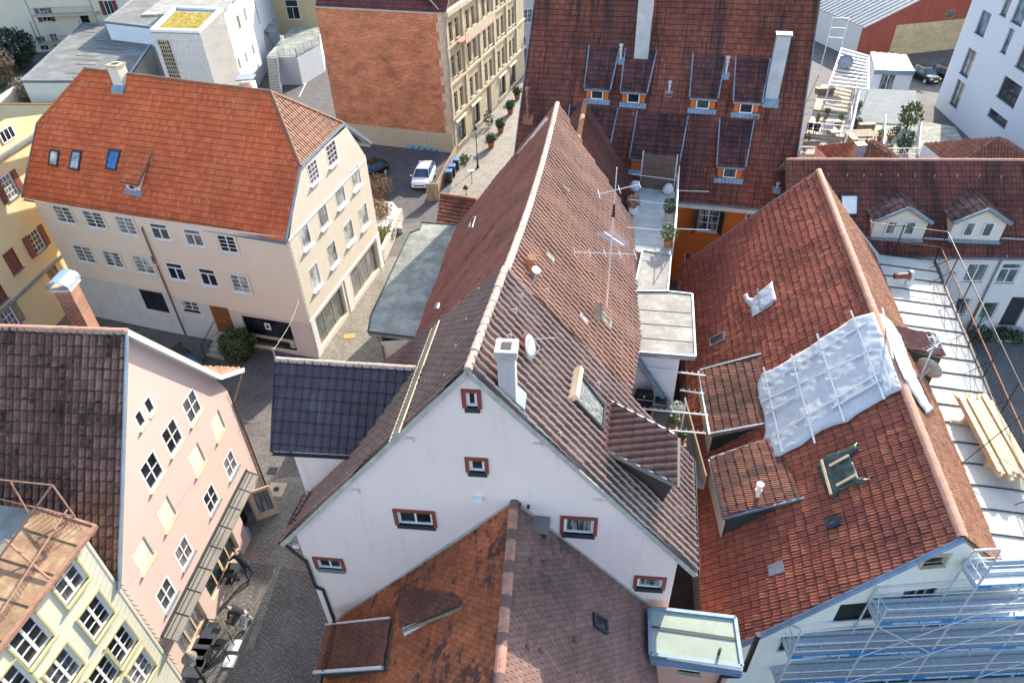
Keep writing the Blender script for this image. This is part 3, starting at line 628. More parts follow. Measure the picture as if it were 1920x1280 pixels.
# front (shaded) face, two runs meeting at the downpipe
for A_, B_, zt in ((BLc, BPp, 8.7), (BPp, BC, 8.55)):
    pass
st8 = dict(frame='white', nx=2, nz=4, recess=.03, fw=.07, sill_d=.1, surround='cream_l', sw=.12)
stt = dict(frame='white', nx=2, nz=1, top=.26, recess=.05, fw=.09, sill_d=.1, bw=.05)
def winB(A_, B_, lst): return [(*rectpx(A_, B_, *bx), o_) for bx, o_ in lst]
w1 = winB(BLc, BPp, [((105, 384, 136, 420), dict(st8, pane='glass_c')), ((160, 394, 194, 429), dict(st8, pane='glass_c')), ((221, 404, 253, 441), dict(st8, pane='glass_w')), ((143, 458, 174, 494), st8), ((197, 469, 227, 502), dict(st8, pane='glass_c')), ((254, 478, 286, 514), dict(st8, pane='glass_w')), ((270, 543, 310, 583), dict(frame='iron', nx=8, nz=8, fw=.03, bw=.014, sill='iron', sill_d=.05, recess=.03)), ((283, 480, 292, 494), dict(nx=1, fw=.05))])
w2 = winB(BPp, BC, [((284, 417, 316, 451), stt), ((347, 428, 379, 463), stt), ((411, 440, 443, 474), dict(st8)), ((315, 491, 345, 527), stt), ((376, 502, 406, 538), stt), ((435, 514, 467, 550), dict(st8, pane='glass_w')), ((345, 565, 371, 583), dict(nx=2, nz=2, sill='iron', fw=.05))])
d0 = rectpx(BPp, BC, 400, 573, 433, 618); dz1 = d0[1] + d0[3] / 2
sw0 = rectpx(BPp, BC, 463, 596, 548, 652)
LB1, LB2 = np.linalg.norm(BPp - BLc), np.linalg.norm(BC - BPp)
facade(houseB, BLc, BPp, [(-.1, 0), (LB1, 0), (LB1, 9.0), (-.1, 9.0)], w1, M['cream'])
facade(houseB, BPp, BC, [(0, 0), (LB2, 0), (LB2, 8.9), (0, 9.0)], w2 + [(sw0[0], sw0[1], sw0[2], sw0[3], dict(frame='black', nx=1, fw=.10, recess=.12, sill='white', sill_d=.05, pane='glass'))], M['cream'], extra=[(d0[0], dz1 / 2 + .4, d0[2], dz1 - .8)])
A_, B_ = BPp, BC; dd = nrm(BC - BPp); nn = wn(BPp, BC)
mbv = MB(); mbv.obox(BPp + dd * (d0[0] - d0[2] / 2) + V(0, 0, .8) - nn * .1, dd * d0[2], V(0, 0, dz1 - .8), nn * .05)
for i in (0, 1):
    for j in range(3): mbv.obox(BPp + dd * (d0[0] - d0[2] / 2 + .1 + i * d0[2] / 2) + V(0, 0, .95 + j * (dz1 - 1) / 3) - nn * .05, dd * (d0[2] / 2 - .2), V(0, 0, (dz1 - 1) / 3 - .15), nn * .015)
dr = mbv.build('door', M['door'], houseB); MB().cbox(BPp + dd * (d0[0] + .05) + V(0, 0, 1.8) - nn * .02, dd * .04, V(0, 0, .14), nn * .06).build('handle', M['galv'], dr)
# shop window inner counter, posters
mbv = MB(); mbv.obox(BPp + dd * (sw0[0] - sw0[2] / 2 + .12) + V(0, 0, sw0[1] - sw0[3] / 2 + .02) - nn * .08, dd * (sw0[2] - .24), V(0, 0, sw0[3] * .33), nn * .02); mbv.build('shop_panel', M['stone'], houseB)
mbv = MB(); mbv.obox(BPp + dd * (sw0[0] - sw0[2] / 2 + .5) + V(0, 0, sw0[1] - sw0[3] / 2 + .12) - nn * .058, dd * (sw0[2] - 1.0), V(0, 0, sw0[3] * .18), nn * .006); mbv.build('shop_panel_slot', M['black'], houseB)
# plinth
pl = MB()
def band(A_, B_, z0, z1, dp): 
    d_ = nrm(B_ - A_); n_ = wn(A_, B_); pl.obox(A_ + V(0, 0, z0) + n_ * .001, B_ - A_, V(0, 0, z1 - z0), n_ * dp)
wall(houseB, BLc + wn(BLc, BPp) * .04, BPp + wn(BLc, BPp) * .04, [(-.15, 0), (LB1, 0), (LB1, 3.35), (-.15, 3.5)], [w1[6][:4]], M['base_w'], 'plinth', .05)
wall(houseB, BPp + nn * .03, BC + nn * .03, [(0, 0), (d0[0] - d0[2] / 2 - .05, 0), (d0[0] - d0[2] / 2 - .05, 3.0), (0, 3.2)], [w2[6][:4]], M['base_w'], 'plinth', .05)
M['beige'] = mat_plaster('beige ground floor render', (.62, .53, .46), d=.1)
wall(houseB, BPp + nn * .03, BC + nn * .03, [(d0[0] + d0[2] / 2 + .05, 0), (LB2, 0), (LB2, 2.75), (d0[0] + d0[2] / 2 + .05, 2.85)], [sw0[:4]], M['beige'], 'plinth', .05)
_k = BPp + nn * .09; _t = ((BPp - hv(ezl)) @ nrm(hv(ezr) - hv(ezl))) / np.linalg.norm(hv(ezr) - hv(ezl)); pipe(houseB, [lerp(ezl, ezr, _t) + V(0, -.05, -.15), V(_k[0], _k[1], 8.2), V(_k[0], _k[1], .05)], .055, 'copper')
wall(houseB, BE, BE + (BLc - BC), [(0, 0), (17, 0), (17, 9), (0, 9)], [], M['cream']); wall(houseB, BLc + (BE - BC), BLc, [(0, 0), (LB, 0), (LB, 8.5), (0, 8.5)], [], M['cream'])
# ================================================================== D: big weathered red roof house
M['orangeW'] = mat_plaster('orange render', (.60, .165, .04), (.3, .1, .04), d=.15)
D1, D2 = P(1273, 378, 6.5), P(1427, 392, 6.5); eD = nrm(D2 - D1); hD = V(-eD[1], eD[0], 0); aD = math.radians(53)
sD = hD * math.cos(aD) + V(0, 0, math.sin(aD)); nD = np.cross(eD, sD)
def onD(px, py): return onp(px, py, D1, nD)
DL, DR = onD(965, 285), onD(1497, 300); uDL, uDR = (DL - D1) @ eD, (DR - D1) @ eD - .1
def Dp(u, v): return D1 + eD * u + sD * v
vtop = 14.3
houseD = thing('big_roof_house', 'tall house under a huge weathered red tiled roof full of small orange dormers', 'house', (9, 45, 0))
tiles('roof', houseD, [Dp(uDL, 0), Dp(uDR, 0), Dp(uDR, vtop), Dp(uDL, vtop)], eD, .24, .37, 'flat', T['orange'], M['wood'], wave=.02)
bkD = hD * (2 * vtop * math.cos(aD)); vt_ = Dp(uDL, vtop)
tiles('roof', houseD, [Dp(uDL, vtop), Dp(uDR, vtop), Dp(uDR, 0) + bkD, Dp(uDL, 0) + bkD], eD, .24, .37, 'flat', T['orange'], M['wood'])
ridge_tiles(houseD, [Dp(uDL, vtop), Dp(uDR, vtop)], [T['orange'], T['orange']], .15, .4)
LD = uDR - uDL - .5; FD0 = hv(Dp(uDL + .25, 0)) + hD * .35; FD1 = FD0 + eD * LD
oD = dict(frame='white', nx=2, nz=3, pane='glass_c', sill_d=.1)
wD = [(*rectpx(FD0, FD1, 1308, 390, 1348, 434), dict(oD, shutters=None)), (*rectpx(FD0, FD1, 1282, 476, 1310, 510), oD), (*rectpx(FD0, FD1, 1396, 402, 1420, 430), oD)]
facade(houseD, FD0, FD1, [(0, 0), (LD, 0), (LD, 6.5), (0, 6.5)], wD, M['orangeW'])
mbv = MB(); nDw = wn(FD0, FD1); mbv.obox(FD0 + V(0, 0, 6.05) + nDw * .003, eD * LD, V(0, 0, .4), nDw * .28); mbv.build('eaves_cornice', M['white'], houseD)
for sg, uu_ in ((-1, wD[0][0] - wD[0][2] / 2), (1, wD[0][0] + wD[0][2] / 2)):
    k = FD0 + eD * uu_ + V(0, 0, wD[0][1] - wD[0][3] / 2) + nDw * .02; MB().obox(k, nDw * .55 + eD * sg * .25, V(0, 0, wD[0][3]), eD * .04).build('shutter', M['dark'], houseD)
gutter(houseD, Dp(uDL, 0) - hD * .06, Dp(uDR, 0) - hD * .06, .09)
depD = np.linalg.norm(bkD) - .7
wall(houseD, FD1, FD1 + hD * depD, [(0, 0), (depD, 0), (depD, 6.5), (depD / 2, Dp(0, vtop)[2] - .5), (0, 6.5)], [], M['orangeW']); wall(houseD, FD0 + hD * depD, FD0, [(0, 0), (depD, 0), (depD, 6.5), (depD / 2, Dp(0, vtop)[2] - .5), (0, 6.5)], [], M['orangeW'])
for u_ in (uDL, uDR): MB().bar(Dp(u_, 0), Dp(u_, vtop), .06, .2).build('verge_board', M['zinc'], houseD)
# ================================================================== E: red clay roof under repair
M['greyW'] = mat_plaster('pale grey old render', (.72, .70, .64), (.40, .35, .29), d=.3)
E1, E2 = P(1535, 320, 11.3), P(1805, 1006, 9.9); rE = nrm(hv(E2) - hv(E1)); lE = V(rE[1], -rE[0], 0)     # lE points to the left (-x)
if lE[0] > 0: lE = -lE
aE = math.radians(42); sE = nrm(V(lE[0], lE[1], 0) * math.cos(aE) - V(0, 0, math.sin(aE)))
rE3 = nrm(E2 - E1); nE = pn(E1, E2, E1 + sE); nE = nrm(np.cross(rE3, sE)); nE = nE if nE[2] > 0 else -nE
def onE(px, py): return onp(px, py, E1, nE)
EF, EN = onE(1265, 505), onE(1387, 1205); EG = onE(1319, 1172)
EFb = EG - rE3 * ((EG - E1) @ rE3 - (EF - E1) @ rE3)          # far eave corner
houseE = thing('red_roof_house', 'house with long red clay tile roof under repair behind the scaffold', 'house', (lerp(E1, E2, .5)[0], lerp(E1, E2, .5)[1], 0))
tiles('roof', houseE, [E1, EFb, EG, EN, E2], rE3, .24, .36, 'rib', T['E'], M['wood'], wave=.03, jit=.012)
DKz = 6.0
Ra, Rb = P(1640, 478, DKz), P(1880, 1060, DKz)
tiles('roof', houseE, [E1, Ra, Rb, E2], rE3, .24, .36, 'rib', T['E_r'], M['wood'], wave=.02, jit=.010)
T['Er'] = mat_plain('salmon ridge tile', (.47, .25, .17), .8, 0, .2, 5, .2)
ridge_tiles(houseE, [E1 + V(0, 0, .04), E2 + V(0, 0, .04)], [T['Er'], T['Er']], .17, .42)
# gable walls of E (near one behind the scaffold)
inE = nrm(E1 - E2); inE[2] = 0; inE = nrm(inE)
def gableE(a, apx, b, off, flip=False):
    A_, B_ = hv(a) + inE * off, hv(b) + inE * off
    return A_, B_
NRw = hv(Rb) + nrm(hv(Rb) - hv(E2)) * 2.0
GE0, GE1 = hv(EN) + inE * .35 + V(.3, 0, 0), hv(Rb) + inE * .35
dGE = nrm(hv(E2) - hv(EN)); GE0 = hv(EN) + inE * .22 - dGE * 1.0; GE1 = GE0 + dGE * 17; uE2 = (hv(E2) - GE0) @ dGE
zG0 = EG[2] - .1
wGE = [(*uz(GE0, GE1, 1752, 1050), .75, .5, dict(pane='glass', sill='stone', frame='wood', nx=1, surround='stone')), (*uz(GE0, GE1, 1712, 1115), .8, .6, dict(nx=2, frame='dark', sill=None)), (*uz(GE0, GE1, 1735, 1112), .7, .6, dict(nx=2, frame='dark', sill=None)),
       (*uz(GE0, GE1, 1620, 1146), 2.0, 1.2, dict(pane='black', frame='dark', nx=1, sill=None)), (*uz(GE0, GE1, 1515, 1203), 2.2, 1.1, dict(pane='black', frame='dark', nx=1, sill=None)), (*uz(GE0, GE1, 1770, 1168), 1.1, 1.2, dict(nx=2))]
zRe = DKz
facade(houseE, GE0, GE1, [(0, 0), (uE2 + (E2[2] - zRe) * 1.0, 0), (uE2 + (E2[2] - zRe) * 1.0, zRe), (uE2, E2[2] - .2), (1.0, EN[2] - .15), (0, EN[2] - 1.1)], wGE, M['greyW']); wall(houseE, GE0, GE1, [(uE2 + (E2[2] - zRe) * 1.0, 0), (17, 0), (17, zRe - .32), (uE2 + (E2[2] - zRe) * 1.0, zRe - .32)], [], M['greyW'])
mbv = MB(); mbv.bar(EN + V(0, -.03, -.06), E2 + V(0, -.03, -.06), .06, .2); mbv.bar(EN + V(.05, -.10, .02), E2 + V(0, -.10, .02), .16, .04); mbv.build('verge_board', M['zinc_blue'], houseE)
mbv = MB(); mbv.bar(E1 + V(0, .03, -.05), EFb + V(0, .03, -.05), .06, .18); mbv.build('verge_board', M['zinc'], houseE)
A_ = hv(EFb) - inE * .4; B_ = A_ + (hv(E1) - hv(EFb)) * 1.7; L_ = np.linalg.norm(B_ - A_); ua = np.linalg.norm(hv(E1) - hv(EFb))
wall(houseE, B_, A_, [(0, 0), (L_, 0), (L_, EFb[2] - .1), (L_ - ua, E1[2] - .2), (0, 6)], [], M['greyW'])
A_ = hv(EFb) + V(.35, 0, 0); B_ = hv(EG) + V(.35, 0, 0); L_ = np.linalg.norm(B_ - A_); wall(houseE, A_, B_, [(0, 0), (L_, 0), (L_, EG[2]), (0, EFb[2])], [], M['greyW'])
# zinc roof deck to the right of E
M['zincdeck'] = mat_felt('pale zinc sheet', (.64, .62, .54), .8, scale=.5)
DA, DB = P(1640, 476, DKz), P(1752, 491, DKz); DC = DB + (P(1920, 893, DKz) - DB) * 1.26; DD = DA + (Rb - DA) * 1.0
deck = thing('flat_roof_extension', 'pale zinc flat roof with dark standing seams beside the red roof under repair', 'flat roof', (lerp(DA, DC, .5)[0], lerp(DA, DC, .5)[1], 0))
DA2 = DA - nrm(DB - DA) * 1.2; DD2 = DD - nrm(DB - DA) * 1.2
MB().prism([DD2, DC, DB, DA2], (0, 0, -.3)).build('zinc_sheet', M['zincdeck'], deck)
mbv = MB(); nse = 18
seams = MB()
for i in range(1, nse):
    a = lerp(DA2, DD2, i / nse); b = lerp(DB, DC, i / nse); b = lerp(a, b, .985); seams.bar(a + V(0, 0, .03), b + V(0, 0, .03), .035, .06)
tag(seams.build('standing_seam', M['dark'], deck), kind='stuff')
MB().bar(DB + V(0, 0, -.02), DC + V(0, 0, -.02), .12, .12).build('gutter', M['dark'], deck)
for A_, B_ in ((DD2, DC), (DC, DB), (DB, DA2)):
    L_ = np.linalg.norm(hv(B_) - hv(A_)); wall(deck, A_, B_, [(0, 0), (L_, 0), (L_, DKz - .3), (0, DKz - .3)], [], M['greyW'])
# ================================================================== F: foreground plain-tile roof
houseF = thing('foreground_house', 'rust and purple plain tiled roof at the bottom edge, leaning against the pink gable', 'house', (0, 10, 0))
F0 = onw(965, 940, GA0, GA1); FL0 = onw(622, 1168, GA0, GA1); FR0 = onw(1222, 1139, GA0, GA1)
F1 = P(934, 1290, F0[2] - .25); rF = nrm(F1 - F0); F1 = F0 + rF * 9
nFl, nFr = pn(F0, F1, FL0), pn(F0, F1, FR0)
FLe = onp(604, 1290, F0, nFl); FLe = FL0 + nrm(FLe - FL0) * 9
FRe = FR0 + rF * 9
tiles('roof', houseF, [F0, F1, FLe, FL0], rF, .19, .17, 'plain', T['F'], M['wood'], wave=.025, jit=.006)
tiles('roof', houseF, [F0, FR0, FRe, F1], rF, .19, .17, 'plain', T['F_r'], M['wood'], wave=.025, jit=.006)
T['Fr'] = mat_plain('salmon hip tile', (.42, .21, .15), .8, 0, .3, 5, .2); T['Fd'] = mat_plain('dark mortar joint', (.05, .035, .03), .9)
rc = MB(); 
k = int(9 / .36)
ridge_tiles(houseF, [F0 + V(0, 0, .05), F1 + V(0, 0, .05)], [T['Fr'], T['F_r']], .15, .36, bands=3)
gutter(houseF, FL0 + V(-.05, 0, -.06), FLe + V(-.05, 0, -.06), .07, 'dark')
wl0 = hv(FL0) + V(.3, 0, 0); wl1 = hv(FLe) + V(.3, 0, 0); L_ = np.linalg.norm(wl1 - wl0)
wall(houseF, wl0, wl1, [(0, 0), (L_, 0), (L_, FLe[2]), (0, FL0[2])], [], M['cream_l']) 
A_, B_ = hv(FR0) + V(-.2, 0, 0), hv(FRe) + V(-.2, 0, 0); wall(houseF, B_, A_, [(0, 0), (9, 0), (9, FR0[2]), (0, FRe[2])], [], M['cream_l'])
# lead strip between roof and gable
mbv = MB(); mbv.bar(FL0 + nA * .03 + V(0, 0, .04), F0 + nA * .03 + V(0, 0, .04), .04, .12); mbv.bar(F0 + nA * .03 + V(0, 0, .04), FR0 + nA * .03 + V(0, 0, .04), .04, .12); mbv.build('flashing', M['concrete'], houseF)
# green felt flat roof to its right, pink wall below
M['felt_g'] = mat_felt('green mineral felt', (.36, .42, .35), .85); M['pinkW'] = mat_plaster('salmon pink render', (.60, .34, .28), d=.2)
fz = 5.4; G = [P(1217, 1139, fz), P(1378, 1158, fz), P(1391, 1250, fz), P(1219, 1226, fz)]
annF = thing('flat_roof_annex', 'small pink annex with a pale green felt flat roof at the bottom of the photo', 'annex', (6, 12.5, 0))
G = [G[0], G[3], G[2], G[1]]
slab_roof(annF, G, M['felt_g'], thick=.3, edge='zinc_blue', eh=.07, ew=.12)
MB().bar(lerp(G[0], G[1], .42) + V(0, 0, .04), lerp(G[3], G[2], .45) + V(0, 0, .04), .05, .03).build('roof_seam', M['dark'], annF)
mbv = MB(); mbv.bar(G[1] + V(.3, -.08, .0), G[2] + V(0, -.08, .0), .06, .10); mbv.build('snow_guard', M['white'], annF)
gutter(annF, G[1] + V(0, -.18, -.12), G[2] + V(0, -.18, -.12), .09, 'zinc_blue')
ins = lambda p: hv(p) + nrm(hv(sum(G) / 4) - hv(p)) * .3
gw = [(ins(G[1]), ins(G[2])), (ins(G[2]), ins(G[3])), (ins(G[3]), ins(G[0])), (ins(G[0]), ins(G[1]))]
for i, (a, b) in enumerate(gw):
    L_ = np.linalg.norm(b - a); ww = [(*uz(a, b, 1295, 1248), .7, .9, dict(nx=1, sill='stone'))] if i == 0 else []
    facade(annF, a, b, [(0, 0), (L_, 0), (L_, fz - .3), (0, fz - .3)], ww, M['pinkW'])
pipe(annF, [G[2] + V(-.1, -.2, -.2), hv(gw[0][1]) + V(-.3, -.1, 4.6), hv(gw[0][1]) + V(-.5, -.1, 0.1)], .06, 'dark')
# ================================================================== flat felt roofs right of the middle house
M['felt_w'] = mat_felt('pale grey mineral felt', (.31, .30, .27), .68, light=(.40, .385, .34), scale=1.1); M['felt_d'] = mat_felt('grey green felt', (.25, .265, .235), .5, light=(.38, .40, .35), scale=.7)
qa_, qb_ = onp(1212, 472, J2, nMr), onp(1181, 656, J2, nMr); rz = (qa_[2] + qb_[2]) / 2 + .08; Q = [P(1178, 657, rz) - V(.35, 0, 0), P(1304, 669, rz), P(1298, 552, rz), P(1252, 547, rz), P(1258, 480, rz), P(1205, 470, rz)]
annR = thing('flat_roof_annex', 'white walled annex with a pale grey felt flat roof beside the tan tiled roof', 'annex', (7.5, 29, 0))
slab_roof(annR, Q[:4] + [lerp(Q[5], Q[0], .47) if 0 else P(1188, 547, rz)], M['felt_w'], thick=.22, edge='zinc_blue'); slab_roof(annR, [P(1188, 547, rz) + V(0, 0, .02), Q[3] + V(0, .0, .02), Q[4] + V(0, 0, .02), Q[5] + V(0, 0, .02)], M['felt_w'], thick=.24, edge='zinc_blue')
mbv = MB()
for t in (.22, .45, .68): mbv.bar(lerp(Q[0], P(1188, 547, rz), t) + V(.1, 0, .012), lerp(Q[1], Q[2], t) + V(-.1, 0, .012), .03, .02)
mbv.build('felt_joint', M['dark'], annR)
M['whiteW'] = mat_plaster('white render', (.72, .73, .74), d=.08)
Wq = [hv(Q[0]) + V(.15, .35, 0), hv(Q[1]) + V(-.55, .35, 0), hv(Q[2]) + V(-.55, 0, 0), hv(Q[0]) + V(.15, 5, 0)]
for a, b in ((Wq[0], Wq[1]), (Wq[1], Wq[2])):
    L_ = np.linalg.norm(b - a); wall(annR, a, b, [(0, 0), (L_, 0), (L_, rz - .22), (0, rz - .22)], [], M['whiteW'])
a, b = hv(Q[3]) + V(-.15, 0, 0), hv(Q[4]) + V(-.15, 0, 0); L_ = np.linalg.norm(b - a); wall(annR, a, b, [(0, 0), (L_, 0), (L_, rz - .22), (0, rz - .22)], [], M['orangeW'])
# small tile roof strip right of it
st = [P(1253, 549, 5.3), P(1300, 550, 4.6), P(1262, 505, 4.6), P(1256, 500, 5.3)]
# ================================================================== left flat annex
lz = 5.0; Lq = [P(690, 622, lz), P(780, 636, lz) + V(.6, 0, 0), P(862, 424, lz) + V(.6, 0, 0), P(791, 417, lz), P(787, 430, lz), P(768, 437, lz), P(695, 592, lz)]
annL = thing('flat_roof_annex', 'cream annex with a stained grey green felt flat roof left of the old house', 'annex', (-7, 38, 0))
slab_roof(annL, Lq, M['felt_d'], thick=.28, edge='dark', eh=.05)
a = hv(P(712, 636, lz)) + V(0, .05, 0); b = a + V(3.5, .3, 0); L_ = np.linalg.norm(b - a); wall(annL, a, b, [(0, 0), (L_, 0), (L_, lz - .2), (0, lz - .2)], [], M['cream_l'])
c = hv(Lq[5]) + V(.25, .1, 0); L_ = np.linalg.norm(c - a); wall(annL, c, a, [(0, 0), (L_, 0), (L_, lz - .2), (0, lz - .2)], [], M['cream_l'])
a2 = hv(Lq[3]); b2 = hv(Lq[2]); L_ = np.linalg.norm(b2 - a2); wall(annL, b2, a2, [(0, 0), (L_, 0), (L_, lz - .2), (0, lz - .2)], [], M['cream_l'])
pipe(annL, [Lq[0] + V(.3, .25, -.15), V(a[0] + .06, a[1] - .06, lz - .5), V(a[0] + .06, a[1] - .06, .1)], .05, 'copper')
# lean-to tile roof by the parking court
lt = thing('lean_to', 'small red tiled lean-to roof between the parking court and the grey flat roof', 'lean-to', (-4.5, 50, 0))
q0, q1 = P(826, 362, 3.6), P(893, 372, 3.6); q2, q3 = P(882, 426, 2.5), P(817, 421, 2.5)
tiles('roof', lt, [q0, q3, q2, q1], q1 - q0, .24, .37, 'flat', T['small'], M['wood'], wave=.01); ridge_tiles(lt, [q0, q1], [T['Fr'], T['Fr']], .12, .38)
for a, b, za, zb_ in ((q3, q2, 2.4, 2.4), (q0, q3, 3.5, 2.4), (q1, q0, 3.5, 3.5)):
    L_ = np.linalg.norm(hv(b) - hv(a)); wall(lt, a, b, [(0, 0), (L_, 0), (L_, zb_ - .06), (0, za - .06)], [], M['cream_l'])
# ================================================================== P2: pink house on the left, mossy roof
M['pinkP'] = mat_plaster('salmon pink render', (.62, .48, .43), (.45, .35, .3), d=.06, var=.03)
houseP = thing('pink_house', 'pink street house with a mossy dark brown roof and cafe front on the left', 'house', (-17, 19, 0))
K0, K1 = V(-13.88, 13.55, 0), V(-12.84, 22.9, 0); dK = nrm(K1 - K0); nK = wn(K0, K1)
O0, O1 = K0 + nK * .22, K1 + nK * .22
PA = onw(237, 621, O0, O1); PLe = onw(222, 1095, O0, O1); PRk = onw(412, 706, O0, O1); PRt = onw(456, 692, O0, O1)
lft = -nK * 13
PLe2 = PA + (PLe - PA) * 1.02
tiles('roof', houseP, [PA, PA + lft, PLe2 + lft, PLe2], nK, .27, .38, 'hollow', T['P'], M['wood'], wave=.03, jit=.014)
tiles('roof', houseP, [PA, PRk, PRk + lft, PA + lft], nK, .27, .38, 'hollow', T['P'], M['white'], wave=.0, jit=.01)
tiles('roof', houseP, [PRk, PRt, PRt + lft, PRk + lft], nK, .27, .38, 'hollow', T['E_r'], M['white'], wave=.0, jit=.01)
ridge_tiles(houseP, [PA + V(0, 0, .03), PA + lft + V(0, 0, .03)], [T['Er'], T['Er']], .14, .36)
mbv = MB(); mbv.bar(PA + nK * .03 - V(0, 0, .04), PRk + nK * .03 - V(0, 0, .04), .06, .2); mbv.bar(PRk + nK * .03 - V(0, 0, .04), PRt + nK * .03 - V(0, 0, .04), .06, .2)
mbv.build('verge_board', M['white'], houseP)
mbv = MB(); mbv.bar(PA + nK * .03, PLe2 + nK * .03, .05, .14); mbv.build('verge_flashing', M['zinc_blue'], houseP)
uK = lambda p: (hv(p) - K0) @ dK; LK = np.linalg.norm(K1 - K0)
slL = (PA[2] - PLe[2]) / (uK(PA) - uK(PLe))
kp = [(0, 0), (LK, 0), (LK, PRt[2] - .12), (uK(PRk), PRk[2] - .16), (uK(PA), PA[2] - .15), (0, PA[2] - .15 - slL * (uK(PA) - 0))]
wb = dict(nx=2, nz=2, fw=.08, sill_d=.1, sill='stone', recess=.06); wK = []
for px, py in ((360, 762), (323, 818), (285, 882)): wK.append((*uz(K0, K1, px, py), 1.05, 1.25, wb))
for px, py in ((280, 760), (263, 785)): wK.append((*uz(K0, K1, px, py), .48, .72, dict(wb, nx=1, nz=1)))
for px, py in ((408, 797), (369, 860), (312, 962), (268, 1040)): wK.append((*uz(K0, K1, px, py), .95, 1.15, dict(wb, pane='blind', frame='stone', nx=1, nz=1, fw=.04)))
for px, py in ((432, 870), (396, 935), (345, 1035), (312, 1113)): wK.append((*uz(K0, K1, px, py), .95, 1.2, dict(wb, sill='zinc')))
M['blind'] = mat_plain('pale green roller blind', (.62, .62, .55), .7)
zaw = 2.95
shop = []
for (ax, ay), (bx, by) in (((1040, 545), (1120, 410)), ((1130, 400), (1330, 60)),): pass
def uKp(px, py, z=1.0): p = onw(px, py, K0, K1); return uK(p)
# ground-floor openings (u0,u1,z0,z1)
def gpx(px, py): # u from pixel on wall
    return uK(onw(px, py, K0, K1))
shopw_ = [(gpx(340, 1220), gpx(383, 1145), .7, 2.35, 3), (gpx(391, 1110), gpx(444, 1015), .75, 2.35, 4)]
for u0, u1, z0, z1, nx in shopw_: wK.append(((u0 + u1) / 2, (z0 + z1) / 2, abs(u1 - u0), z1 - z0, dict(frame='newwood', nx=nx, nz=1, fw=.09, bw=.07, sill=None, recess=.15, pane='glass')))
ud = gpx(470, 975); facade(houseP, K0, K1, kp, wK, M['pinkP'], extra=[(ud, 1.1, 1.15, 2.2)])
# pipes and canopy
mbv = MB(); u0, u1 = gpx(318, 1200) - .2, gpx(468, 905) + .1
cv = MB(); a = K0 + dK * u0 + V(0, 0, zaw + .25); b = K0 + dK * u1 + V(0, 0, zaw + .25)
M['slate'] = mat_felt('weathered canopy boards', (.22, .205, .185), .75)
cv.prism([a, b, b + nK * .55 - V(0, 0, .28), a + nK * .55 - V(0, 0, .28)], (0, 0, -.06)); cano = cv.build('canopy', M['slate'], houseP)
rb = MB()
for i in range(9): 
    t = i / 8; q = lerp(a, b, t); rb.bar(q + V(0, 0, .02), q + nK * .55 + V(0, 0, -.26), .022, .02)
for k_ in (.3, .6): rb.bar(a + nK * .55 * k_ + V(0, 0, .02 - .28 * k_), b + nK * .55 * k_ + V(0, 0, .02 - .28 * k_), .03, .02)
rb.build('canopy_batten', M['dark'], cano)
MB().bar(a + nK * .05 + V(0, 0, .06), b + nK * .05 + V(0, 0, .06), .1, .08).build('awning_case', M['dark'], houseP)
# open cafe door
dd_ = K0 + dK * (ud + .58); mbv = MB(); dv = nrm(nK * .85 + dK * .5); dn = V(-dv[1], dv[0], 0)
for x0, x1, z0, z1 in ((0, .14, .05, 2.15), (.86, 1.0, .05, 2.15), (.14, .86, 1.98, 2.15), (.14, .86, .05, .5)): mbv.obox(dd_ + dv * x0 + V(0, 0, z0), dv * (x1 - x0), V(0, 0, z1 - z0), dn * .06)
dr = mbv.build('door', M['newwood'], houseP); MB().obox(dd_ + dv * .14 + V(0, 0, .5) + dn * .02, dv * .72, V(0, 0, 1.48), dn * .015).build('door_pane', M['glass'], dr)
MB().obox(K0 + dK * (ud - .57) + V(0, 0, .02) - nK * .6, dK * 1.14, V(0, 0, 2.2), nK * .02).build('doorway', M['black'], houseP)
wall(houseP, K1, K1 - nK * 13, [(0, 0), (13, 0), (13, PRt[2] - .3), (0, PRt[2] - .15)], [], M['pinkP'])
pipe(houseP, [PRt + V(-.1, .05, -.2), K1 + V(.05, .08, PRt[2] - .9), K1 + V(.05, .08, .1)], .045, 'copper')
# ================================================================== Y: yellow house lower left
M['yelY'] = mat_plaster('pale yellow green render', (.70, .68, .54), d=.08, var=.03); M['yelS'] = mat_plain('olive yellow window frame stone', (.50, .46, .25), .8, 0, .1, 3)
houseY = thing('yellow_house', 'pale yellow green house with railed rusty metal roof at the lower left', 'house', (-18, 11, 0))
Yc = P(153, 1000, 10.0); Yc = V(-13.72, 13.4, 0); Yn = P(0, 1220, 9.95); Yn = Yc + nrm(hv(Yn) - Yc) * 9; dY = nrm(Yc - Yn); nY = wn(Yn, Yc); YZ = zat(153, 1000, Yc)
wY = []
for px, py in ((128, 1086), (58, 1200), (180, 1155), (229, 1207), (120, 1255), (196, 1264), (265, 1256), (25, 1290)): wY.append((*uz(Yn, Yc, px, py), 1.02, 1.38, dict(frame='white', nx=2, nz=3, fw=.1, bw=.05, recess=.1, sill='yelS', sill_d=.12, sill_h=.07, surround='yelS', sw=.06)))
facade(houseY, Yn, Yc, [(0, 0), (9, 0), (9, YZ - .1), (0, YZ - .1)], wY, M['yelY'])
bkY = -nY * 9
wall(houseY, Yc, Yc + bkY, [(0, 0), (9, 0), (9, YZ - .1), (0, YZ - .1)], [], M['yelY'])
M['rusty'] = mat_felt('rust streaked copper sheet', (.30, .19, .115), .55, light=(.42, .33, .21), scale=1.2)
e0, e1 = V(Yc[0], Yc[1], YZ) + nY * .25 + dY * .3, V(Yn[0], Yn[1], YZ) + nY * .25
c0, c1 = e0 - nY * 1.8 + V(0, 0, .55), e1 - nY * 1.8 + V(0, 0, .55)
MB().prism([e0, c0, c1, e1], (0, 0, -.12)).build('metal_roof', M['rusty'], houseY)
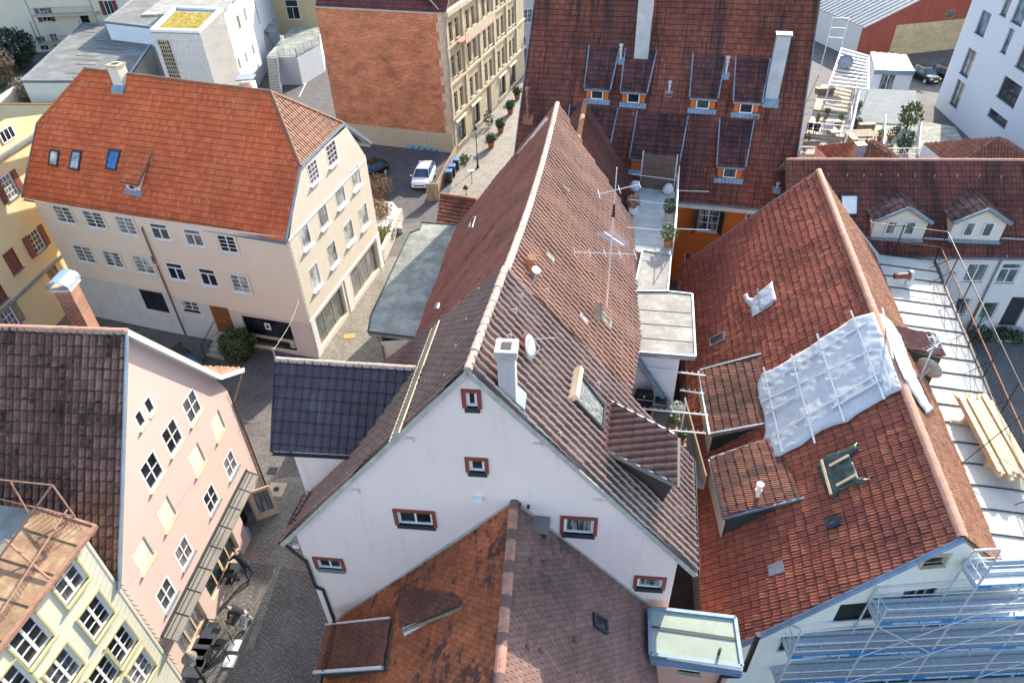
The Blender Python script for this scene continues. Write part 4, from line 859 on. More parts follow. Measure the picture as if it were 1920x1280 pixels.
mbv = MB(); mbv.bar(e0, e1, .14, .12); mbv.bar(e0, c0, .08, .08); mbv.build('roof_edge', M['rust'], houseY)
sm = MB()
for i in range(1, 9): sm.bar(lerp(e0, e1, i / 9 - .03) + V(0, 0, .02), lerp(c0, c1, i / 9 - .03) + V(0, 0, .02), .03, .04)
sm.build('roof_seam', M['rusty'], houseY)
MB().prism([c0 + V(0, 0, -.15), c0 - nY * 7 + V(0, 0, -.15), c1 - nY * 7 + V(0, 0, -.15), c1 + V(0, 0, -.15)], (0, 0, -.2)).build('terrace_floor', M['felt_d'], houseY)
# ================================================================== long house on the right
M['pinkL'] = mat_plaster('very pale pink render', (.74, .68, .65), d=.06)
houseL = thing('long_house', 'long pale pink row house with two gabled dormers on a red brown roof at right', 'house', (32, 38, 0))
l0, l1 = V(30.05, 34.73, 0), V(33.28, 34.43, 0); dL = nrm(l1 - l0); nL = wn(l0, l1); L0 = l0 - dL * 13; L1 = l0 + dL * 22; lLn = 35.0; ezL = 5.75
eL0 = L0 + nL * .35 + V(0, 0, ezL); eL1 = L1 + nL * .35 + V(0, 0, ezL); ssl = nrm(-nL * math.cos(math.radians(43)) + V(0, 0, math.sin(math.radians(43)))); nLr = np.cross(dL, ssl)
_r = onp(1700, 299, eL0, nLr); vL = (_r - eL0) @ ssl
tiles('roof', houseL, [eL0, eL1, eL1 + ssl * vL, eL0 + ssl * vL], dL, .24, .37, 'flat', T['long'], M['wood'], wave=.015)
rb0, rb1 = eL0 + ssl * vL, eL1 + ssl * vL; bkv = -nL * (vL * math.cos(math.radians(43)) * 2)
tiles('roof', houseL, [rb0, rb1, eL1 + bkv, eL0 + bkv], dL, .24, .37, 'flat', T['long'], M['wood'], wave=.01)
ridge_tiles(houseL, [rb0 + V(0, 0, .02), rb1 + V(0, 0, .02)], [T['Er'], T['Er']], .12, .4)
wL = []
for px, py, ww, hh, o_ in ((1830, 512, 1.25, 1.3, dict(nx=2, pane='glass_g')), (1891, 513, 1.15, 1.4, dict(nx=2, top=.25, pane='glass_g')), (1853, 583, .95, 1.35, dict(nx=1, pane='glass_g')), (1802, 575, .9, 1.3, dict(nx=1, pane='glass_c')), (1790, 512, .3, .3, dict(nx=1))): wL.append((*uz(L0, L1, px, py), ww, hh, o_))
ud = uz(L0, L1, 1897, 592)
facade(houseL, L0, L1, [(0, 0), (lLn, 0), (lLn, ezL), (0, ezL)], wL, M['pinkL'], extra=[(ud[0], 1.55, 1.1, 2.3)])
MB().obox(L0 + dL * (ud[0] - .55) + V(0, 0, .4) - nL * .25, dL * 1.1, V(0, 0, 2.3), nL * .05).build('door', M['dark'], houseL)
gutter(houseL, eL0 + nL * .05 - V(0, 0, .05), eL1 + nL * .05 - V(0, 0, .05), .08, 'zinc')
_p = onw(1876, 487, L0, L1) + nL * .08; pipe(houseL, [_p + nL * .3 + V(0, 0, .5), _p, V(_p[0], _p[1], 2.6)], .06, 'zinc'); pipe(houseL, [V(_p[0], _p[1], 2.6), V(_p[0], _p[1], .1)], .07, 'copper')
wall(houseL, L1, L1 + bkv, [(0, 0), (8, 0), (8, ezL), (4, ezL + 4), (0, ezL)], [], M['pinkL'])
sheet('street', [(22, 5), (70, 5), (70, 32.5), (22, 34.8)], .004, M['cobble'])
# ================================================================== C: brick building with stone street front
CR = V(-5.2, 66.3, 0); CL = hv(P(592, 20, 12.8)); CF = V(1.44, 86.7, 0); dC = nrm(CF - CR); CF2 = CR + dC * 26
houseC = thing('brick_building', 'town building with blank orange brick side wall and sandstone street front', 'building', (-6, 75, 0))
CZ = zat(840, 25, CR)
M['brick'] = mat_brick('orange brick', (.60, .20, .085), (.42, .12, .05), (.50, .33, .22), dirv=tuple(nrm(CR - CL)[:2]), bw=.38, bh=.125, ms=.018, var=.45)
M['ashlar'] = mat_brick('sandstone ashlar', (.50, .42, .28), (.46, .39, .26), (.36, .31, .22), dirv=tuple(dC[:2]), bw=.9, bh=.42, ms=.012, var=.15)
LC = np.linalg.norm(CR - CL)
wall(houseC, CL, CR, [(0, 2.0), (LC - .5, 2.0), (LC - .5, CZ), (0, CZ)], [], M['brick'])
M['plinthC'] = mat_plaster('stained sandstone plinth', (.46, .40, .30), (.2, .17, .13), d=.5)
wall(houseC, CL, CR, [(0, 0), (LC, 0), (LC, 2.0), (0, 2.0)], [], M['plinthC'])
mbv = MB(); dCl = nrm(CR - CL); nCl = wn(CL, CR)
for i in range(14):
    w_ = .42 if i % 2 else .75; mbv.obox(CL + dCl * (LC - w_) + V(0, 0, 2.0 + i * (CZ - 2) / 14) - nCl * .1, dCl * w_, V(0, 0, (CZ - 2) / 14), nCl * .12)
mbv.build('quoin', M['stone'], houseC)
wC = []; ow = dict(frame='stone', nx=2, nz=1, top=.28, pane='glass', sill='stone', recess=.2, sill_d=.18, fw=.08)
fl = [(4.1, 1.9), (7.5, 1.9), (10.6, 1.7)]
uC = [1.6, 3.2, 6.2, 7.8, 11.0, 12.6, 15.6, 17.2, 20.0, 21.4]
for zc, hh in fl:
    for u in uC: wC.append((u, zc + .6, .95, hh, ow))
for u, ww in ((2.4, 2.6), (7.0, 2.6), (16.4, 2.8), (20.7, 2.6)): wC.append((u, 1.55, ww, 2.3, dict(frame='dark', nx=2, sill='stone', pane='glass', recess=.25, fw=.08)))
facade(houseC, CR, CF2, [(0, 0), (26, 0), (26, CZ), (0, CZ)], wC, M['ashlar'], reveal=.25, extra=[(11.6, 1.5, 1.5, 3.0)])
nC = wn(CR, CF2); mbv = MB()
for z in (3.35, 6.55, 9.9): mbv.obox(CR + V(0, 0, z) + nC * .002, dC * 26, V(0, 0, .22), nC * .2)
mbv.obox(CR + V(0, 0, CZ - .3) + nC * .002, dC * 26, V(0, 0, .4), nC * .5); mbv.build('cornice', M['stone'], houseC)
for u in (.35, 4.7, 9.4, 14.1, 18.6, 22.6): MB().obox(CR + dC * (u - .3) + nC * .002 + V(0, 0, 3.6), dC * .6, V(0, 0, CZ - 3.95), nC * .16).build('pilaster', M['stone'], houseC)
for u in (2.4, 7.0, 16.4, 20.7): MB().prism([CR + dC * (u - 1.4) + V(0, 0, 2.95) + nC * .01, CR + dC * (u + 1.4) + V(0, 0, 2.95) + nC * .01, CR + dC * (u + 1.4) + V(0, 0, 2.78) + nC * .22, CR + dC * (u - 1.4) + V(0, 0, 2.78) + nC * .22], (0, 0, -.05)).build('awning', M['stone'], houseC)
for k in range(4):
    for u in uC[:8]:
        pass
bal = MB(); b0 = CR + dC * 2.6 + V(0, 0, 9.9); bal.obox(b0, dC * 9, V(0, 0, .18), nC * 1.1); bl = bal.build('balcony', M['pinkW'], houseC)
MB().obox(b0 + nC * 1.02 + V(0, 0, .18), dC * 9, V(0, 0, .8), nC * .06).build('balcony_rail', M['stone'], bl)
pipe(houseC, [CR + nC * .25 + dC * .1 + V(0, 0, CZ - .4), CR + nC * .12 + dC * .12 + V(0, 0, CZ - 1.5), CR + nC * .12 + dC * .12 + V(0, 0, .1)], .08, 'zinc')
up_ = -wn(CL, CR); tC0 = CL + V(0, 0, CZ); tC1 = CR + V(0, 0, CZ); 
tiles('roof', houseC, [tC0, tC1 + dCl * .3, tC1 + dCl * .3 + up_ * 4 + V(0, 0, 4.5), tC0 + up_ * 4 + V(0, 0, 4.5)], dCl, .3, .4, 'flat', T['purple'], M['zinc'])
tiles('roof', houseC, [tC1 + dC * .2, CF2 + V(0, 0, CZ), CF2 + V(0, 0, CZ + 4) - nC * 4, tC1 + dC * .2 - nC * 4 + V(0, 0, 4)], dC, .3, .4, 'flat', T['purple'], M['zinc'])
MB().bar(tC0 + nCl * .06, tC1 + nCl * .06, .12, .14).build('roof_edge', M['zinc'], houseC)
# street surfaces
sheet('street', [(-4.9, 66.0), (-5.4, 52), (5.5, 52), (16, 112), (9.6, 112)], .012, M['slabs'])
sheet('street', [(-34, -12), (-3, -12), (-3, 52), (-34, 52)], .004, M['cobble'])
sheet('pavement', [(-12.6, 34.1), (-9.4, 46.5), (-5.2, 46.5), (-5.2, 34.2), (-8.0, 31), (-10.6, 29.5)], .016, M['slabs'])
sheet('street', [(-14.5, 19.5), (-12.8, 24.2), (-5, 25), (-5, 17.5)], .008, M['cobble_lit'])  # paler setts paint in the sunlit patch of the street
# ================================================================== roof fittings: helpers
def wpart(name, A, B, u, z, w_, h_, parent, frame='white', pane='glass', nx=1, off=.02, fw=.07):
    """small window, one mesh with two materials"""
    A, B = hv(A), hv(B); d = nrm(B - A); n = wn(A, B); c = A + d * u + V(0, 0, z) + n * off; mb = MB()
    def r_(u0, u1, z0, z1, dp, mi, o=0): mb.obox(c + d * u0 + V(0, 0, z0) + n * o, d * (u1 - u0), V(0, 0, z1 - z0), n * dp, mi)
    r_(-w_ / 2, -w_ / 2 + fw, -h_ / 2, h_ / 2, .06, 0); r_(w_ / 2 - fw, w_ / 2, -h_ / 2, h_ / 2, .06, 0)
    r_(-w_ / 2 + fw, w_ / 2 - fw, -h_ / 2, -h_ / 2 + fw, .06, 0); r_(-w_ / 2 + fw, w_ / 2 - fw, h_ / 2 - fw, h_ / 2, .06, 0)
    for i in range(1, nx): x = -w_ / 2 + w_ * i / nx; r_(x - .03, x + .03, -h_ / 2 + fw, h_ / 2 - fw, .055, 0)
    r_(-w_ / 2 + fw, w_ / 2 - fw, -h_ / 2 + fw, h_ / 2 - fw, .02, 1, .004); return mb.build(name, [M[frame], M[pane]], parent)
def shed_dormer(root, p0, n, b0, b1, e0, e1, t0, t1, tile, wallm, trim='zinc_blue', win=(.55, .8), tl=(.24, .37, 'flat'), zoff=0, apron=True, oh=.18, fr='white'):
    B0, B1 = onp(*b0, p0, n), onp(*b1, p0, n)
    T0, T1 = onp(*t0, p0, n), onp(*t1, p0, n)
    zz = (zat(*e0, B0) - B0[2] + zat(*e1, B1) - B1[2]) / 2
    F0_, F1_ = B0 + V(0, 0, zz), B1 + V(0, 0, zz); dd = nrm(hv(B1) - hv(B0)); out = nrm(hv(F0_ + F1_) - hv(T0 + T1)); 
    mb = MB(); mb.poly([B0, B1, F1_, F0_]); mb.poly([F0_, T0, B0]); mb.poly([B1, T1, F1_])
    dm = mb.build('dormer', wallm, root)
    sl_ = nrm(F0_ + F1_ - T0 - T1); E0_, E1_ = F0_ + sl_ * oh - dd * .12, F1_ + sl_ * oh + dd * .12
    tiles('dormer_roof', dm, [T0 - dd * .1, E0_, E1_, T1 + dd * .1], dd, *tl, tile, M['wood'], wave=.008, thick=.1, lift=.05)
    for nm, a, b in (('dormer_verge', T0 - dd * .12 + V(0, 0, .05), E0_ - dd * .02 + V(0, 0, .05)), ('dormer_verge', T1 + dd * .12 + V(0, 0, .05), E1_ + dd * .02 + V(0, 0, .05)), ('dormer_gutter', E0_ + V(0, 0, -.02) + sl_ * .05, E1_ + V(0, 0, -.02) + sl_ * .05)):
        MB().bar(a, b, .08, .1).build(nm, M[trim], dm)
    if win:
        L_ = np.linalg.norm(hv(B1) - hv(B0)); wpart('dormer_window', F0_, F1_, L_ / 2, (B0[2] + B1[2]) / 2 + zz * .48, win[0] * L_, min(win[1], zz * .9), dm, frame=fr)
    if apron: MB().prism([B0 - dd * .15 + n * .02, B1 + dd * .15 + n * .02, B1 + dd * .15 + n * .02 - np.cross(n, np.cross((0, 0, 1.), n)) * 0 + nrm(np.cross(np.cross(n, (0, 0, 1.)), n)) * -.35, B0 - dd * .15 + n * .02 + nrm(np.cross(np.cross(n, (0, 0, 1.)), n)) * -.35], n * .03).build('dormer_apron', M['zinc_blue'], dm)
    return dm
def stack(root, p0, n, bpx, tpx, w_, d_, mat, cap='concrete', name='chimney', ax=None, caph=.12, hole=True, capo=.06):
    b = onp(*bpx, p0, n); zt = zat(*tpx, b); ax = nrm(hv(ax)) if ax is not None else V(1, 0, 0); ay = V(-ax[1], ax[0], 0)
    c = MB().obox(V(b[0], b[1], b[2] - 1.2) - ax * w_ / 2 - ay * d_ / 2, ax * w_, ay * d_, V(0, 0, zt - b[2] + 1.2)).build(name, mat, root, bevel=.015)
    W_, D_ = w_ + capo * 2, d_ + capo * 2; k = MB().obox(V(b[0], b[1], zt + .002) - ax * W_ / 2 - ay * D_ / 2, ax * W_, ay * D_, V(0, 0, caph))
    cp = k.build('chimney_cap', M[cap], c, bevel=.015)
    if hole: MB().obox(V(b[0], b[1], zt + caph + .003) - ax * w_ * .28 - ay * d_ * .28, ax * w_ * .56, ay * d_ * .56, V(0, 0, .015)).build('flue', M['black'], c)
    ds = nrm(hv(n)); dd_ = max((ax, -ax, ay, -ay), key=lambda v: v @ ds); pe = V(-dd_[1], dd_[0], 0); hl = (d_ if abs(dd_ @ ay) > .5 else w_) / 2; pw = (w_ if abs(dd_ @ ay) > .5 else d_) / 2 + .08
    zf = b[2] - hl * abs((hv(n) @ dd_)) / n[2] + .05; MB().obox(V(b[0], b[1], zf) + dd_ * hl - pe * pw, pe * pw * 2, dd_ * .25 - V(0, 0, .25 * abs(hv(n) @ dd_) / n[2]), V(0, 0, .22)).build('flashing', M['zinc_blue'], c)
    return c
def vent(root, p0, n, bpx, tpx, r=.06, mat='galv', hood=True, plate='zinc', name='vent_pipe'):
    b = onp(*bpx, p0, n); zt = zat(*tpx, b); mb = MB(); mb.tube(b - n * .1, V(b[0], b[1], zt), r, 10)
    if hood: mb.tube(V(b[0], b[1], zt - r), V(b[0], b[1], zt + r * .6), r * 1.6, 10); mb.tube(V(b[0], b[1], zt - r * 4), V(b[0], b[1], zt - r * 3), r * 1.4, 10)
    o = mb.build(name, M[mat], root)
    sl_ = nrm(np.cross(np.cross(n, (0, 0, 1.)), n)); e_ = np.cross(sl_, n)
    MB().obox(b - e_ * r * 3 - sl_ * r * 3 + n * .03, e_ * r * 6, sl_ * r * 6, n * .02).build('flashing', M[plate], o); return o
def skylight(root, p0, n, quad, pane='glass', frame='dark', up=.12, fw=.07, name='skylight'):
    q = [onp(*p, p0, n) for p in quad]; c = sum(q) / 4; mb = MB(); k = len(q)
    for i in range(4):
        a, b = q[i], q[(i + 1) % 4]; ia, ib = a + (c - a) * (fw * 2 / np.linalg.norm(c - a)), b + (c - b) * (fw * 2 / np.linalg.norm(c - b))
        mb.prism([a - n * .02, b - n * .02, ib - n * .02, ia - n * .02], n * (up + .02))
    o = mb.build(name, M[frame], root); MB().poly([x + (c - x) * .1 + n * (up * .75) for x in q]).build('pane', M[pane], o); return o
UPV = V(0, 0, 1)
# ---- D
T['Dd'] = mat_tile('dark dormer tile', [(.13, .05, .045), (.15, .06, .05), (.115, .045, .042), (.17, .065, .055)], .3, ((.035, .022, .026), 1.2, .47, .62, .8), stretch=(1., .12))
for b0, b1, e0, e1, t0, t1 in (((1099, 185), (1140, 188), (1093, 161), (1146, 166), (1108, 87), (1158, 92)), ((1166, 192), (1208, 195), (1162, 166), (1214, 172), (1176, 93), (1228, 97)), ((1294, 203), (1339, 206), (1291, 178), (1346, 183), (1303, 102), (1357, 107)), ((1375, 211), (1420, 214), (1372, 185), (1430, 190), (1383, 107), (1440, 112)), ((1344, 333), (1389, 336), (1341, 305), (1398, 312), (1353, 223), (1410, 228))):
    shed_dormer(houseD, D1, nD, b0, b1, e0, e1, t0, t1, T['Dd'], M['orangeW'])
shed_dormer(houseD, D1, nD, (1183, 318), (1268, 324), (1181, 293), (1270, 299), (1198, 210), (1287, 218), T['Dd'], M['orangeW'], win=None)
shed_dormer(houseD, D1, nD, (1063, 286), (1140, 292), (1058, 262), (1140, 268), (1072, 198), (1155, 205), T['Dd'], M['orangeW'], win=None)
M['zincch'] = mat_plain('pale zinc chimney casing', (.42, .48, .52), .45, .2, .15, 2)
stack(houseD, D1, nD, (1203, 103), (1216, -30), .95, .7, M['zincch'], 'zinc', ax=eD); stack(houseD, D1, nD, (1447, 176), (1469, 66), .85, .7, M['zincch'], 'zinc', ax=eD)
for b_, t_ in (((1163, 115), (1165, 84)), ((1360, 143), (1363, 107))): vent(houseD, D1, nD, b_, t_, .085)
for b_, t_ in (((1254, 176), (1256, 153)), ((1456, 357), (1457, 343))): vent(houseD, D1, nD, b_, t_, .08)
vent(houseD, D1, nD, (990, 225), (991, 167), .12, 'copper', True, 'terra')
# ---- A
nAx = nrm(np.cross(J - AP, nAr))
M['chimA'] = mat_plaster('grey pink chimney render', (.52, .47, .46), d=.2)
stack(houseA, AP, nAr, (953, 735), (949, 662), .48, .5, M['chimA'], 'concrete', ax=dA, caph=.26, capo=.07)
skylight(houseA, AP, nAr, ((1073, 696), (1128, 766), (1124, 810), (1065, 749)), 'glass_w', 'dark', .22)
q = [onp(1063, 747, AP, nAr), onp(1073, 692, AP, nAr)]; MB().obox(q[0], q[1] - q[0], nrm(onp(1128, 766, AP, nAr) - onp(1073, 696, AP, nAr)) * .18, nAr * .36).build('skylight_hood', M['stone'], houseA)
Bn = onp(1243, 940, AP, nAr); zt = zat(1260, 905, Bn); tn = V(Bn[0], Bn[1], zt); tn = onw(1263, 908, Bn, Bn + nrm(J - AP)); tf = onp(1260, 816, tn, UPV); rj = nrm(hv(J) - hv(AP)); tf = tn + rj * np.linalg.norm(hv(tf) - hv(tn))
Tn, Tf = onp(1133, 845, AP, nAr), onp(1143, 753, AP, nAr); Bf = Bn + rj * np.linalg.norm(hv(tf) - hv(tn))
mb = MB(); mb.poly([Bn, Bf, tf, tn]); mb.poly([Bn, tn, Tn]); mb.poly([Tf, tf, Bf]); M['slateD'] = mat_felt('dark slate cheek', (.05, .047, .05), .6); dm = mb.build('dormer', M['slateD'], houseA)
sl_ = nrm(tn - Tn); tiles('dormer_roof', dm, [Tn, tn + sl_ * .15, tf + sl_ * .15, Tf], rj, .30, .36, 'hollow', T['A'], M['wood'], wave=.005, lift=.06)
MB().bar(tn + sl_ * .18 - V(0, 0, .05), tf + sl_ * .18 - V(0, 0, .05), .09, .08).build('dormer_gutter', M['iron'], dm)
for a, b in ((Tn, tn), (Tf, tf)): MB().bar(a + V(0, 0, .05), b + V(0, 0, .05), .06, .1).build('dormer_verge', M['zinc'], dm)
def dish(name, label, c, r, facing, mast, group=None, mat='galv'):
    t = thing(name, label, 'satellite dish', mast, group); f = nrm(facing); a = nrm(np.cross(f, (0, 0, 1.))); b = np.cross(a, f); vs = [c - f * .12 * r]; n = 18
    for ring in (.5, 1.0):
        for i in range(n): th = 2 * math.pi * i / n; vs.append(c + (a * math.cos(th) + b * math.sin(th)) * r * ring - f * r * .12 * (1 - ring ** 2))
    fs = [[0, 1 + i, 1 + (i + 1) % n] for i in range(n)] + [[1 + i, 1 + n + i, 1 + n + (i + 1) % n, 1 + (i + 1) % n] for i in range(n)]
    o = MB().add(vs, fs).build('reflector', M[mat], t, True); so_ = o.modifiers.new('solid', 'SOLIDIFY'); so_.thickness = .02
    MB().path([c - b * r * .9, c + f * r * .9 - b * .1]).build('feed_arm', M['galv'], t) if 0 else MB().tube(c - b * r * .95, c + f * r * .9 - b * r * .2, .015).build('feed_arm', M['galv'], t)
    MB().tube(c + f * r * .86 - b * r * .2, c + f * r * 1.05 - b * r * .15, .04).build('receiver', M['dark'], t)
    MB().tube(mast, c - f * .06, .025).build('mount', M['galv'], t); return t
m0 = onp(997, 672, AP, nAr); dish('satellite_dish', 'small grey satellite dish beside the pink house chimney', m0 + V(-.05, -.1, .55), .38, V(.85, -.25, .3), m0)
ms = thing('antenna_mast', 'short antenna mast with side arm just right of the pink house chimney', 'antenna', onp(985, 655, AP, nAr))
b = onp(985, 660, AP, nAr); MB().tube(b, b + V(0, 0, .7), .04).build('mast', M['terra'], ms); MB().tube(b + V(0, 0, .5), b + V(.9, -.1, .6), .015).build('arm', M['galv'], ms)
# roof ladder on the left slope
la, lb = onp(822, 613, AP, nAl), onp(746, 825, AP, nAl); ld = thing('roof_ladder', 'pale metal roof ladder lying on the dark left slope of the pink house', 'ladder', la)
sd_ = nrm(np.cross(lb - la, nAl)); la, lb = la + nAl * .14, lb + nAl * .14
for sg in (-1, 1): MB().bar(la + sd_ * .24 * sg, lb + sd_ * .24 * sg, .035, .04, nAl).build('rail', M['stone'], ld)
for i in range(30): p = lerp(la, lb, (i + .5) / 30); MB().bar(p - sd_ * .24, p + sd_ * .24, .03, .03, nAl).build('rung', M['stone'], ld)
sg_ = MB()
for k in range(2):
    a, b = onp(590 - k * 10, 925 + k * 8, AP, nAl) + nAl * (.15 + .1 * k), onp(552 - k * 2, 985 + k * 8, AP, nAl) + nAl * (.15 + .1 * k); sg_.tube(a, b, .02)
for i in range(8): p = lerp(onp(588, 928, AP, nAl), onp(552, 986, AP, nAl), i / 7); sg_.tube(p, p + nAl * .3, .015)
sg_.build('snow_guard', M['iron'], houseA)
for px, py in ((897, 932),): MB().cbox(onw(px, py, GA0, GA1) + nA * .08, dA * .28, UPV * .2, nA * .16).build('vent_box', M['white'], houseA)
for px, py in ((975, 943), (991, 947)): MB().tube(onw(px, py, GA0, GA1), onw(px, py, GA0, GA1) + nA * .12, .05).build('vent_pipe', M['dark'], houseA)
for px, py in ((768, 822), (667, 918), (1008, 832), (1120, 936), (556, 1020)): MB().cbox(onw(px, py, GA0, GA1) + nA * .06, dA * .22, UPV * .16, nA * .1).build('wall_bracket', M['pinkA'], houseA)
for (px, py), c_ in (((990, 500), 'terra'), ((998, 524), 'zinc')):
    b = onp(px, py, J2, nMr); mb = MB(); mb.tube(b, b + V(.12, -.1, .42), .16, 10, .13); mb.tube(b + V(.12, -.1, .42), b + V(.14, -.12, .47), .17, 10); tag(mb.build('roof_vent', M[c_]), 'stubby terracotta roof vent at the seam between two roofs' if c_ == 'terra' else 'stubby grey metal roof vent below the terracotta vent at the roof seam', 'roof vent')
def hooks(root, p0, n, pts, h=.16):
    for px, py in pts:
        b = onp(px, py, p0, n); sl = nrm(np.cross(np.cross(n, (0, 0, 1.)), n)); e_ = np.cross(sl, n); MB().path([b + n * .02, b + n * h - sl * .05, b + n * .05 - sl * .16], .018, 5).build('snow_hook', M['galv'], root)
hooks(houseA, AP, nAr, ((1021, 543), (972, 553), (960, 580), (950, 628), (1116, 718), (1157, 838), (1043, 812), (1180, 905)), .14)
hooks(houseA, AP, nAl, ((905, 543), (882, 600), (862, 650), (842, 705)), .14)
# ---- middle house glass tiles, hatch, TV mast
for px, py in ((1058, 346), (1081, 298), (1027, 476), (1091, 592)):
    b = onp(px, py, J2, nMr) + V(0, 0, -.2); sl = nrm(np.cross(np.cross(nMr, (0, 0, 1.)), nMr)); e_ = np.cross(sl, nMr); MB().obox(b + nMr * .10 - e_ * .13 - sl * .25, e_ * .26, sl * .5, nMr * .03).build('glass_tile', M['glass_w'], houseM)
skylight(houseM, J2 - V(0, 0, .2), nMr, ((1118, 583), (1140, 606), (1139, 619), (1117, 597)), 'glass_w', 'zinc', .2); 
q0 = onp(1113, 600, J2, nMr); MB().obox(q0, V(.05, .35, .55), V(.32, .1, -.1), nMr * .03).build('hatch_lid', M['wood'], houseM)
for qd in (((884, 432), (891, 412), (899, 409), (892, 430)), ((823, 583), (826, 572), (831, 573), (828, 583))): skylight(houseM, J2 - V(0, 0, .3), nMl, qd, 'glass_w', 'zinc', .25)
def yagi(mb, c, d, up, n, L_, w0=.5, w1=.25):
    mb.tube(c - d * L_ * .4, c + d * L_ * .6, .018, 5)
    for i in range(n): p = c - d * L_ * .4 + d * L_ * i / (n - 1); w_ = w0 + (w1 - w0) * i / (n - 1); mb.tube(p - up * w_, p + up * w_, .012, 4)
mbp = onp(1138, 572, J2, nMr) + V(0, 0, -.3); an = thing('tv_antenna', 'tall thin television antenna mast standing on the tan tiled roof', 'antenna', mbp)
zt = zat(1152, 402, mbp); top = V(mbp[0], mbp[1], zt); MB().tube(mbp, top, .035, 7).build('mast', M['galv'], an); MB().tube(top - V(0, 0, .1), top + V(0, 0, .45), .07, 8, .04).build('mast_joint', M['black'], an); MB().tube(top + V(0, 0, .4), top + V(0, 0, 1.9), .02, 6).build('top_rod', M['galv'], an)
for zf, dv_, n_, L_, wu in ((.62, V(-1, .15, 0), 5, 2.4, V(0, 1, 0)), (.78, V(.35, -.5, -.05), 12, 1.1, V(1, .2, 0)), (1.22, V(.9, .2, .1), 3, 1.6, V(0, 1, 0))):
    mb = MB(); yagi(mb, lerp(mbp, top, zf), nrm(dv_), nrm(wu), n_, L_, .38, .28); mb.build('yagi', M['galv'], an)
# ---- B
stack(houseB, RgR, nBf, (228, 152), (226, 122), .75, .75, M['cream_l'], 'stone', ax=hv(ezr) - hv(ezl), caph=.12); 
zR = onp(440, 168, RgR, nBf); c2 = zR + V(.5, .9, -.9); mb = MB(); mb.obox(c2 - V(.4, .4, 2), V(.8, 0, 0), V(0, .8, 0), V(0, 0, 3.0)); ch = mb.build('chimney', M['cream_l'], houseB); MB().prism([c2 + V(-.5, -.5, 1.25), c2 + V(.5, -.5, 1.25), c2 + V(.5, .5, 1.25), c2 + V(-.5, .5, 1.25)], V(0, 0, .08)).build('chimney_cap', M['zinc'], ch)
for qd, p_ in ((((96, 281), (114, 283), (109, 314), (92, 311)), 'glass_w'), (((137, 282), (155, 284), (149, 322), (130, 318)), 'glass_w'), (((206, 280), (228, 283), (219, 322), (199, 318)), 'glass_sky')):
    if p_ == 'glass_sky' and p_ not in M: M[p_] = mat_glass('blue skylight glass', (.02, .12, .30), .1)
    skylight(houseB, RgR, nBf, qd, p_, 'dark', .12, .08)
shed_dormer(houseB, RgR, nBf, (238, 353), (264, 359), (232, 335), (262, 341), (246, 277), (284, 283), T['cream'], M['white'], 'terra', win=(.5, .6), tl=(.235, .37, 'flat'))
hooks(houseB, RgR, nBf, [(158, 152), (208, 158), (245, 163), (289, 169), (334, 175), (369, 180), (400, 184), (441, 190), (483, 194), (86, 238), (286, 301), (540, 305)], .2)
# ---- E dormers and skylights
T['Em'] = mat_tile('mossy dormer tile', [(.28, .12, .085), (.24, .10, .07), (.20, .085, .06), (.33, .15, .10)], .3, ((.075, .05, .035), .9, .48, .62, .75))
M['creamd'] = mat_plaster('cracked cream boards', (.50, .46, .38), (.25, .15, .1), d=.6); M['tarred'] = mat_felt('tarred dormer cheek', (.045, .05, .045), .6)
for b0, b1, e0, e1, t0, t1, tl_ in (((1312, 738), (1330, 850), (1325, 694), (1338, 812), (1428, 668), (1442, 790), T['Em']), ((1331, 905), (1354, 1006), (1340, 854), (1357, 970), (1448, 826), (1505, 930), T['dorm'])):
    dm = shed_dormer(houseE, E1, nE, b1, b0, e1, e0, t1, t0, tl_, M['tarred'], 'zinc', None, (.22, .36, 'rib'), apron=False)
    B0, B1 = onE(*b0), onE(*b1); z0, z1 = zat(*e0, B0) - B0[2], zat(*e1, B1) - B1[2]; o_ = -hv(sE) * 0 + lE * .03
    MB().prism([B1 + o_, B0 + o_, B0 + o_ + V(0, 0, z0 - .22), B1 + o_ + V(0, 0, z1 - .22)], lE * .05).build('dormer_front', M['creamd'], dm)
skylight(houseE, E1, nE, ((1330, 636), (1360, 622), (1361, 637), (1331, 653)), 'glass', 'zinc', .1)
skylight(houseE, E1, nE, ((1549, 977), (1576, 967), (1578, 984), (1553, 995)), 'glass_g', 'dark', .14, .1)
b = onE(1457, 1067); sl = -sE; e_ = rE3; MB().obox(b - e_ * .22 - sl * .3 + nE * .07, e_ * .44, sl * .6, nE * .02).build('zinc_patch', M['zinc'], houseE)
vb = onE(1412, 935); vent(houseE, E1, nE, (1410, 960), (1415, 905), .09, 'white', True, 'zinc')
# right-slope dormer
nE2 = pn(E1, E2, Ra)
shed_dormer(houseE, E1, nE2, (1742, 716), (1720, 668), (1752, 648), (1772, 612) if 0 else (1748, 620), (1690, 650), (1676, 612), T['purple'], M['tarred'], 'dark', None, (.26, .36, 'rib'), apron=False) if 0 else None
a = onp(1676, 613, E1, nE2); b = onp(1695, 655, E1, nE2); ox = nrm(hv(Ra) - hv(E1)); zt = a[2] - .15
T0, T1 = a, b; e0_, e1_ = T0 + ox * 1.9 - V(0, 0, .35), T1 + ox * 1.9 - V(0, 0, .35)
mb = MB(); g0, g1 = e0_ - ox * .15 - V(0, 0, .1), e1_ - ox * .15 - V(0, 0, .1); f0, f1 = V(g0[0], g0[1], DKz), V(g1[0], g1[1], DKz)
mb.poly([f1, f0, g0, g1]); mb.poly([T1, f1, g1]); mb.poly([T0, g0, f0]); mb.poly([T1, V(T1[0], T1[1], DKz), f1]); dm = mb.build('dormer', M['tarred'], houseE)
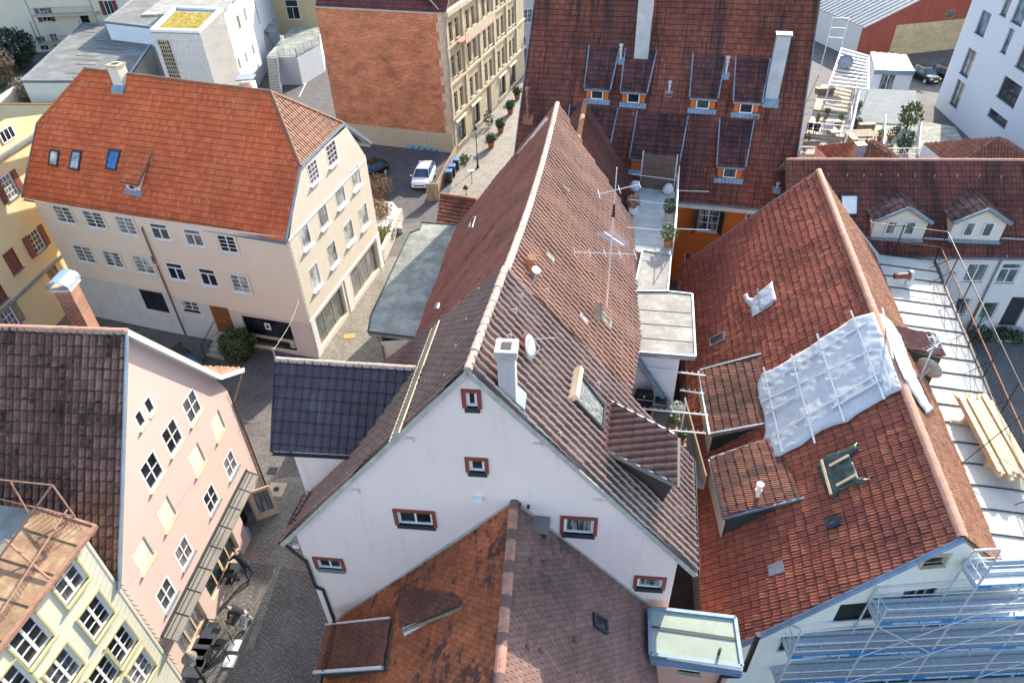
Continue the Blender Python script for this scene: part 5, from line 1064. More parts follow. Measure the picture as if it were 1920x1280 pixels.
tiles('dormer_roof', dm, [T0, T1, e1_, e0_], T1 - T0, .26, .36, 'rib', T['purple'], M['wood'], wave=.005, lift=.05)
# ---- draped sheets
def drape(name, label, cat, outl, p0, n, mat, lift=.14, amp=.06, extra=None, cuts=4):
    pts = [onp(*p, p0, n) for p in outl]; o = pts[0]; e_ = nrm(pts[1] - pts[0]); s_ = np.cross(n, e_); bm = bmesh.new()
    vs = [bm.verts.new(((p - o) @ e_, (p - o) @ s_, 0)) for p in pts]; bm.faces.new(vs); bmesh.ops.triangulate(bm, faces=bm.faces[:])
    for _ in range(cuts + 2): bmesh.ops.subdivide_edges(bm, edges=[e for e in bm.edges if e.calc_length() > .15], cuts=1, use_grid_fill=False); bmesh.ops.triangulate(bm, faces=bm.faces[:])
    c = sum(pts) / len(pts); t = thing(name, label, cat, c)
    for v in bm.verts:
        a, b = v.co.x, v.co.y; edge = v.is_boundary
        h = lift + amp * (mnoise.noise(Vector((a * .4, b * .4, 3))) + .25 * mnoise.noise(Vector((a * 3.6 + b, b * 3.2, 7))) - 1.1 * abs(mnoise.noise(Vector((a * .8 + b * 2.4, b * .5 - a * 1.2, 1)))) - .7 * abs(mnoise.noise(Vector((a * 2.6 - b * .6, b * 1.1 + a * .3, 5)))))
        if edge: h = h * .45 + .05
        w_ = o + e_ * a + s_ * b + n * h - c; v.co = Vector(w_)
    bmesh.ops.recalc_face_normals(bm, faces=bm.faces[:])
    me = bpy.data.meshes.new('sheet'); bm.to_mesh(me); bm.free(); me.materials.append(mat); me.polygons.foreach_set('use_smooth', [True] * len(me.polygons))
    ob = bpy.data.objects.new('sheet', me); COL.objects.link(ob); ob.parent = t; so_ = ob.modifiers.new('solid', 'SOLIDIFY'); so_.thickness = .01; return t
def c7(l): return [(1280 + x / 3, 580 + y / 3) for x, y in l]
M['tarp'] = mat_plain('white tarpaulin', (.52, .57, .59), .5, 0, .12, 1.2, .35, 16); M['tarpg'] = mat_plain('dark green tarpaulin', (.035, .065, .055), .35, 0, .4, 2)
tw_ = drape('tarpaulin', 'large white tarpaulin held by metal tubes over the red tiled roof', 'tarpaulin', c7([(1085, 28), (1020, 45), (960, 65), (880, 120), (800, 165), (720, 225), (640, 270), (570, 318), (520, 345), (455, 372), (428, 440), (437, 520), (465, 600), (474, 700), (466, 740), (488, 835), (530, 855), (600, 815), (680, 775), (740, 728), (800, 690), (860, 665), (935, 645), (1010, 590), (1100, 540), (1180, 490), (1245, 462), (1200, 330), (1140, 170)]), E1, nE, M['tarp'], .24, .035)
for a, b in (((965, 30), (1155, 530)), ((775, 160), (930, 655)), ((630, 275), (765, 775)), ((475, 345), (580, 825)), ((1128, 250), (1192, 470)), ((480, 445), (1065, 95)), ((465, 540), (1085, 255)), ((540, 728), (1155, 365)), ((490, 610), (680, 500)), ((860, 580), (1140, 420))):
    p, q = [onE(*t) + nE * .30 for t in c7([a, b])]; MB().bar(p, q, .07, .05, nE).build('batten', M['galv'], tw_)
rs = [(1075, 22), (1145, 75), (1200, 150), (1215, 190), (1240, 300), (1290, 420), (1340, 520), (1382, 575), (1350, 592), (1300, 520), (1235, 450), (1200, 330)]
tr_ = [onp(*p, E1 , nE2) for p in c7(rs)]
t2 = drape('tarpaulin', 'trailing end of white tarpaulin hanging down the sunny side of the red roof', 'tarpaulin', c7([(1085, 30), (1145, 75), (1200, 150), (1218, 200), (1250, 300), (1300, 420), (1345, 520), (1384, 570), (1352, 594), (1300, 525), (1262, 470), (1225, 400), (1180, 290)]), E1, nE2, M['tarp'], .22, .05)
for a, b in (((1095, 5), (1150, 290)), ((1140, 80), (1215, 320)), ((1200, 220), (1290, 480))):
    p, q = [onp(*t, E1, nE2) + nE2 * .22 for t in c7([a, b])]; MB().bar(p, q, .06, .05, nE2).build('batten', M['galv'], t2)
tg = drape('tarpaulin', 'dark green tarpaulin nailed down with three wooden battens on the red roof', 'tarpaulin', c7([(765, 885), (800, 850), (830, 822), (890, 808), (940, 792), (990, 755), (996, 800), (955, 832), (975, 880), (992, 925), (1002, 955), (1070, 962), (1010, 990), (950, 1002), (885, 1030), (855, 1078), (832, 1060), (800, 1000)]), E1, nE, M['tarpg'], .2, .05)
for a, b in (((800, 865), (855, 1060)), ((845, 900), (955, 840)), ((885, 1010), (995, 950))):
    p, q = [onE(*t) + nE * .27 for t in c7([a, b])]; MB().bar(p, q, .09, .05, nE).build('batten', M['newwood'], tg)
c8 = lambda l: [(1280 + x / 3, 300 + y / 3) for x, y in l]
ts = drape('tarpaulin', 'small torn white tarpaulin patch high on the red roof', 'tarpaulin', c8([(345, 772), (372, 758), (380, 782), (405, 788), (440, 752), (470, 728), (512, 690), (522, 740), (537, 795), (500, 830), (455, 860), (396, 892), (388, 838), (352, 800)]), E1, nE, M['tarp'], .2, .04)
for a, b in (((435, 740), (455, 862)), ((455, 862), (535, 805))):
    p, q = [onE(*t) + nE * .27 for t in c8([a, b])]; MB().bar(p, q, .08, .05, nE).build('batten', M['zinc'], ts)
# ---- F dormers
nFd = nFl
c4 = lambda x, y: (480 + x / 3, 853 + y / 3)
def onF(x, y): return onp(*c4(x, y), F0, nFl)
T['Fd2'] = mat_tile('dark brown plain tile', [(.19, .07, .045), (.16, .06, .045), (.21, .075, .045)], .3, ((.05, .032, .03), .7, .5, .65, .7), stretch=(.5, .5))
# flared dormer (upper)
a, b = onF(818, 768), onF(1170, 850); lft_ = nrm(hv(FL0) - hv(F0)); up1 = onF(1100, 600)
p_b = onF(835, 1020); zt = zat(*c4(825, 962), p_b); pt = V(p_b[0], p_b[1], zt); pa = onF(785, 955) + V(0, 0, .0); 
mb = MB(); mb.poly([p_b, onF(1030, 905), pt]); dm = mb.build('dormer', M['white'], houseF)
tiles('dormer_roof', dm, [onF(815, 775), pt - rF * 0 + lft_ * .18, onF(1170, 850) + nFl * .05, onF(1060, 690)], rF, .19, .17, 'plain', T['Fd2'], M['wood'], wave=.01, lift=.05)
# flat dormer (lower)
q = [onF(470, 985), onF(415, 1255), onF(740, 1205), onF(780, 925)]; q = [q[0] + nFl * .55, q[1] + nFl * .6, q[2] + nFl * .12, q[3] + nFl * .12]
mb = MB(); mb.poly([onF(470, 985), onF(415, 1262), q[1], q[0]]); mb.poly([onF(415, 1262), onF(740, 1215), q[2], q[1]]); dm = mb.build('dormer', M['dark'], houseF)
tiles('dormer_roof', dm, [q[0], q[1], q[2], q[3]], rF, .19, .17, 'plain', T['Fd2'], M['wood'], wave=.01, lift=.05); MB().bar(q[1] + nFl * .08, q[2] + nFl * .08, .1, .1, nFl).build('dormer_verge', M['galv'], dm); MB().bar(q[0] + nFl * .08, q[3] + nFl * .08, .06, .08, nFl).build('dormer_verge', M['galv'], dm)
mb = MB()
for k in range(3): mb.tube(lerp(q[0], q[3], .18) + nFl * (.1 + .07 * k), lerp(q[1], q[2], .18) + nFl * (.1 + .07 * k), .012, 4)
for k in range(12): p = lerp(lerp(q[0], q[3], .18), lerp(q[1], q[2], .18), k / 11); mb.tube(p + nFl * .05, p + nFl * .27, .012, 4)
mb.build('snow_guard', M['iron'], dm)
skylight(houseF, F0, nFr, ((1109, 1148), (1135, 1162), (1136, 1190), (1111, 1174)), 'glass', 'dark', .12)
b = onp(1014, 993, F0, nFr); MB().cbox(b + V(0, 0, .25), V(.55, -.1, 0), V(.1, .5, 0), V(0, 0, .22)).build('roof_vent', M['slate'], houseF); MB().cbox(b + V(0, 0, .05), V(.4, -.1, 0), V(.1, .4, 0), V(0, 0, .3)).build('vent_base', M['dark'], houseF)
for px, py in ((1022, 1056), (996, 1052), (1014, 1219), (989, 1213), (1078, 1200), (923, 1104), (929, 1032)):
    nn_ = nFr if px > 950 else nFl; b = onp(px, py, F0, nn_); MB().lathe(b + V(0, 0, -.02), [(.10, 0), (.09, .08), (.04, .14)], 8).build('vent_tile', T['F_r'] if px > 950 else T['F'], houseF)
# stovepipe on the annex edge
b = G[2] + V(.25, .2, -.6); MB().tube(b, b + V(.02, 0, 2.3), .09, 12).build('stovepipe', M['iron'], annF); MB().tube(lerp(G[1], G[2], .78) + V(0, .35, 0), lerp(G[1], G[2], .78) + V(0, .35, .35), .05, 8).build('vent_pipe', M['dark'], annF)
# ---- long house dormers
T['Dl'] = mat_tile('dark brown dormer tile', [(.12, .06, .05), (.15, .075, .06), (.10, .05, .042), (.17, .09, .07)], .3, ((.34, .24, .19), 1.2, .56, .66, .7), stretch=(1., .3))
def gable_dormer(root, p0, n, A_, B_, bl, br, el, er, ap, rap, rl_, rr_, tile, wm):
    b0, b1 = onp(*bl, p0, n), onp(*br, p0, n); zl = (zat(*el, b0) + zat(*er, b1)) / 2; mid = (b0 + b1) / 2; za = zat(*ap, mid); d = nrm(hv(b1) - hv(b0)); n_ = wn(b0, b1)
    b0z, b1z = V(b0[0], b0[1], zl), V(b1[0], b1[1], zl); a = V(mid[0], mid[1], za); ra = onp(*rap, p0, n); T0, T1 = onp(*rl_, p0, n), onp(*rr_, p0, n)
    tt_ = (zl - b0[2]) / math.tan(math.radians(43)); T0, T1 = b0 - n_ * tt_ + V(0, 0, zl - b0[2]), b1 - n_ * tt_ + V(0, 0, zl - b1[2])
    mb = MB(); mb.poly([b0, b1, b1z, a, b0z]); mb.poly([b1, T1, b1z]); mb.poly([T0, b0, b0z]); dm = mb.build('dormer', wm, root)
    ov = n_ * .22; ls = nrm(b0z - a); rs_ = nrm(b1z - a); ra = V(ra[0], ra[1], a[2]) ; ra = a - n_ * abs((hv(onp(*rap, p0, n)) - hv(a)) @ n_)
    bk = ra - a
    tiles('dormer_roof', dm, [a + ov, b0z + ov + ls * .2, b0z + bk * .45 + ls * .2, ra], n_, .24, .37, 'flat', tile, M['wood'], wave=.004, lift=.05)
    tiles('dormer_roof', dm, [a + ov, ra, b1z + bk * .45 + rs_ * .2, b1z + ov + rs_ * .2], n_, .24, .37, 'flat', tile, M['wood'], wave=.004, lift=.05)
    for p in (b0z + ls * .2, b1z + rs_ * .2): MB().bar(a + ov + V(0, 0, .02), p + ov + V(0, 0, .02), .06, .16).build('dormer_verge', M['zinc_blue'], dm)
    MB().bar(b0 + n_ * .1, b1 + n_ * .1, .3, .12).build('dormer_apron', M['zinc_blue'], dm)
    L_ = np.linalg.norm(hv(b1) - hv(b0))
    for t in (.32, .68): wpart('dormer_window', b0, b1, L_ * t, (b0[2] + zl) / 2 + .1, L_ * .2, (zl - b0[2]) * .72, dm, pane='glass_g')
gable_dormer(houseL, eL0, nLr, L0, L1, (1632, 445), (1728, 450), (1633, 408), (1735, 412), (1692, 385), (1670, 338), (1615, 380), (1733, 380), T['Dl'], M['cream_l'])
gable_dormer(houseL, eL0, nLr, L0, L1, (1777, 449), (1872, 453), (1780, 410), (1885, 413), (1843, 387), (1815, 340), (1760, 380), (1878, 381), T['Dl'], M['cream_l'])
skylight(houseL, eL0, nLr, ((1573, 366), (1608, 366), (1607, 406), (1575, 406)), 'white', 'dark', .2)
hooks(houseL, eL0, nLr, [(1552, 327), (1587, 327), (1618, 328), (1650, 327), (1682, 327), (1714, 328), (1750, 329), (1793, 329), (1834, 329), (1875, 330)], .2)
for x0, x1 in ((1728, 1775), (1873, 1930)):
    a, b = onp(x0, 449, eL0, nLr) + nLr * .2, onp(x1, 452, eL0, nLr) + nLr * .2; mb = MB()
    for k in range(3): mb.tube(a + nLr * .07 * k, b + nLr * .07 * k, .015, 4)
    for k in range(12): p = lerp(a, b, k / 11); mb.tube(p - nLr * .2, p + nLr * .16, .012, 4)
    mb.build('snow_guard', M['galv'], houseL)
# ================================================================== background buildings
def block(name, label, cat, pts, z0, z1, mat, loc=None, flat=None, group=None):
    """prism building from a footprint listed counter-clockwise seen from above"""
    t = thing(name, label, cat, (sum(p[0] for p in pts) / len(pts), sum(p[1] for p in pts) / len(pts), 0), group); k = len(pts)
    for i in range(k):
        a, b = hv(pts[i]), hv(pts[(i + 1) % k]); L_ = np.linalg.norm(b - a); wall(t, a, b, [(0, z0), (L_, z0), (L_, z1), (0, z1)], [], mat)
    if flat is not None: MB().prism([V(p[0], p[1], z1 - .01) for p in pts], (0, 0, -.2)).build('flat_roof', flat, t)
    return t
def wins_on(t, A, B, lst, **kw):
    for px, py, w_, h_, o_ in lst:
        u, z = uz(A, B, px, py); d = dict(recess=-.01, sill_d=.12); d.update(kw); d.update(o_); window(t, A, B, u, z, w_, h_, **d)
# white stair tower with sedum roof and white wing behind the cream house
zt_ = 10.5; a0, a1 = P(282, 60, zt_), P(375, 63, zt_); a2, a3 = P(418, 19, zt_), P(328, 15, zt_)
M['boardw'] = mat_brick('white horizontal boarding', (.66, .65, .62), (.62, .61, .58), (.42, .42, .41), dirv=tuple(nrm(hv(a1) - hv(a0))[:2]), bw=4., bh=.16, ms=.012, var=.08)
M['boardw2'] = mat_brick('white stone slabs', (.70, .68, .62), (.66, .64, .58), (.5, .48, .42), dirv=tuple(nrm(hv(a2) - hv(a1))[:2]), bw=1.2, bh=.5, ms=.008, var=.12)
tw = thing('stair_tower', 'white boarded stair tower with yellow sedum on its flat roof, behind the orange roof', 'tower', hv((a0 + a2) / 2))
for a, b, m in ((a0, a1, 'boardw'), (a1, a2, 'boardw2'), (a2, a3, 'boardw'), (a3, a0, 'boardw')):
    L_ = np.linalg.norm(hv(b) - hv(a)); wall(tw, a, b, [(0, 0), (L_, 0), (L_, zt_), (0, zt_)], [], M[m])
mb = MB(); qs = [a0, a1, a2, a3]; cc = sum(qs) / 4
for i in range(4): a, b = qs[i], qs[(i + 1) % 4]; mb.prism([a, b, b + (cc - b) * .13, a + (cc - a) * .13], (0, 0, .25))
mb.build('parapet', M['white'], tw)
m_, n_, b_, L__ = _new('yellow sedum'); M['sedum'] = m_; p_ = geo(n_); f_ = noise(n_, p_, 7, 7, .8); L__.new(ramp(n_, f_, [(.38, (.03, .035, .012)), (.47, (.30, .21, .02)), (.6, (.52, .38, .03)), (.72, (.62, .50, .14))]), b_.inputs['Base Color']); b_.inputs['Roughness'].default_value = .95; L__.new(bump(n_, noise(n_, p_, 9, 5), 1., .15), b_.inputs['Normal'])
sd = MB(); gx = 14
vsd = []
for i in range(gx + 1):
    for j in range(gx + 1):
        u, v = .12 + .76 * i / gx, .08 + .72 * j / gx; p = lerp(lerp(a0, a1, u), lerp(a3, a2, u), v); vsd.append(p + V(0, 0, .02 + .12 * random.random()))
sd.add(vsd, [[i * (gx + 1) + j, (i + 1) * (gx + 1) + j, (i + 1) * (gx + 1) + j + 1, i * (gx + 1) + j + 1] for i in range(gx) for j in range(gx)]); tag(sd.build('sedum', M['sedum'], tw), kind='stuff')
MB().prism([a0, a1, a2, a3], (0, 0, -.1)).build('flat_roof', M['felt_d'], tw)
A_, B_ = hv(a0), hv(a1)
wins_on(tw, A_, B_, [(318, 112, 1.35, 3.9, dict(frame='stone', nx=5, nz=9, fw=.08, bw=.06, sill=None)), (305, 82, 1.1, .5, dict(frame='stone', nx=1, fw=.05, sill=None))])
# wing
dW = nrm(hv(a2) - hv(a1)); w0 = hv(a2); w1 = w0 + dW * 34; nW = wn(w0, w1)
wing_ = thing('white_house', 'long white house wing behind the stair tower with blue tinted windows and canopy', 'house', hv(w0 + w1) / 2 - nW * 5)
M['whiteH'] = mat_plaster('white house render', (.48, .52, .57), d=.06)
lw = [(449, 120, .9, 1.3), (462, 108, .9, 1.3), (475, 93, .9, 1.3), (448, 42, 1.2, 1.6), (460, 28, 1.2, 1.6), (482, 22, .7, 3.4), (514, 45, .9, 1.4), (527, 31, .9, 1.4), (475, 158, .8, 1.2), (499, 83, .9, 2.1), (505, 75, .8, 2.0)]
facade(wing_, hv(a1), w1, [(0, 0), (np.linalg.norm(w1 - hv(a1)), 0), (np.linalg.norm(w1 - hv(a1)), 10.4), (0, 10.4)], [(*uz(hv(a1), w1, x, y), w_, h_, dict(nx=2 if w_ > .7 else 1, frame='white', pane='glass_sky2' if 0 else 'glass', recess=.08)) for x, y, w_, h_ in lw], M['whiteH'])
MB().prism([w0 + V(0, 0, 10.4), w1 + V(0, 0, 10.4), w1 - nW * 9 + V(0, 0, 10.4), w0 - nW * 9 + V(0, 0, 10.4)], (0, 0, -.3)).build('flat_roof', M['felt_w'], wing_)
c_ = onw(500, 52, hv(a1), w1); MB().prism([c_ - dW * 2 + V(0, 0, .1), c_ + dW * 2 + V(0, 0, .1), c_ + dW * 2 + nW * 1.3 - V(0, 0, .4), c_ - dW * 2 + nW * 1.3 - V(0, 0, .4)], (0, 0, -.05)).build('canopy', M['glass_g'], wing_)
# raised terrace and stairs
tz = 3.4; T0 = [P(500, 106, tz), P(524, 108, tz), P(557, 108, tz), P(600, 84, tz), P(600, 52, tz), P(546, 52, tz)]
ter = thing('terrace', 'raised white walled terrace with metal railing next to the orange brick wall', 'terrace', hv(sum(T0) / 6))
MB().prism([p for p in T0], (0, 0, -tz)).build('terrace_wall', M['whiteH'], ter); MB().prism([p + V(0, 0, .02) for p in T0], (0, 0, -.03)).build('terrace_floor', M['felt_d'], ter)
mb = MB()
for a, b in ((T0[1], T0[2]), (T0[2], T0[3])):
    for k in range(1, 6): mb.bar(a + V(0, 0, .2 * k), b + V(0, 0, .2 * k), .05, .05)
    for k in range(4): p = lerp(a, b, k / 3); mb.bar(p, p + V(0, 0, 1.05), .06, .06)
mb.build('railing', M['zinc'], ter)
s0, s1 = T0[0], T0[1]; sv = nrm(P(490, 168, 0) - P(505, 110, 0)); mb = MB()
for k in range(15):
    z = tz - .22 * (k + 1); o = V(s0[0], s0[1], z) + sv * .3 * k; mb.obox(o, (s1 - s0) * .9, sv * .34, V(0, 0, .16))
mb.build('stair', M['concrete'], ter); e = V(s1[0], s1[1], tz) - (s1 - s0) * .1
MB().bar(e + V(0, 0, .9), e + sv * 4.5 + V(0, 0, -2.3), .06).build('handrail', M['galv'], ter); MB().prism([e, e + sv * 4.5 - V(0, 0, 3.2), e + sv * 4.5 - V(0, 0, 2.6), e + V(0, 0, .6)], nrm(s1 - s0) * .06).build('stair_side', M['zinc'], ter)
ch_ = thing('garden_chair', 'white garden chair with curved back standing on the gravel terrace beside the brick wall', 'chair', P(530, 82, tz)); o = P(530, 82, tz)
MB().box(o + V(0, 0, .45), .5, .5, .05).build('seat', M['white'], ch_); MB().box(o + V(0, .25, .72), .5, .05, .5).build('backrest', M['white'], ch_)
for sx in (-.2, .2):
    for sy in (-.2, .2): MB().tube(o + V(sx, sy, 0), o + V(sx, sy, .45), .02).build('leg', M['white'], ch_)
mk = MB(); 
for a, b in (((520, 175), (535, 149)), ((535, 149), (578, 147)), ((578, 147), (561, 182))): pa_, pb_ = P(*a), P(*b); mk.bar(pa_ + V(0, 0, .006), pb_ + V(0, 0, .006), .12, .006)
tag(mk.build('parking_marking', M['white']), kind='structure')
# yellow house at the back
A_, B_ = P(536, 60, 2), P(598, 60, 2); A_, B_ = hv(A_), hv(B_); dd = nrm(B_ - A_)
A_ = A_ - dd * 2; B_ = B_ + dd * 2
yb = block('rear_yellow_house', 'narrow strip of a pale yellow house wall above the gravel terrace', 'house', [A_, B_, B_ + V(0, 10, 0), A_ + V(0, 10, 0)], 0, 13, mat_plaster('butter yellow render', (.62, .52, .30), d=.1), flat=M['felt_d']); wins_on(yb, A_, B_, [(549, 18, 1.9, 2.6, dict(nx=2, nz=1, top=.35, frame='white'))])
# grey felt roofs
gz = 4.2; G0 = [P(40, 151, gz), P(235, 151, gz), P(300, 58, gz), P(156, 43, gz)]
gr = thing('flat_roof_building', 'low building with a broad grey felt roof behind the left end of the orange roof', 'building', hv(sum(G0) / 4))
M['felt_gr'] = mat_felt('ribbed grey felt', (.19, .195, .18), .72, light=(.25, .26, .24), scale=.5)
slab_roof(gr, G0, M['felt_gr'], thick=.3, edge='zinc', ew=.25); 
for i in range(4):
    a, b = hv(G0[i]), hv(G0[(i + 1) % 4]); L_ = np.linalg.norm(b - a); wall(gr, a, b, [(0, 0), (L_, 0), (L_, gz - .3), (0, gz - .3)], [], M['cream_l'])
mb = MB()
for i in range(14):
    t = (i + .5) / 14; a, b = lerp(G0[0], G0[3], t), lerp(G0[1], G0[2], t); x0 = random.uniform(.05, .6); x1 = min(.95, x0 + random.uniform(.05, .35)); MB().bar(lerp(a, b, x0) + V(0, 0, .015), lerp(a, b, x1) + V(0, 0, .015), .07, .03).build('felt_lap', M['dark'], gr)
gz2 = 6.5; G1 = [P(196, 40, gz2), P(300, 52, gz2), P(425, -20, gz2), P(300, -40, gz2)]
g2 = thing('flat_roof_building', 'far grey flat roof with a pale coping beyond the stair tower, at the top edge', 'building', hv(sum(G1) / 4)); slab_roof(g2, G1, M['felt_gr'], thick=.3, edge='zinc', ew=.3)
for i in range(4):
    a, b = hv(G1[i]), hv(G1[(i + 1) % 4]); L_ = np.linalg.norm(b - a); wall(g2, a, b, [(0, 0), (L_, 0), (L_, gz2 - .3), (0, gz2 - .3)], [], M['whiteW'])
# cream balcony house top left
A_, B_ = hv(P(28, 100, 0)), hv(P(150, 95, 0)); dd = nrm(B_ - A_); A_ = A_ - dd * 1.5; B_ = B_ + dd * 9; nn = wn(A_, B_); L_ = np.linalg.norm(B_ - A_)
bh = thing('balcony_house', 'cream apartment house with balconies and dark red shutters in the top left corner', 'house', hv(A_ + B_) / 2 - nn * 4)
wl_ = [(84, 28, 1.2, 1.9, dict(nx=2, top=.25, shutters='maroon')), (36, 78, 1.1, 1.7, dict(nx=2, nz=3)), (80, 82, 1.2, 1.9, dict(nx=2, nz=3)), (103, 76, 1.1, 1.9, dict(nx=2, nz=3)), (160, 38, 1.2, 2.0, dict(nx=1, frame='dark')), (205, 15, 1.2, 1.9, dict(nx=2, shutters='maroon'))]
M['maroon'] = mat_plain('maroon shutter', (.16, .025, .03), .6)
facade(bh, A_, B_, [(0, 0), (L_, 0), (L_, 13), (0, 13)], [(*uz(A_, B_, x, y), w_, h_, o_) for x, y, w_, h_, o_ in wl_], mat_plaster('warm cream render', (.70, .60, .46), d=.08))
wall(bh, A_ - nn * 12, A_, [(0, 0), (12, 0), (12, 13), (0, 13)], [], M['cream_l']); MB().prism([A_ + V(0, 0, 13), B_ + V(0, 0, 13), B_ - nn * 12 + V(0, 0, 13), A_ - nn * 12 + V(0, 0, 13)], (0, 0, -.3)).build('flat_roof', M['felt_gr'], bh)
for (px, py, wd) in ((128, 26, 9.0), (128, 78, 7.0)):
    c = onw(px, py, A_, B_); c0 = c - dd * wd / 2; mb = MB().obox(c0, dd * wd, nn * 1.6, V(0, 0, .18)); bl = mb.build('balcony', M['stone'], bh); mb = MB()
    for k in range(int(wd / .18)): p = c0 + dd * (.09 + k * .18) + nn * 1.55; mb.bar(p + V(0, 0, .18), p + V(0, 0, 1.15), .03, .03)
    mb.bar(c0 + nn * 1.55 + V(0, 0, 1.17), c0 + nn * 1.55 + dd * wd + V(0, 0, 1.17), .06, .06); mb.build('balcony_rail', M['zinc'], bl)
    for e_ in (0, wd): MB().bar(c0 + nn * 1.5 + dd * e_ + V(0, 0, 3.2), V(c0[0], c0[1], 0) + nn * 1.5 + dd * e_, .12, .12).build('balcony_post', M['zinc'], bl)
# ---- yellow house at the left edge
M['yelL'] = mat_plaster('sunflower yellow render', (.64, .45, .19), d=.12); M['yelL2'] = mat_plaster('pale yellow render', (.70, .56, .33), d=.12)
Y1, Y0 = hv(P(163, 548, 0)), hv(P(108, 606, 0)); dy = nrm(Y1 - Y0); Y0 = Y0 - dy * 16; Y1 = Y1 + dy * 9; nY_ = wn(Y0, Y1); LY = np.linalg.norm(Y1 - Y0)
houseYl = thing('yellow_corner_house', 'golden yellow house with red brown shutters and an arched attic window at the left edge', 'house', hv(Y0 + Y1) / 2 - nY_ * 4)
U_ = lambda px, py: uz(Y0, Y1, px, py)
wy = []
for px, py, o_ in ((17, 350, dict(nx=3, nz=4, shutters='shut')), (68, 452, dict(nx=3, nz=4, shutters='shut')), (24, 490, dict(pane='shut', frame='shut', nx=2)), (104, 520, dict(pane='wood', frame='wood', nx=2)), (18, 598, dict(nx=3, nz=3, shutters='wood', frame='white')), (-5, 548, dict(pane='shut', frame='shut', nx=2))): wy.append((*U_(px, py), 1.05, 1.5, dict(dict(sill='zinc', recess=.08), **o_)))
M['shut'] = mat_plain('red brown shutter', (.19, .055, .04), .6, 0, .2, 5)
za = max(U_(0, 203)[1], 11); ub, zb_ = U_(68, 238)
facade(houseYl, Y0, Y1, [(0, 0), (LY, 0), (LY, min(zb_, 10.6)), (U_(0, 203)[0], min(za, 13)), (0, min(za, 13))], wy, M['yelL2'])
mb = MB(); zc_ = U_(30, 278)[1]; mb.obox(Y0 + V(0, 0, zc_) + nY_ * .002, dy * (ub + 1), V(0, 0, .22), nY_ * .25); zc2 = U_(60, 545)[1]; mb.obox(Y0 + V(0, 0, U_(90, 505)[1]) + nY_ * .002, dy * (LY - 6), V(0, 0, .18), nY_ * .12); mb.build('cornice', M['zinc'], houseYl)
u, z = U_(12, 252); wpart('arched_window', Y0, Y1, u, z, 1.3, .8, houseYl, nx=3)
wall(houseYl, Y1, Y1 - nY_ * 9, [(0, 0), (9, 0), (9, 10), (0, 10)], [], M['yelL2']); MB().prism([Y0 + V(0, 0, 12.6), Y0 + dy * U_(0, 203)[0] + V(0, 0, 12.6), Y1 + V(0, 0, 10.3), Y1 - nY_ * 9 + V(0, 0, 10.3), Y0 - nY_ * 9 + V(0, 0, 12.6)], (0, 0, -.1)).build('roof', T['small'], houseYl) if 0 else None
# garden wall and court behind the cream roof
gw0, gw1 = hv(P(-20, 196, 2.6)), hv(P(105, 197, 2.6)); t = thing('garden_wall', 'long cream garden wall with a coping at the left edge beyond the orange roof', 'wall', hv(gw0 + gw1) / 2)
MB().obox(gw0, gw1 - gw0, nrm(V(-(gw1 - gw0)[1], (gw1 - gw0)[0], 0)) * .3, V(0, 0, 2.6)).build('masonry', M['yelL2'], t); MB().obox(gw0 + V(-.05, -.06, 2.603), gw1 - gw0, nrm(V(-(gw1 - gw0)[1], (gw1 - gw0)[0], 0)) * .42, V(0, 0, .1)).build('coping', M['terra'], t)
a, b = hv(P(-5, 185, 2.2)), hv(P(40, 155, 2.2)); t = thing('garden_wall', 'short pale wall running back from the long garden wall towards the grey felt roof', 'wall', hv(a + b) / 2); MB().obox(a, b - a, nrm(V(-(b - a)[1], (b - a)[0], 0)) * .3, V(0, 0, 2.2)).build('masonry', M['cream_l'], t)
# ---- bushes
def leaves(mb, c, r, n, s, flat=1.0, hole=.35, mi=0):
    for _ in range(n):
        d = nrm(rng.normal(0, 1, 3)); rr = r * (rng.uniform(hole, 1) ** .5); p = np.array(c) + d * rr * V(1, 1, flat) * (1 + .25 * mnoise.noise(Vector(d * 2.2)))
        a = nrm(rng.normal(0, 1, 3)); b = nrm(np.cross(a, d + rng.normal(0, .4, 3))); k = s * rng.uniform(.6, 1.4)
        mb.add([p - a * k, p + b * k * .5, p + a * k, p - b * k * .5], [[0, 1, 2, 3]], mi)
def bush(name, label, cat, c, r, n, s, mat='foliage', flat=1.0, group=None, trunk=True):
    t = thing(name, label, cat, c, group); mb = MB(); leaves(mb, np.array(c) + V(0, 0, r * flat), r, n, s, flat); mb.build('foliage', M[mat], t)
    if trunk: MB().tube(c, np.array(c) + V(0, 0, r * flat), max(.03, r * .08), 6, r * .03).build('stem', M['wood'], t)
    return t
M['foliage_d'] = mat_plain('dark garden leaves', (.022, .038, .018), .7, 0, .6, 4); M['grass_g'] = mat_plain('winter grass', (.05, .065, .025), .9, 0, .5, .6)
bush('garden_bush', 'dark sprawling garden bush in front of the balcony house, upper left', 'bush', P(35, 128, 0), 3.4, 1500, .3, 'foliage_d', .8); bush('garden_bush', 'bare brown bush at the left edge above the garden wall', 'bush', P(0, 160, 0), 2.8, 900, .3, 'twig', .9); bush('garden_bush', 'dark bush half cut off at the extreme top left corner', 'bush', P(5, 25, 0), 5, 1200, .4, 'foliage_d', .9); bush('climbing_plant', 'dark climbing plant between two white windows of the balcony house', 'plant', P(57, 100, 0), .9, 300, .2, 'foliage_d', 1.8)
bush('dry_shrubs', 'dry brown shrubs in the planted court behind the orange roof ridge', 'bush', P(75, 185, 0), 3.2, 1400, .28, 'twig', .45)
sheet('ground', [tuple(P(-60, 200)[:2]), tuple(P(120, 200)[:2]), tuple(P(60, 110)[:2]), tuple(P(-60, 110)[:2])], .004, M['grass_g'])
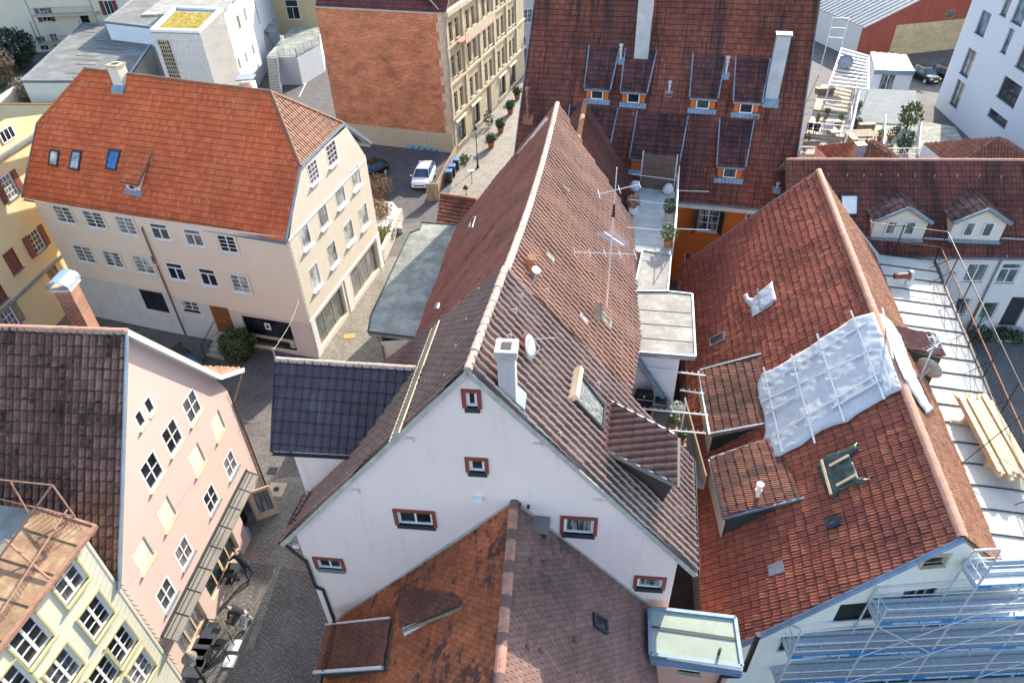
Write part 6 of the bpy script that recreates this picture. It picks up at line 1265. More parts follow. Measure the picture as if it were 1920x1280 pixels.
# ---- modern white building, top right
M['modW'] = mat_plaster('smooth cool white render', (.64, .68, .72), d=.05, var=.02)
m0_ = V(47.9, 74.8, 0); m1_ = m0_ + nrm(V(-.66, -5.5, 0)) * 34; nM_ = wn(m0_, m1_); LM_ = np.linalg.norm(m1_ - m0_)
mod = thing('modern_building', 'modern white building with square dark framed windows in the top right corner', 'building', hv(m0_ + m1_) / 2 - nM_ * 8)
mw = []
gd = dict(frame='dark', sill='zinc_blue', recess=.22, fw=.06, sill_d=.08)
for px, py, w_, h_, o_ in ((1843, 44, 2.0, 2.1, dict(nx=1, pane='glass_bl')), (1889, 77, 1.0, 2.1, dict(nx=1, pane='glass_bl')), (1815, 118, 1.9, 2.5, dict(nx=2, nz=3)), (1795, 176, 1.9, 2.5, dict(nx=2, nz=3)), (1892, 172, 3.4, 1.9, dict(nx=3)), (1870, 221, 3.6, .7, dict(nx=1)), (1888, 8, 1.2, 2.0, dict(nx=1, pane='glass_bl')), (1915, 18, 2.0, 2.4, dict(nx=1, pane='glass_bl')), (1921, 108, 1.8, 2.0, dict(nx=1))): mw.append((*uz(m0_, m1_, px, py), w_, h_, {**gd, **o_}))
M['glass_bl'] = mat_glass('blue grey blinds behind glass', (.10, .17, .22), .25)
facade(mod, m0_, m1_, [(0, 0), (LM_, 0), (LM_, 17), (0, 17)], mw, M['modW'], reveal=.26)
wall(mod, m0_ - nM_ * 16, m0_, [(0, 0), (16, 0), (16, 17), (0, 17)], [], M['modW']); MB().prism([m0_ + V(0, 0, 17), m1_ + V(0, 0, 17), m1_ - nM_ * 16 + V(0, 0, 17), m0_ - nM_ * 16 + V(0, 0, 17)], (0, 0, -.3)).build('flat_roof', M['felt_w'], mod)
# ---- red clad barn
b0_, b1_ = hv(P(1600, 112, 0)), hv(P(1812, 90, 0)); db = nrm(b1_ - b0_); b1_ = b1_ + db * 14; nb = wn(b0_, b1_); Lb = np.linalg.norm(b1_ - b0_)
U_ = lambda px, py: uz(b0_, b1_, px, py)
M['redclad'] = mat_brick('red ribbed metal cladding', (.32, .085, .06), (.27, .07, .05), (.20, .055, .042), dirv=tuple(db[:2]), bw=.35, bh=30., ms=.035, var=.12); M['sandbr'] = mat_brick('pale sandstone blocks', (.52, .41, .24), (.44, .34, .20), (.40, .33, .22), dirv=tuple(db[:2]), bw=.6, bh=.3, ms=.015, var=.2)
barn = thing('barn', 'barn with red ribbed metal gable, sandstone base and grey metal roof, top right', 'barn', hv(b0_ + b1_) / 2 - nb * 6)
uS = U_(1672, 80)[0]; uE_, zE_ = U_(1619, 52); uP, zP = U_(1735, -6)
wall(barn, b0_, b1_, [(uE_, 3.8), (Lb, 3.8), (Lb, zE_ + (zP - zE_) * (Lb - uE_) / (uP - uE_) * .8), (uP, zP), (uE_, zE_)], [], M['redclad']); wall(barn, b0_, b1_, [(uS, 0), (Lb, 0), (Lb, 3.8), (uS, 3.8)], [], M['sandbr'])
wall(barn, b0_, b1_, [(uE_ - .1, 0), (uS, 0), (uS, 3.8), (uE_ - .1, 3.8)], [], M['redclad'])
e0 = b0_ + db * uE_ + V(0, 0, zE_ + .05); e1_ = b0_ + db * uP + V(0, 0, zP + .05); e1_ = e1_ + (e1_ - e0) * .4; M['metroof'] = mat_felt('grey standing seam roof', (.34, .36, .36), .75)
MB().prism([e0 + nb * .2, e1_ + nb * .2, e1_ - nb * 18, e0 - nb * 18], (0, 0, -.1)).build('metal_roof', M['metroof'], barn)
mb = MB()
for i in range(1, 22): p = lerp(e0 + nb * .2, e0 - nb * 18, i / 22); q = p + (e1_ - e0); mb.bar(p + V(0, 0, .03), q + V(0, 0, .03), .05, .08)
mb.build('standing_seam', M['zinc'], barn); u, z = U_(1781, 27); wpart('barn_window', b0_, b1_, u, z, 1.2, 1.0, barn, 'wood'); wall(barn, b0_ + db * uE_ - nb * 18, b0_ + db * uE_, [(0, 0), (18, 0), (18, zE_), (0, zE_)], [], M['greyW'])
# far street end
A_, B_ = hv(P(966, 95, 0)), hv(P(1000, 90, 0)); dd = nrm(B_ - A_); fb = block('corner_house', 'pale house closing the far end of the narrow street', 'house', [A_ - dd * 1, B_ + dd * 8, B_ + dd * 8 + V(0, 10, 0), A_ + V(0, 10, 0)], 0, 12, mat_plaster('dusty white render', (.6, .56, .52), d=.1), flat=M['felt_d']); wins_on(fb, A_ - dd, B_ + dd * 8, [(989, 30, 1.5, 1.8, dict(nx=2, nz=3)), (978, 80, 1.3, 1.6, dict(nx=2, nz=2))])
# ================================================================== scaffold
S0 = V(14.35, 11.72, 0); dS = nrm(V(2.45, .03, 0)); iS = V(-dS[1], dS[0], 0); BAY = 2.5; LVL = [.15, 2.1, 4.1, 6.1, 8.1]
sc = thing('scaffold', 'galvanised scaffold with blue lettered toe boards in front of the grey gable, lower right', 'scaffold', S0)
M['toe'] = mat_plain('blue toe board', (.03, .20, .48), .45, 0, .12, 3); M['plank'] = mat_plain('perforated steel plank', (.46, .50, .53), .5, .15, .2, 8)
M['mesh'] = mat_plain('grey blue mesh board', (.34, .40, .45), .5, .1, .15, 10); M['letter'] = mat_plain('white lettering', (.75, .75, .72), .6)
def SP(u, z, d=0): return S0 + dS * u * BAY + iS * d + V(0, 0, z)
tops = {}
for u in range(-2, 5):
    for d in (0, .75):
        zt = {-2: 5.15, -1: 7.2}.get(u, 9.2) if d == 0 or u not in (0, 1) else 9.0
        MB().tube(SP(u, 0, d), SP(u, zt + (.0 if d == 0 else -.0), d), .035, 8).build('post', M['galv'], sc)
ucur = None
def text_mesh(txt, size, o, ex, ez, parent, mat, name='lettering', ext=.004):
    cu = bpy.data.curves.new('t', 'FONT'); cu.body = txt; cu.size = size; cu.extrude = ext; cu.align_x = 'CENTER'; cu.align_y = 'CENTER'
    ob = bpy.data.objects.new('t', cu); COL.objects.link(ob); dg = bpy.context.evaluated_depsgraph_get(); me = bpy.data.meshes.new_from_object(ob.evaluated_get(dg)); bpy.data.objects.remove(ob); me.name = name
    ey = np.cross(ez, ex) ; off = np.array(origin(parent))
    for v in me.vertices: c = v.co; v.co = Vector(np.array(o) + nrm(ex) * c.x + nrm(ez) * c.y + np.cross(nrm(ex), nrm(ez)) * c.z - off)
    me.materials.clear(); me.materials.append(mat); r = bpy.data.objects.new(name, me); COL.objects.link(r); r.parent = parent; return r
start = {.15: -2, 2.1: -2, 4.1: -2, 6.1: -1, 8.1: 0}
for z in LVL:
    for u in range(start[z], 4):
        a, b = SP(u, z), SP(u + 1, z)
        for k in range(2):
            if (z, u, k) in ((4.1, -2, 1),): pass
            MB().obox(a + iS * (.04 + .35 * k), b - a, iS * .32, V(0, 0, .05)).build('deck', M['plank'], sc)
        if z > 2: pass
        for h in (.5, 1.0): MB().tube(a + iS * .75 + V(0, 0, h), b + iS * .75 + V(0, 0, h), .022, 6).build('guard_rail', M['galv'], sc)
        MB().tube(SP(u, z + .02, 0), SP(u + 1, z + .02, .75), .016, 5).build('plan_brace', M['galv'], sc)
        MB().tube(SP(u + .5, z - .03, 0), SP(u + .5, z - .03, .75), .03, 6).build('transom', M['iron'], sc)
        for h in (.5, 1.0): MB().tube(a + V(0, 0, h), b + V(0, 0, h), .024, 6).build('guard_rail', M['galv'], sc)
        if z > 1: MB().obox(a + iS * .74 + V(0, 0, .05), b - a, iS * .02, V(0, 0, .26)).build('back_board', M['mesh'], sc)
        tb = MB().obox(a - iS * .03 + V(0, 0, .04), b - a, iS * .025, V(0, 0, .19)).build('toe_board', M['toe'], sc)
        text_mesh('MANFRED SCHMID', .19, lerp(a, b, .5) - iS * .034 + V(0, 0, .13), dS, V(0, 0, 1), tb, M['letter'])
        MB().tube(SP(u, z - .03, 0), SP(u, z - .03, .75), .03, 6).build('transom', M['galv'], sc)
        MB().tube(a + iS * .75 + V(0, 0, 0), b + iS * .75 + V(0, 0, 0), .024, 6).build('ledger', M['galv'], sc)
for (u, z) in ((-1, 4.1), (0, 6.1), (-2, 2.1), (1, 4.1), (1, 8.1), (-1, 6.1), (0, 8.1)):
    MB().tube(SP(u, z - 2, -.04), SP(u + 1, z, -.04), .022, 6).build('brace', M['galv'], sc)
MB().tube(SP(0, 4.1, -.04), SP(-1, 6.1, -.04), .022, 6).build('brace', M['galv'], sc)
for u, z in ((-2, 4.1), (-1, 6.1), (0, 8.1), (3, 8.1)):
    for h in (.5, 1.0): MB().tube(SP(u, z + h, 0), SP(u, z + h, .75), .022, 6).build('end_rail', M['galv'], sc)
    MB().obox(SP(u, z + .05, .03) - dS * .02, iS * .7, dS * .025, V(0, 0, .15)).build('end_toe_board', M['galv'], sc)
    MB().path([SP(u, z + .2, .2) + dS * .03, SP(u, z + .9, .55) + dS * .03], .02).build('ladder_gate', M['galv'], sc)
# top frames
for u in (1, 2, 3): MB().tube(SP(u, 9.0, 0), SP(u, 10.2, 0), .03, 7).build('post', M['galv'], sc)
for u in (0, 2): MB().path([SP(u, 9.15, 0), SP(u, 10.1, .05), SP(u, 9.0, .75)], .03, 7).build('top_frame', M['galv'], sc)
MB().path([SP(-2, 5.1, 0), SP(-2, 6.0, .05), SP(-2, 5.1, .75)], .03, 7).build('top_frame', M['galv'], sc)
for h in (9.0, 9.6): MB().tube(SP(0, h), SP(3.2, h), .024, 6).build('guard_rail', M['galv'], sc)
# ================================================================== deck railing, timber, dish
rl_ = thing('roof_railing', 'tall dark iron railing along the edge of the pale zinc flat roof', 'railing', DB)
eR = nrm(DC - DB); LR = np.linalg.norm(DC - DB); npst = 9
for i in range(npst): p = DB + eR * (LR * i / (npst - 1)); MB().tube(p, p + V(.05, 0, 2.0), .03, 6).build('post', M['iron'], rl_); MB().tube(p + V(.02, 0, 1.0), p - nrm(DB - DA) * .8 + V(0, 0, .02), .018, 5).build('stay', M['iron'], rl_)
MB().tube(DB + V(.05, 0, 2.0), DC + V(.05, 0, 2.0), .03, 6).build('top_rail', M['iron'], rl_); MB().tube(DB + V(.02, 0, 1.0), DC + V(.02, 0, 1.0), .03, 6).build('mid_rail', M['terra'], rl_); MB().tube(DB + V(.02, 0, .12), DC + V(.02, 0, .12), .022, 6).build('bottom_rail', M['iron'], rl_)
mb = MB(); nb_ = int(LR / .16)
for i in range(nb_): p = DB + eR * (LR * (i + .5) / nb_) + V(.02, 0, 0); mb.tube(p + V(0, 0, .12), p + V(0, 0, 1.0), .009, 4)
tag(mb.build('baluster', M['iron'], rl_), kind='stuff')
for i in range(0, 8): c = DB + eR * (LR * (i + .5) / 8) + V(.02, 0, .55); MB().path([c + eR * .9 * math.cos(t) + V(0, 0, .40 * math.sin(t)) for t in np.linspace(0, 2 * math.pi, 17)], .010, 4).build('scroll', M['iron'], rl_)
r2 = thing('roof_railing', 'low iron balustrade across the far end of the zinc flat roof before the dormers', 'railing', DA); e2 = nrm(DB - DA2); L2 = np.linalg.norm(DB - DA2)
for h in (.1, 1.0): MB().tube(DA2 + V(0, 0, h), DB + V(0, 0, h), .025, 6).build('rail', M['iron' if h < 1 else 'terra'], r2)
for p in (DA2 + e2 * .4, DA2 + e2 * 2.2): MB().tube(p, p + V(0, 0, 2.1), .03, 6).build('post', M['iron'], r2)
MB().tube(DA2 + e2 * .4 + V(0, 0, 2.0), DB + V(0.05, 0, 2.0), .022, 6).build('top_rail', M['iron'], r2)
mb = MB()
for i in range(22): p = DA2 + e2 * (L2 * (i + .5) / 22); mb.tube(p + V(0, 0, .1), p + V(0, 0, 1.0), .010, 4)
mb.build('baluster', M['iron'], r2)
for i, (a, b) in enumerate((((1680, 531), 1), ((1767, 651), 3.2), ((1800, 872), 5.6))):
    p0_ = onp(*a, E1, nE2); q = DB + eR * (LR * b / 8) + V(.05, 0, 2.0); MB().tube(V(p0_[0], p0_[1], p0_[2] + .05), q, .02, 6).build('tie_bar', M['iron'], rl_)
wd = thing('timber_stack', 'stack of fresh pale timber boards lying on the zinc flat roof', 'timber', P(1868, 812, DKz))
c0, c1 = P(1843, 768, DKz + .75), P(1893, 858, DKz + .75); tv = nrm(hv(c1) - hv(c0)); tp = V(-tv[1], tv[0], 0); cm = (c0 + c1) / 2; 
for row in range(3):
    for k in range(8):
        ln = 4.6 + random.uniform(-.4, .4); o = cm + tp * (.17 * (k - 4)) - tv * (ln / 2 + random.uniform(-.15, .15)) + V(0, 0, -.2 + .09 * row)
        if row == 2 and k in (1, 4, 5): continue
        MB().obox(o - tp * .075, tv * ln, tp * .15, V(0, 0, .075)).build('board', M['newwood'], wd)
MB().obox(cm - tp * .65 + tv * 1.2 + V(0, 0, -.75), tp * 1.3, tv * .12, V(0, 0, .55)).build('bearer', M['newwood'], wd); MB().obox(cm - tp * .65 - tv * 1.3 + V(0, 0, -.75), tp * 1.3, tv * .12, V(0, 0, .55)).build('bearer', M['newwood'], wd)
bd = thing('loose_board', 'single pale board lying across the seams left of the timber stack', 'board', P(1805, 792, DKz)); a, b = P(1780, 789, DKz + .07), P(1832, 798, DKz + .07); MB().bar(a, b, .15, .06).build('board', M['newwood'], bd)
vt_ = thing('roof_cowl', 'grey cone cowl on a red pipe standing on the zinc flat roof', 'vent', P(1697, 532, DKz)); c = P(1697, 532, DKz); MB().tube(c, c + V(0, 0, .5), .06, 8).build('pipe', M['galv'], vt_); MB().tube(c + V(.1, 0, .55), c + V(-.75, .05, .5), .16, 12).build('red_pipe', M['redwood'], vt_); MB().tube(c + V(.05, 0, .55), c + V(.2, 0, .55), .3, 14).build('flange', M['galv'], vt_)
dm0 = onp(1722, 715, E1, nE2); dc_ = P(1745, 692, dm0[2] + .4); dish('satellite_dish', 'large pale satellite dish on the sunny side of the red roof by the dark dormer', P(1743, 690, dm0[2] + .6), .55, V(.7, .5, .25), dm0, mat='concrete')
am = thing('antenna_mast', 'leaning antenna mast with tangled aerials beside the large pale satellite dish', 'antenna', dm0); mp_ = dm0 + V(0, 0, 0); tp_ = P(1760, 628, dm0[2] + 2.2); MB().tube(mp_, tp_, .04, 7).build('mast', M['galv'], am)
for zf, dv_ in ((.95, V(1, -.2, .1)), (.85, V(.3, 1, 0)), (.75, V(1, .5, .2))): mb = MB(); yagi(mb, lerp(mp_, tp_, zf), nrm(dv_), nrm(np.cross(dv_, (0, 0, 1.))), 6, .9, .25, .15); mb.build('yagi', M['galv'], am)
# Y terrace railing frame
ry = thing('roof_railing', 'rust coloured iron railing frame on the metal roof of the yellow green house', 'railing', lerp(e0, c0, .5)) if 0 else None
Ye0, Ye1 = V(Yc[0], Yc[1], YZ) + nY * .25 + dY * .3, V(Yn[0], Yn[1], YZ) + nY * .25; Yc0, Yc1 = Ye0 - nY * 1.8 + V(0, 0, .55), Ye1 - nY * 1.8 + V(0, 0, .55)
ry = thing('roof_railing', 'rust coloured iron railing frame on the metal roof of the yellow green house', 'railing', Yc0)
rr_ = lambda a, b, r=.026, nm='rail', m_='rust': MB().tube(a, b, r, 6).build(nm, M[m_], ry)
k0 = P(98, 909, YZ + 1.75); k1 = P(140, 968, YZ + .75); k0b = P(-20, 897, YZ + 1.75); k3 = P(-15, 1050, YZ + 1.6); rr_(k0b, k0); rr_(k0, k1); rr_(k0, P(-20, 1070, YZ + .6), .035); rr_(P(18, 900, YZ + 1.75), P(58, 970, YZ + .6)); rr_(k1, P(0, 935, YZ + .9)); rr_(k1, P(70, 1010, YZ + .4), .03); rr_(P(10, 1012, YZ + .9), P(92, 1085, YZ + .1), .04); rr_(P(126, 955, YZ + .75), P(0, 1150, YZ + .5), .03)
mb = MB()
for i in range(18): a = lerp(P(0, 935, YZ + .9), k1, (i + .5) / 18); mb.tube(a, a - V(0, 0, .75), .012, 4)
mb.build('baluster', M['rust'], ry)
mb = MB()
for i in range(26): a = lerp(P(118, 960, YZ + .7), P(-5, 1150, YZ + .5), (i + .5) / 26); mb.tube(a, a - V(.02, 0, .5), .012, 4)
mb.build('baluster', M['rust'], ry)
# bird spikes / lights along the yellow corner
mb = MB()
for i in range(26): z = YZ - .3 - i * .32; p = V(Yc[0], Yc[1], z) + nY * .03; mb.tube(p, p + nY * .16 + V(0, 0, -.05), .012, 4)
mb.tube(V(Yc[0], Yc[1], YZ - .2) + nY * .04, V(Yc[0], Yc[1], .5) + nY * .04, .012, 4); mb.build('light_string', M['iron'], houseY)
for A_, rt, zt, nn_ in ((BC, houseB, 8.5, wn(BC, BE)), (K1, houseP, 7.5, nK)):
    mb = MB(); mb.tube(V(A_[0], A_[1], zt) + nn_ * .05, V(A_[0], A_[1], .5) + nn_ * .05, .012, 4)
    for i in range(int(zt / .3)): p = V(A_[0], A_[1], zt - .3 * i) + nn_ * .05; mb.tube(p, p + nn_ * .1 - V(0, 0, .05), .012, 4)
    mb.build('light_string', M['iron'], rt)
# brick chimney behind P2
def brickmat(): return mat_brick('red chimney brick', (.30, .10, .06), (.24, .075, .045), (.42, .36, .28), dirv=(1, 0), bw=.24, bh=.08, ms=.014, var=.25)
cb = onw(110, 600, O0 - nK * 2.6, O1 - nK * 2.6); cb = P(150, 617, 12.6); cz = zat(105, 555, cb); cb = V(cb[0] - .1, cb[1] + .5, 0); M['chbrick'] = brickmat()
MB().obox(V(cb[0] - .3, cb[1] - .3, 10.5), V(.6, 0, 0), V(0, .6, 0), V(0, 0, cz - 10.5)).build('chimney', M['chbrick'], houseP); mb = MB(); cc = V(cb[0], cb[1], cz)
mb.obox(cc - V(.4, .4, 0), V(.8, 0, 0), V(0, .8, 0), V(0, 0, .1)); mb.build('chimney_cap', M['concrete'], houseP)
arc = [cc + V(.42 * math.cos(t), 0, .15 + .34 * math.sin(t)) for t in np.linspace(0, math.pi, 9)]; mb = MB()
for a, b in zip(arc[:-1], arc[1:]): mb.prism([a - V(0, .45, 0), b - V(0, .45, 0), b + V(0, .45, 0), a + V(0, .45, 0)], nrm(np.cross(b - a, (0, 1., 0))) * .02)
mb.build('chimney_hood', M['zinc_blue'], houseP)
# ================================================================== cars
def car(label, c, hd, paint, kind='hatch', group=None, L_=4.06, W_=1.78, H_=1.46, red=True):
    t = thing('parked_car', label, 'car', c, group); f = nrm(hv(hd)); s = V(f[1], -f[0], 0); up = V(0, 0, 1); c = np.array(c, float); w2 = W_ / 2
    def pt(x, y, z): return c + f * x + s * y + up * z
    X = np.array([-.5, -.49, -.46, -.40, -.30, -.17, 0, .14, .24, .36, .44, .485, .5]) * L_
    belt = [.62, .80, .90, .95, .96, .96, .95, .94, .92, .86, .78, .66, .55]; bot = [.40, .30, .24, .22, .2, .2, .2, .2, .2, .2, .22, .27, .36]; hw = [.80, .88, .94, .98, 1, 1, 1, 1, .99, .97, .92, .82, .72]
    vs = []; K = 10
    for x, b, z0, h in zip(X, belt, bot, hw):
        W = w2 * h; ring = [(-.9, z0), (-1, z0 + .10), (-1.0, z0 + .55 * (b - z0)), (-.97, b - .07), (-.86, b), (.86, b), (.97, b - .07), (1.0, z0 + .55 * (b - z0)), (1, z0 + .10), (.9, z0)]
        vs += [pt(x, y * W, z) for y, z in ring]
    fs = [[i * K + j, i * K + (j + 1) % K, (i + 1) * K + (j + 1) % K, (i + 1) * K + j] for i in range(len(X) - 1) for j in range(K)]; fs += [list(range(K))[::-1], [(len(X) - 1) * K + j for j in range(K)]]
    body = MB().add(vs, fs).build('body', paint, t, True); body.modifiers.new('sub', 'SUBSURF').levels = 1; body.modifiers['sub'].render_levels = 2
    lo = [(-.47, .95), (-.43, .97), (.22, .93), (.26, .92)]; x0, x1, x2, x3 = (-.47 * L_, -.37 * L_, .06 * L_, .24 * L_)
    g = [pt(x0, -w2 * .84, .93), pt(x3, -w2 * .86, .90), pt(x3, w2 * .86, .90), pt(x0, w2 * .84, .93), pt(x1, -w2 * .66, H_ - .03), pt(x2, -w2 * .66, H_ - .03), pt(x2, w2 * .66, H_ - .03), pt(x1, w2 * .66, H_ - .03)]
    MB().add(g, [[0, 1, 5, 4], [1, 2, 6, 5], [2, 3, 7, 6], [3, 0, 4, 7], [4, 5, 6, 7]]).build('windscreen_and_windows', M['carglass'], t)
    rf = [pt(x1 - .05, -w2 * .68, H_ - .04), pt(x2 + .05, -w2 * .68, H_ - .04), pt(x2 + .05, w2 * .68, H_ - .04), pt(x1 - .05, w2 * .68, H_ - .04), pt(x1 + .1, -w2 * .5, H_ + .02), pt(x2 - .15, -w2 * .5, H_ + .02), pt(x2 - .15, w2 * .5, H_ + .02), pt(x1 + .1, w2 * .5, H_ + .02)]
    MB().add(rf, [[0, 1, 5, 4], [1, 2, 6, 5], [2, 3, 7, 6], [3, 0, 4, 7], [4, 5, 6, 7], [0, 3, 2, 1]]).build('roof', paint, t, False, .03)
    for sg in (-1, 1):
        MB().bar(g[1 if sg < 0 else 2], g[5 if sg < 0 else 6], .07, .05).build('pillar', paint, t); MB().bar(lerp(g[0], g[1], .5) if sg < 0 else lerp(g[3], g[2], .5), lerp(g[4], g[5], .5) if sg < 0 else lerp(g[7], g[6], .5), .07, .04).build('pillar', paint, t); MB().bar(g[0 if sg < 0 else 3], g[4 if sg < 0 else 7], .16, .05).build('pillar', paint, t)
        MB().cbox(pt(.19 * L_, sg * (w2 + .10), .98), f * .12, s * .2, up * .13).build('mirror', paint, t, bevel=.02)
        MB().cbox(pt(.472 * L_, sg * w2 * .64, .66), f * .12, s * .36, up * .13).build('headlight', M['glass_w'], t, bevel=.02); MB().cbox(pt(-.487 * L_, sg * w2 * .68, .80), f * .08, s * .34, up * .16).build('tail_light', M['carred'], t, bevel=.02)
        for wx in (-.31, .32):
            wc = pt(wx * L_, sg * (w2 - .10), .31); wh = MB().tube(wc - s * sg * .1, wc + s * sg * .115, .31, 20).build('wheel', M['black'], t); MB().tube(wc + s * sg * .112, wc + s * sg * .125, .2, 14).build('rim', M['galv'], wh)
            for k in range(5): a = 2 * math.pi * k / 5
    MB().cbox(pt(.492 * L_, 0, .55), f * .06, s * .9, up * .1).build('grille', M['black'], t); MB().cbox(pt(.497 * L_, 0, .32), f * .05, s * 1.2, up * .1).build('lower_grille', M['black'], t); MB().cbox(pt(.505 * L_, 0, .44), f * .02, s * .5, up * .1).build('number_plate', M['white'], t); MB().cbox(pt(-.505 * L_, 0, .62), f * .02, s * .5, up * .1).build('number_plate', M['white'], t)
    return t
M['carglass'] = mat_glass('car glass', (.02, .05, .09), .04, None, False); M['carwhite'] = mat_plain('white car paint', (.70, .72, .74), .25, 0, .03, 1); M['carblack'] = mat_plain('black car paint', (.012, .013, .016), .2, 0, .2, 1); M['carred'] = mat_plain('red lamp', (.45, .02, .02), .3)
car('white hatchback parked in the court below the brick wall', V(-7.75, 59.9, 0), V(-.12, -1, 0), M['carwhite'])
bkd = nrm(hv(P(742, 318)) - hv(P(668, 358))); car('black car half hidden behind the cream house, left of the white hatchback', hv(P(706, 338)) + V(-.7, .6, 0), -bkd, M['carblack'])
car('black car parked at the steps below the cream house, beside the round green bush', V(-20.6, 33.1, 0), V(.5, -.5, 0), M['carblack'])
car('dark car parked nearest the low grey metal roofed annex, top right', P(1732, 150), V(.15, -1, 0), M['carblack'], group=None); car('dark car parked closest to the modern white building, top right', P(1772, 150), V(.25, -1, 0), M['carblack'])
# ================================================================== street furniture by the brick building
def pot_plant(label, c, sc_=1.0, group='clipped box balls in terracotta pots along the narrow street'):
    t = thing('potted_box_ball', label, 'potted plant', c, group); MB().lathe(c, [(.26 * sc_, 0), (.36 * sc_, .5 * sc_), (.40 * sc_, .52 * sc_), (.40 * sc_, .6 * sc_), (.34 * sc_, .6 * sc_), (.3 * sc_, .55 * sc_)], 16).build('pot', M['terra'], t)
    mb = MB(); leaves(mb, np.array(c) + V(0, 0, 1.05 * sc_), .52 * sc_, 420, .09, 1, .8); mb.lathe(np.array(c) + V(0, 0, .62 * sc_), [(.1, 0), (.38 * sc_, .2), (.42 * sc_, .45), (.2, .8)], 10); mb.build('foliage', M['foliage'], t); return t
for (x, y), l in (((921, 277), 'potted box ball nearest the street lamp, first of the row of four'), ((939, 249), 'second potted box ball along the street, counted from the street lamp'), ((957, 214), 'third potted box ball along the street, counted from the street lamp'), ((970, 187), 'farthest potted box ball, closest to the eaves of the big red roof')): pot_plant(l, P(x, y))
bush('climbing_plant', 'small climbing plant against the sandstone street front beside a shop window', 'plant', P(917, 238), .6, 200, .12, 'foliage', 1.5); bush('weed_tuft', 'light green weed tuft beside the blue lidded bins', 'plant', P(872, 305), .55, 160, .14, 'foliage_l', .8)
M['hood'] = mat_plain('weathered lamp hood', (.17, .14, .11), .7, 0, .3, 6)
def lamp_post(label, b, h=3.9, big=False, group=None):
    t = thing('street_lamp', label, 'street lamp', b, group); MB().lathe(b, [(.14, 0), (.14, .25), (.09, .3), (.08, .9), (.05, 1.0), (.04, h - .6), (.07, h - .55), (.03, h - .45)], 10).build('pole', M['iron'], t)
    k = 1.15 if big else 1.0; MB().lathe(np.array(b) + V(0, 0, h - .45), [(.08 * k, 0), (.17 * k, .42 * k)], 8).build('lantern_glass', M['glass_w'], t); MB().lathe(np.array(b) + V(0, 0, h - .45 + .42 * k), [(.24 * k, 0), (.22 * k, .04), (.10 * k, .2 * k), (.05 * k, .28 * k), (.02, .32 * k)], 14).build('lantern_hood', M['hood'] if big else M['iron'], t); return t
lamp_post('black street lamp standing on the pavement beside the potted box balls', P(896, 315))
lb_ = P(873, 355, 3.8); lamp_post('street lamp by the tiled lean-to, mostly hidden by the old red roof', hv(lb_))
lf = P(357, 1236, 3.9); lamp_post('old street lamp with broad grey hood beside the cafe tables, bottom left', hv(lf), 4.0, True)
fp0, fp1 = P(855, 296), P(815, 373); fn = thing('fence', 'low board fence with pale panels between the parking court and the bins', 'fence', (fp0 + fp1) / 2); fd = nrm(fp1 - fp0)
MB().obox(fp0, fp1 - fp0, V(-fd[1], fd[0], 0) * .1, V(0, 0, 1.2)).build('boarding', M['wood'], fn); 
for a in (.12, .42, .66): MB().obox(lerp(fp0, fp1, a) + V(fd[1], -fd[0], 0) * .012 + V(0, 0, .25), fd * 2.0, V(fd[1], -fd[0], 0) * .02, V(0, 0, .85)).build('panel', M['white'], fn)
for k in range(4): MB().box(fp1 + V(-.5 + .28 * k, -.3, .8), .24, .2, 1.7).build('post', M['wood'], fn)
for (x, y), l in (((843, 340), 'blue lidded wheeled bin nearest the small tiled lean-to'), ((849, 330), 'blue lidded wheeled bin between two others beside the board fence'), ((856, 318), 'blue lidded wheeled bin nearest the corner of the brick building')):
    c = P(x, y); t = thing('wheeled_bin', l, 'bin', c, 'blue lidded bins along the board fence'); MB().prism([c + V(-.27, -.3, .06), c + V(.27, -.3, .06), c + V(.27, .3, .06), c + V(-.27, .3, .06)], V(0, 0, .95)).build('body', M['dark'], t, bevel=.03); lid = MB().obox(c + V(-.31, -.34, 1.02), V(.62, 0, 0), V(0, .7, 0), V(0, .0, .09)).build('lid', M['binlid'] if 'binlid' in M else M['blue'], t, bevel=.02)
    for sx in (-.25, .2): MB().tube(c + V(sx, .3, .1), c + V(sx + .06, .3, .1), .1, 12).build('wheel', M['black'], t)
# planter, wall and shrubs by the court
pq = [P(x, y, .5) for x, y in ((700, 377), (736, 378), (746, 390), (752, 408), (754, 428), (704, 424))]; t = thing('planter', 'pale rounded stone planter between the cream house and the parking court', 'planter', hv(sum(pq) / 6)); M['palestone'] = mat_felt('mottled pale stone', (.50, .50, .50), .7, scale=2.); MB().prism(pq[::-1], (0, 0, -.5)).build('stone_bed', M['palestone'], t)
bush('dry_shrub', 'tan leafless shrub next to the tail of the black car', 'bush', P(712, 372), 1.3, 900, .14, 'twig', .9); bush('dry_shrub', 'tan leafless shrub growing in the pale rounded planter', 'bush', P(712, 412), 1.1, 800, .13, 'twig', .9); bush('dry_shrub', 'brown and green shrub behind the concrete wall beside the shop window', 'bush', P(722, 455), .9, 500, .13, 'foliage_l', .8)
wa_, wb_ = P(757, 412), P(722, 492); t = thing('garden_wall', 'short concrete wall between the shop front and the stained grey green roof', 'wall', (wa_ + wb_) / 2); MB().obox(wa_, wb_ - wa_, V(-.3, 0, 0), V(0, 0, 1.1)).build('masonry', M['concrete'], t)
rl2 = thing('railing', 'short rusty railing beside the pale planter', 'railing', P(735, 430)); a, b = P(718, 428), P(754, 432); MB().tube(a + V(0, 0, .9), b + V(0, 0, .9), .03).build('rail', M['rust'], rl2)
for k in range(6): p = lerp(a, b, k / 5); MB().tube(p, p + V(0, 0, .9), .02).build('bar', M['rust'], rl2)
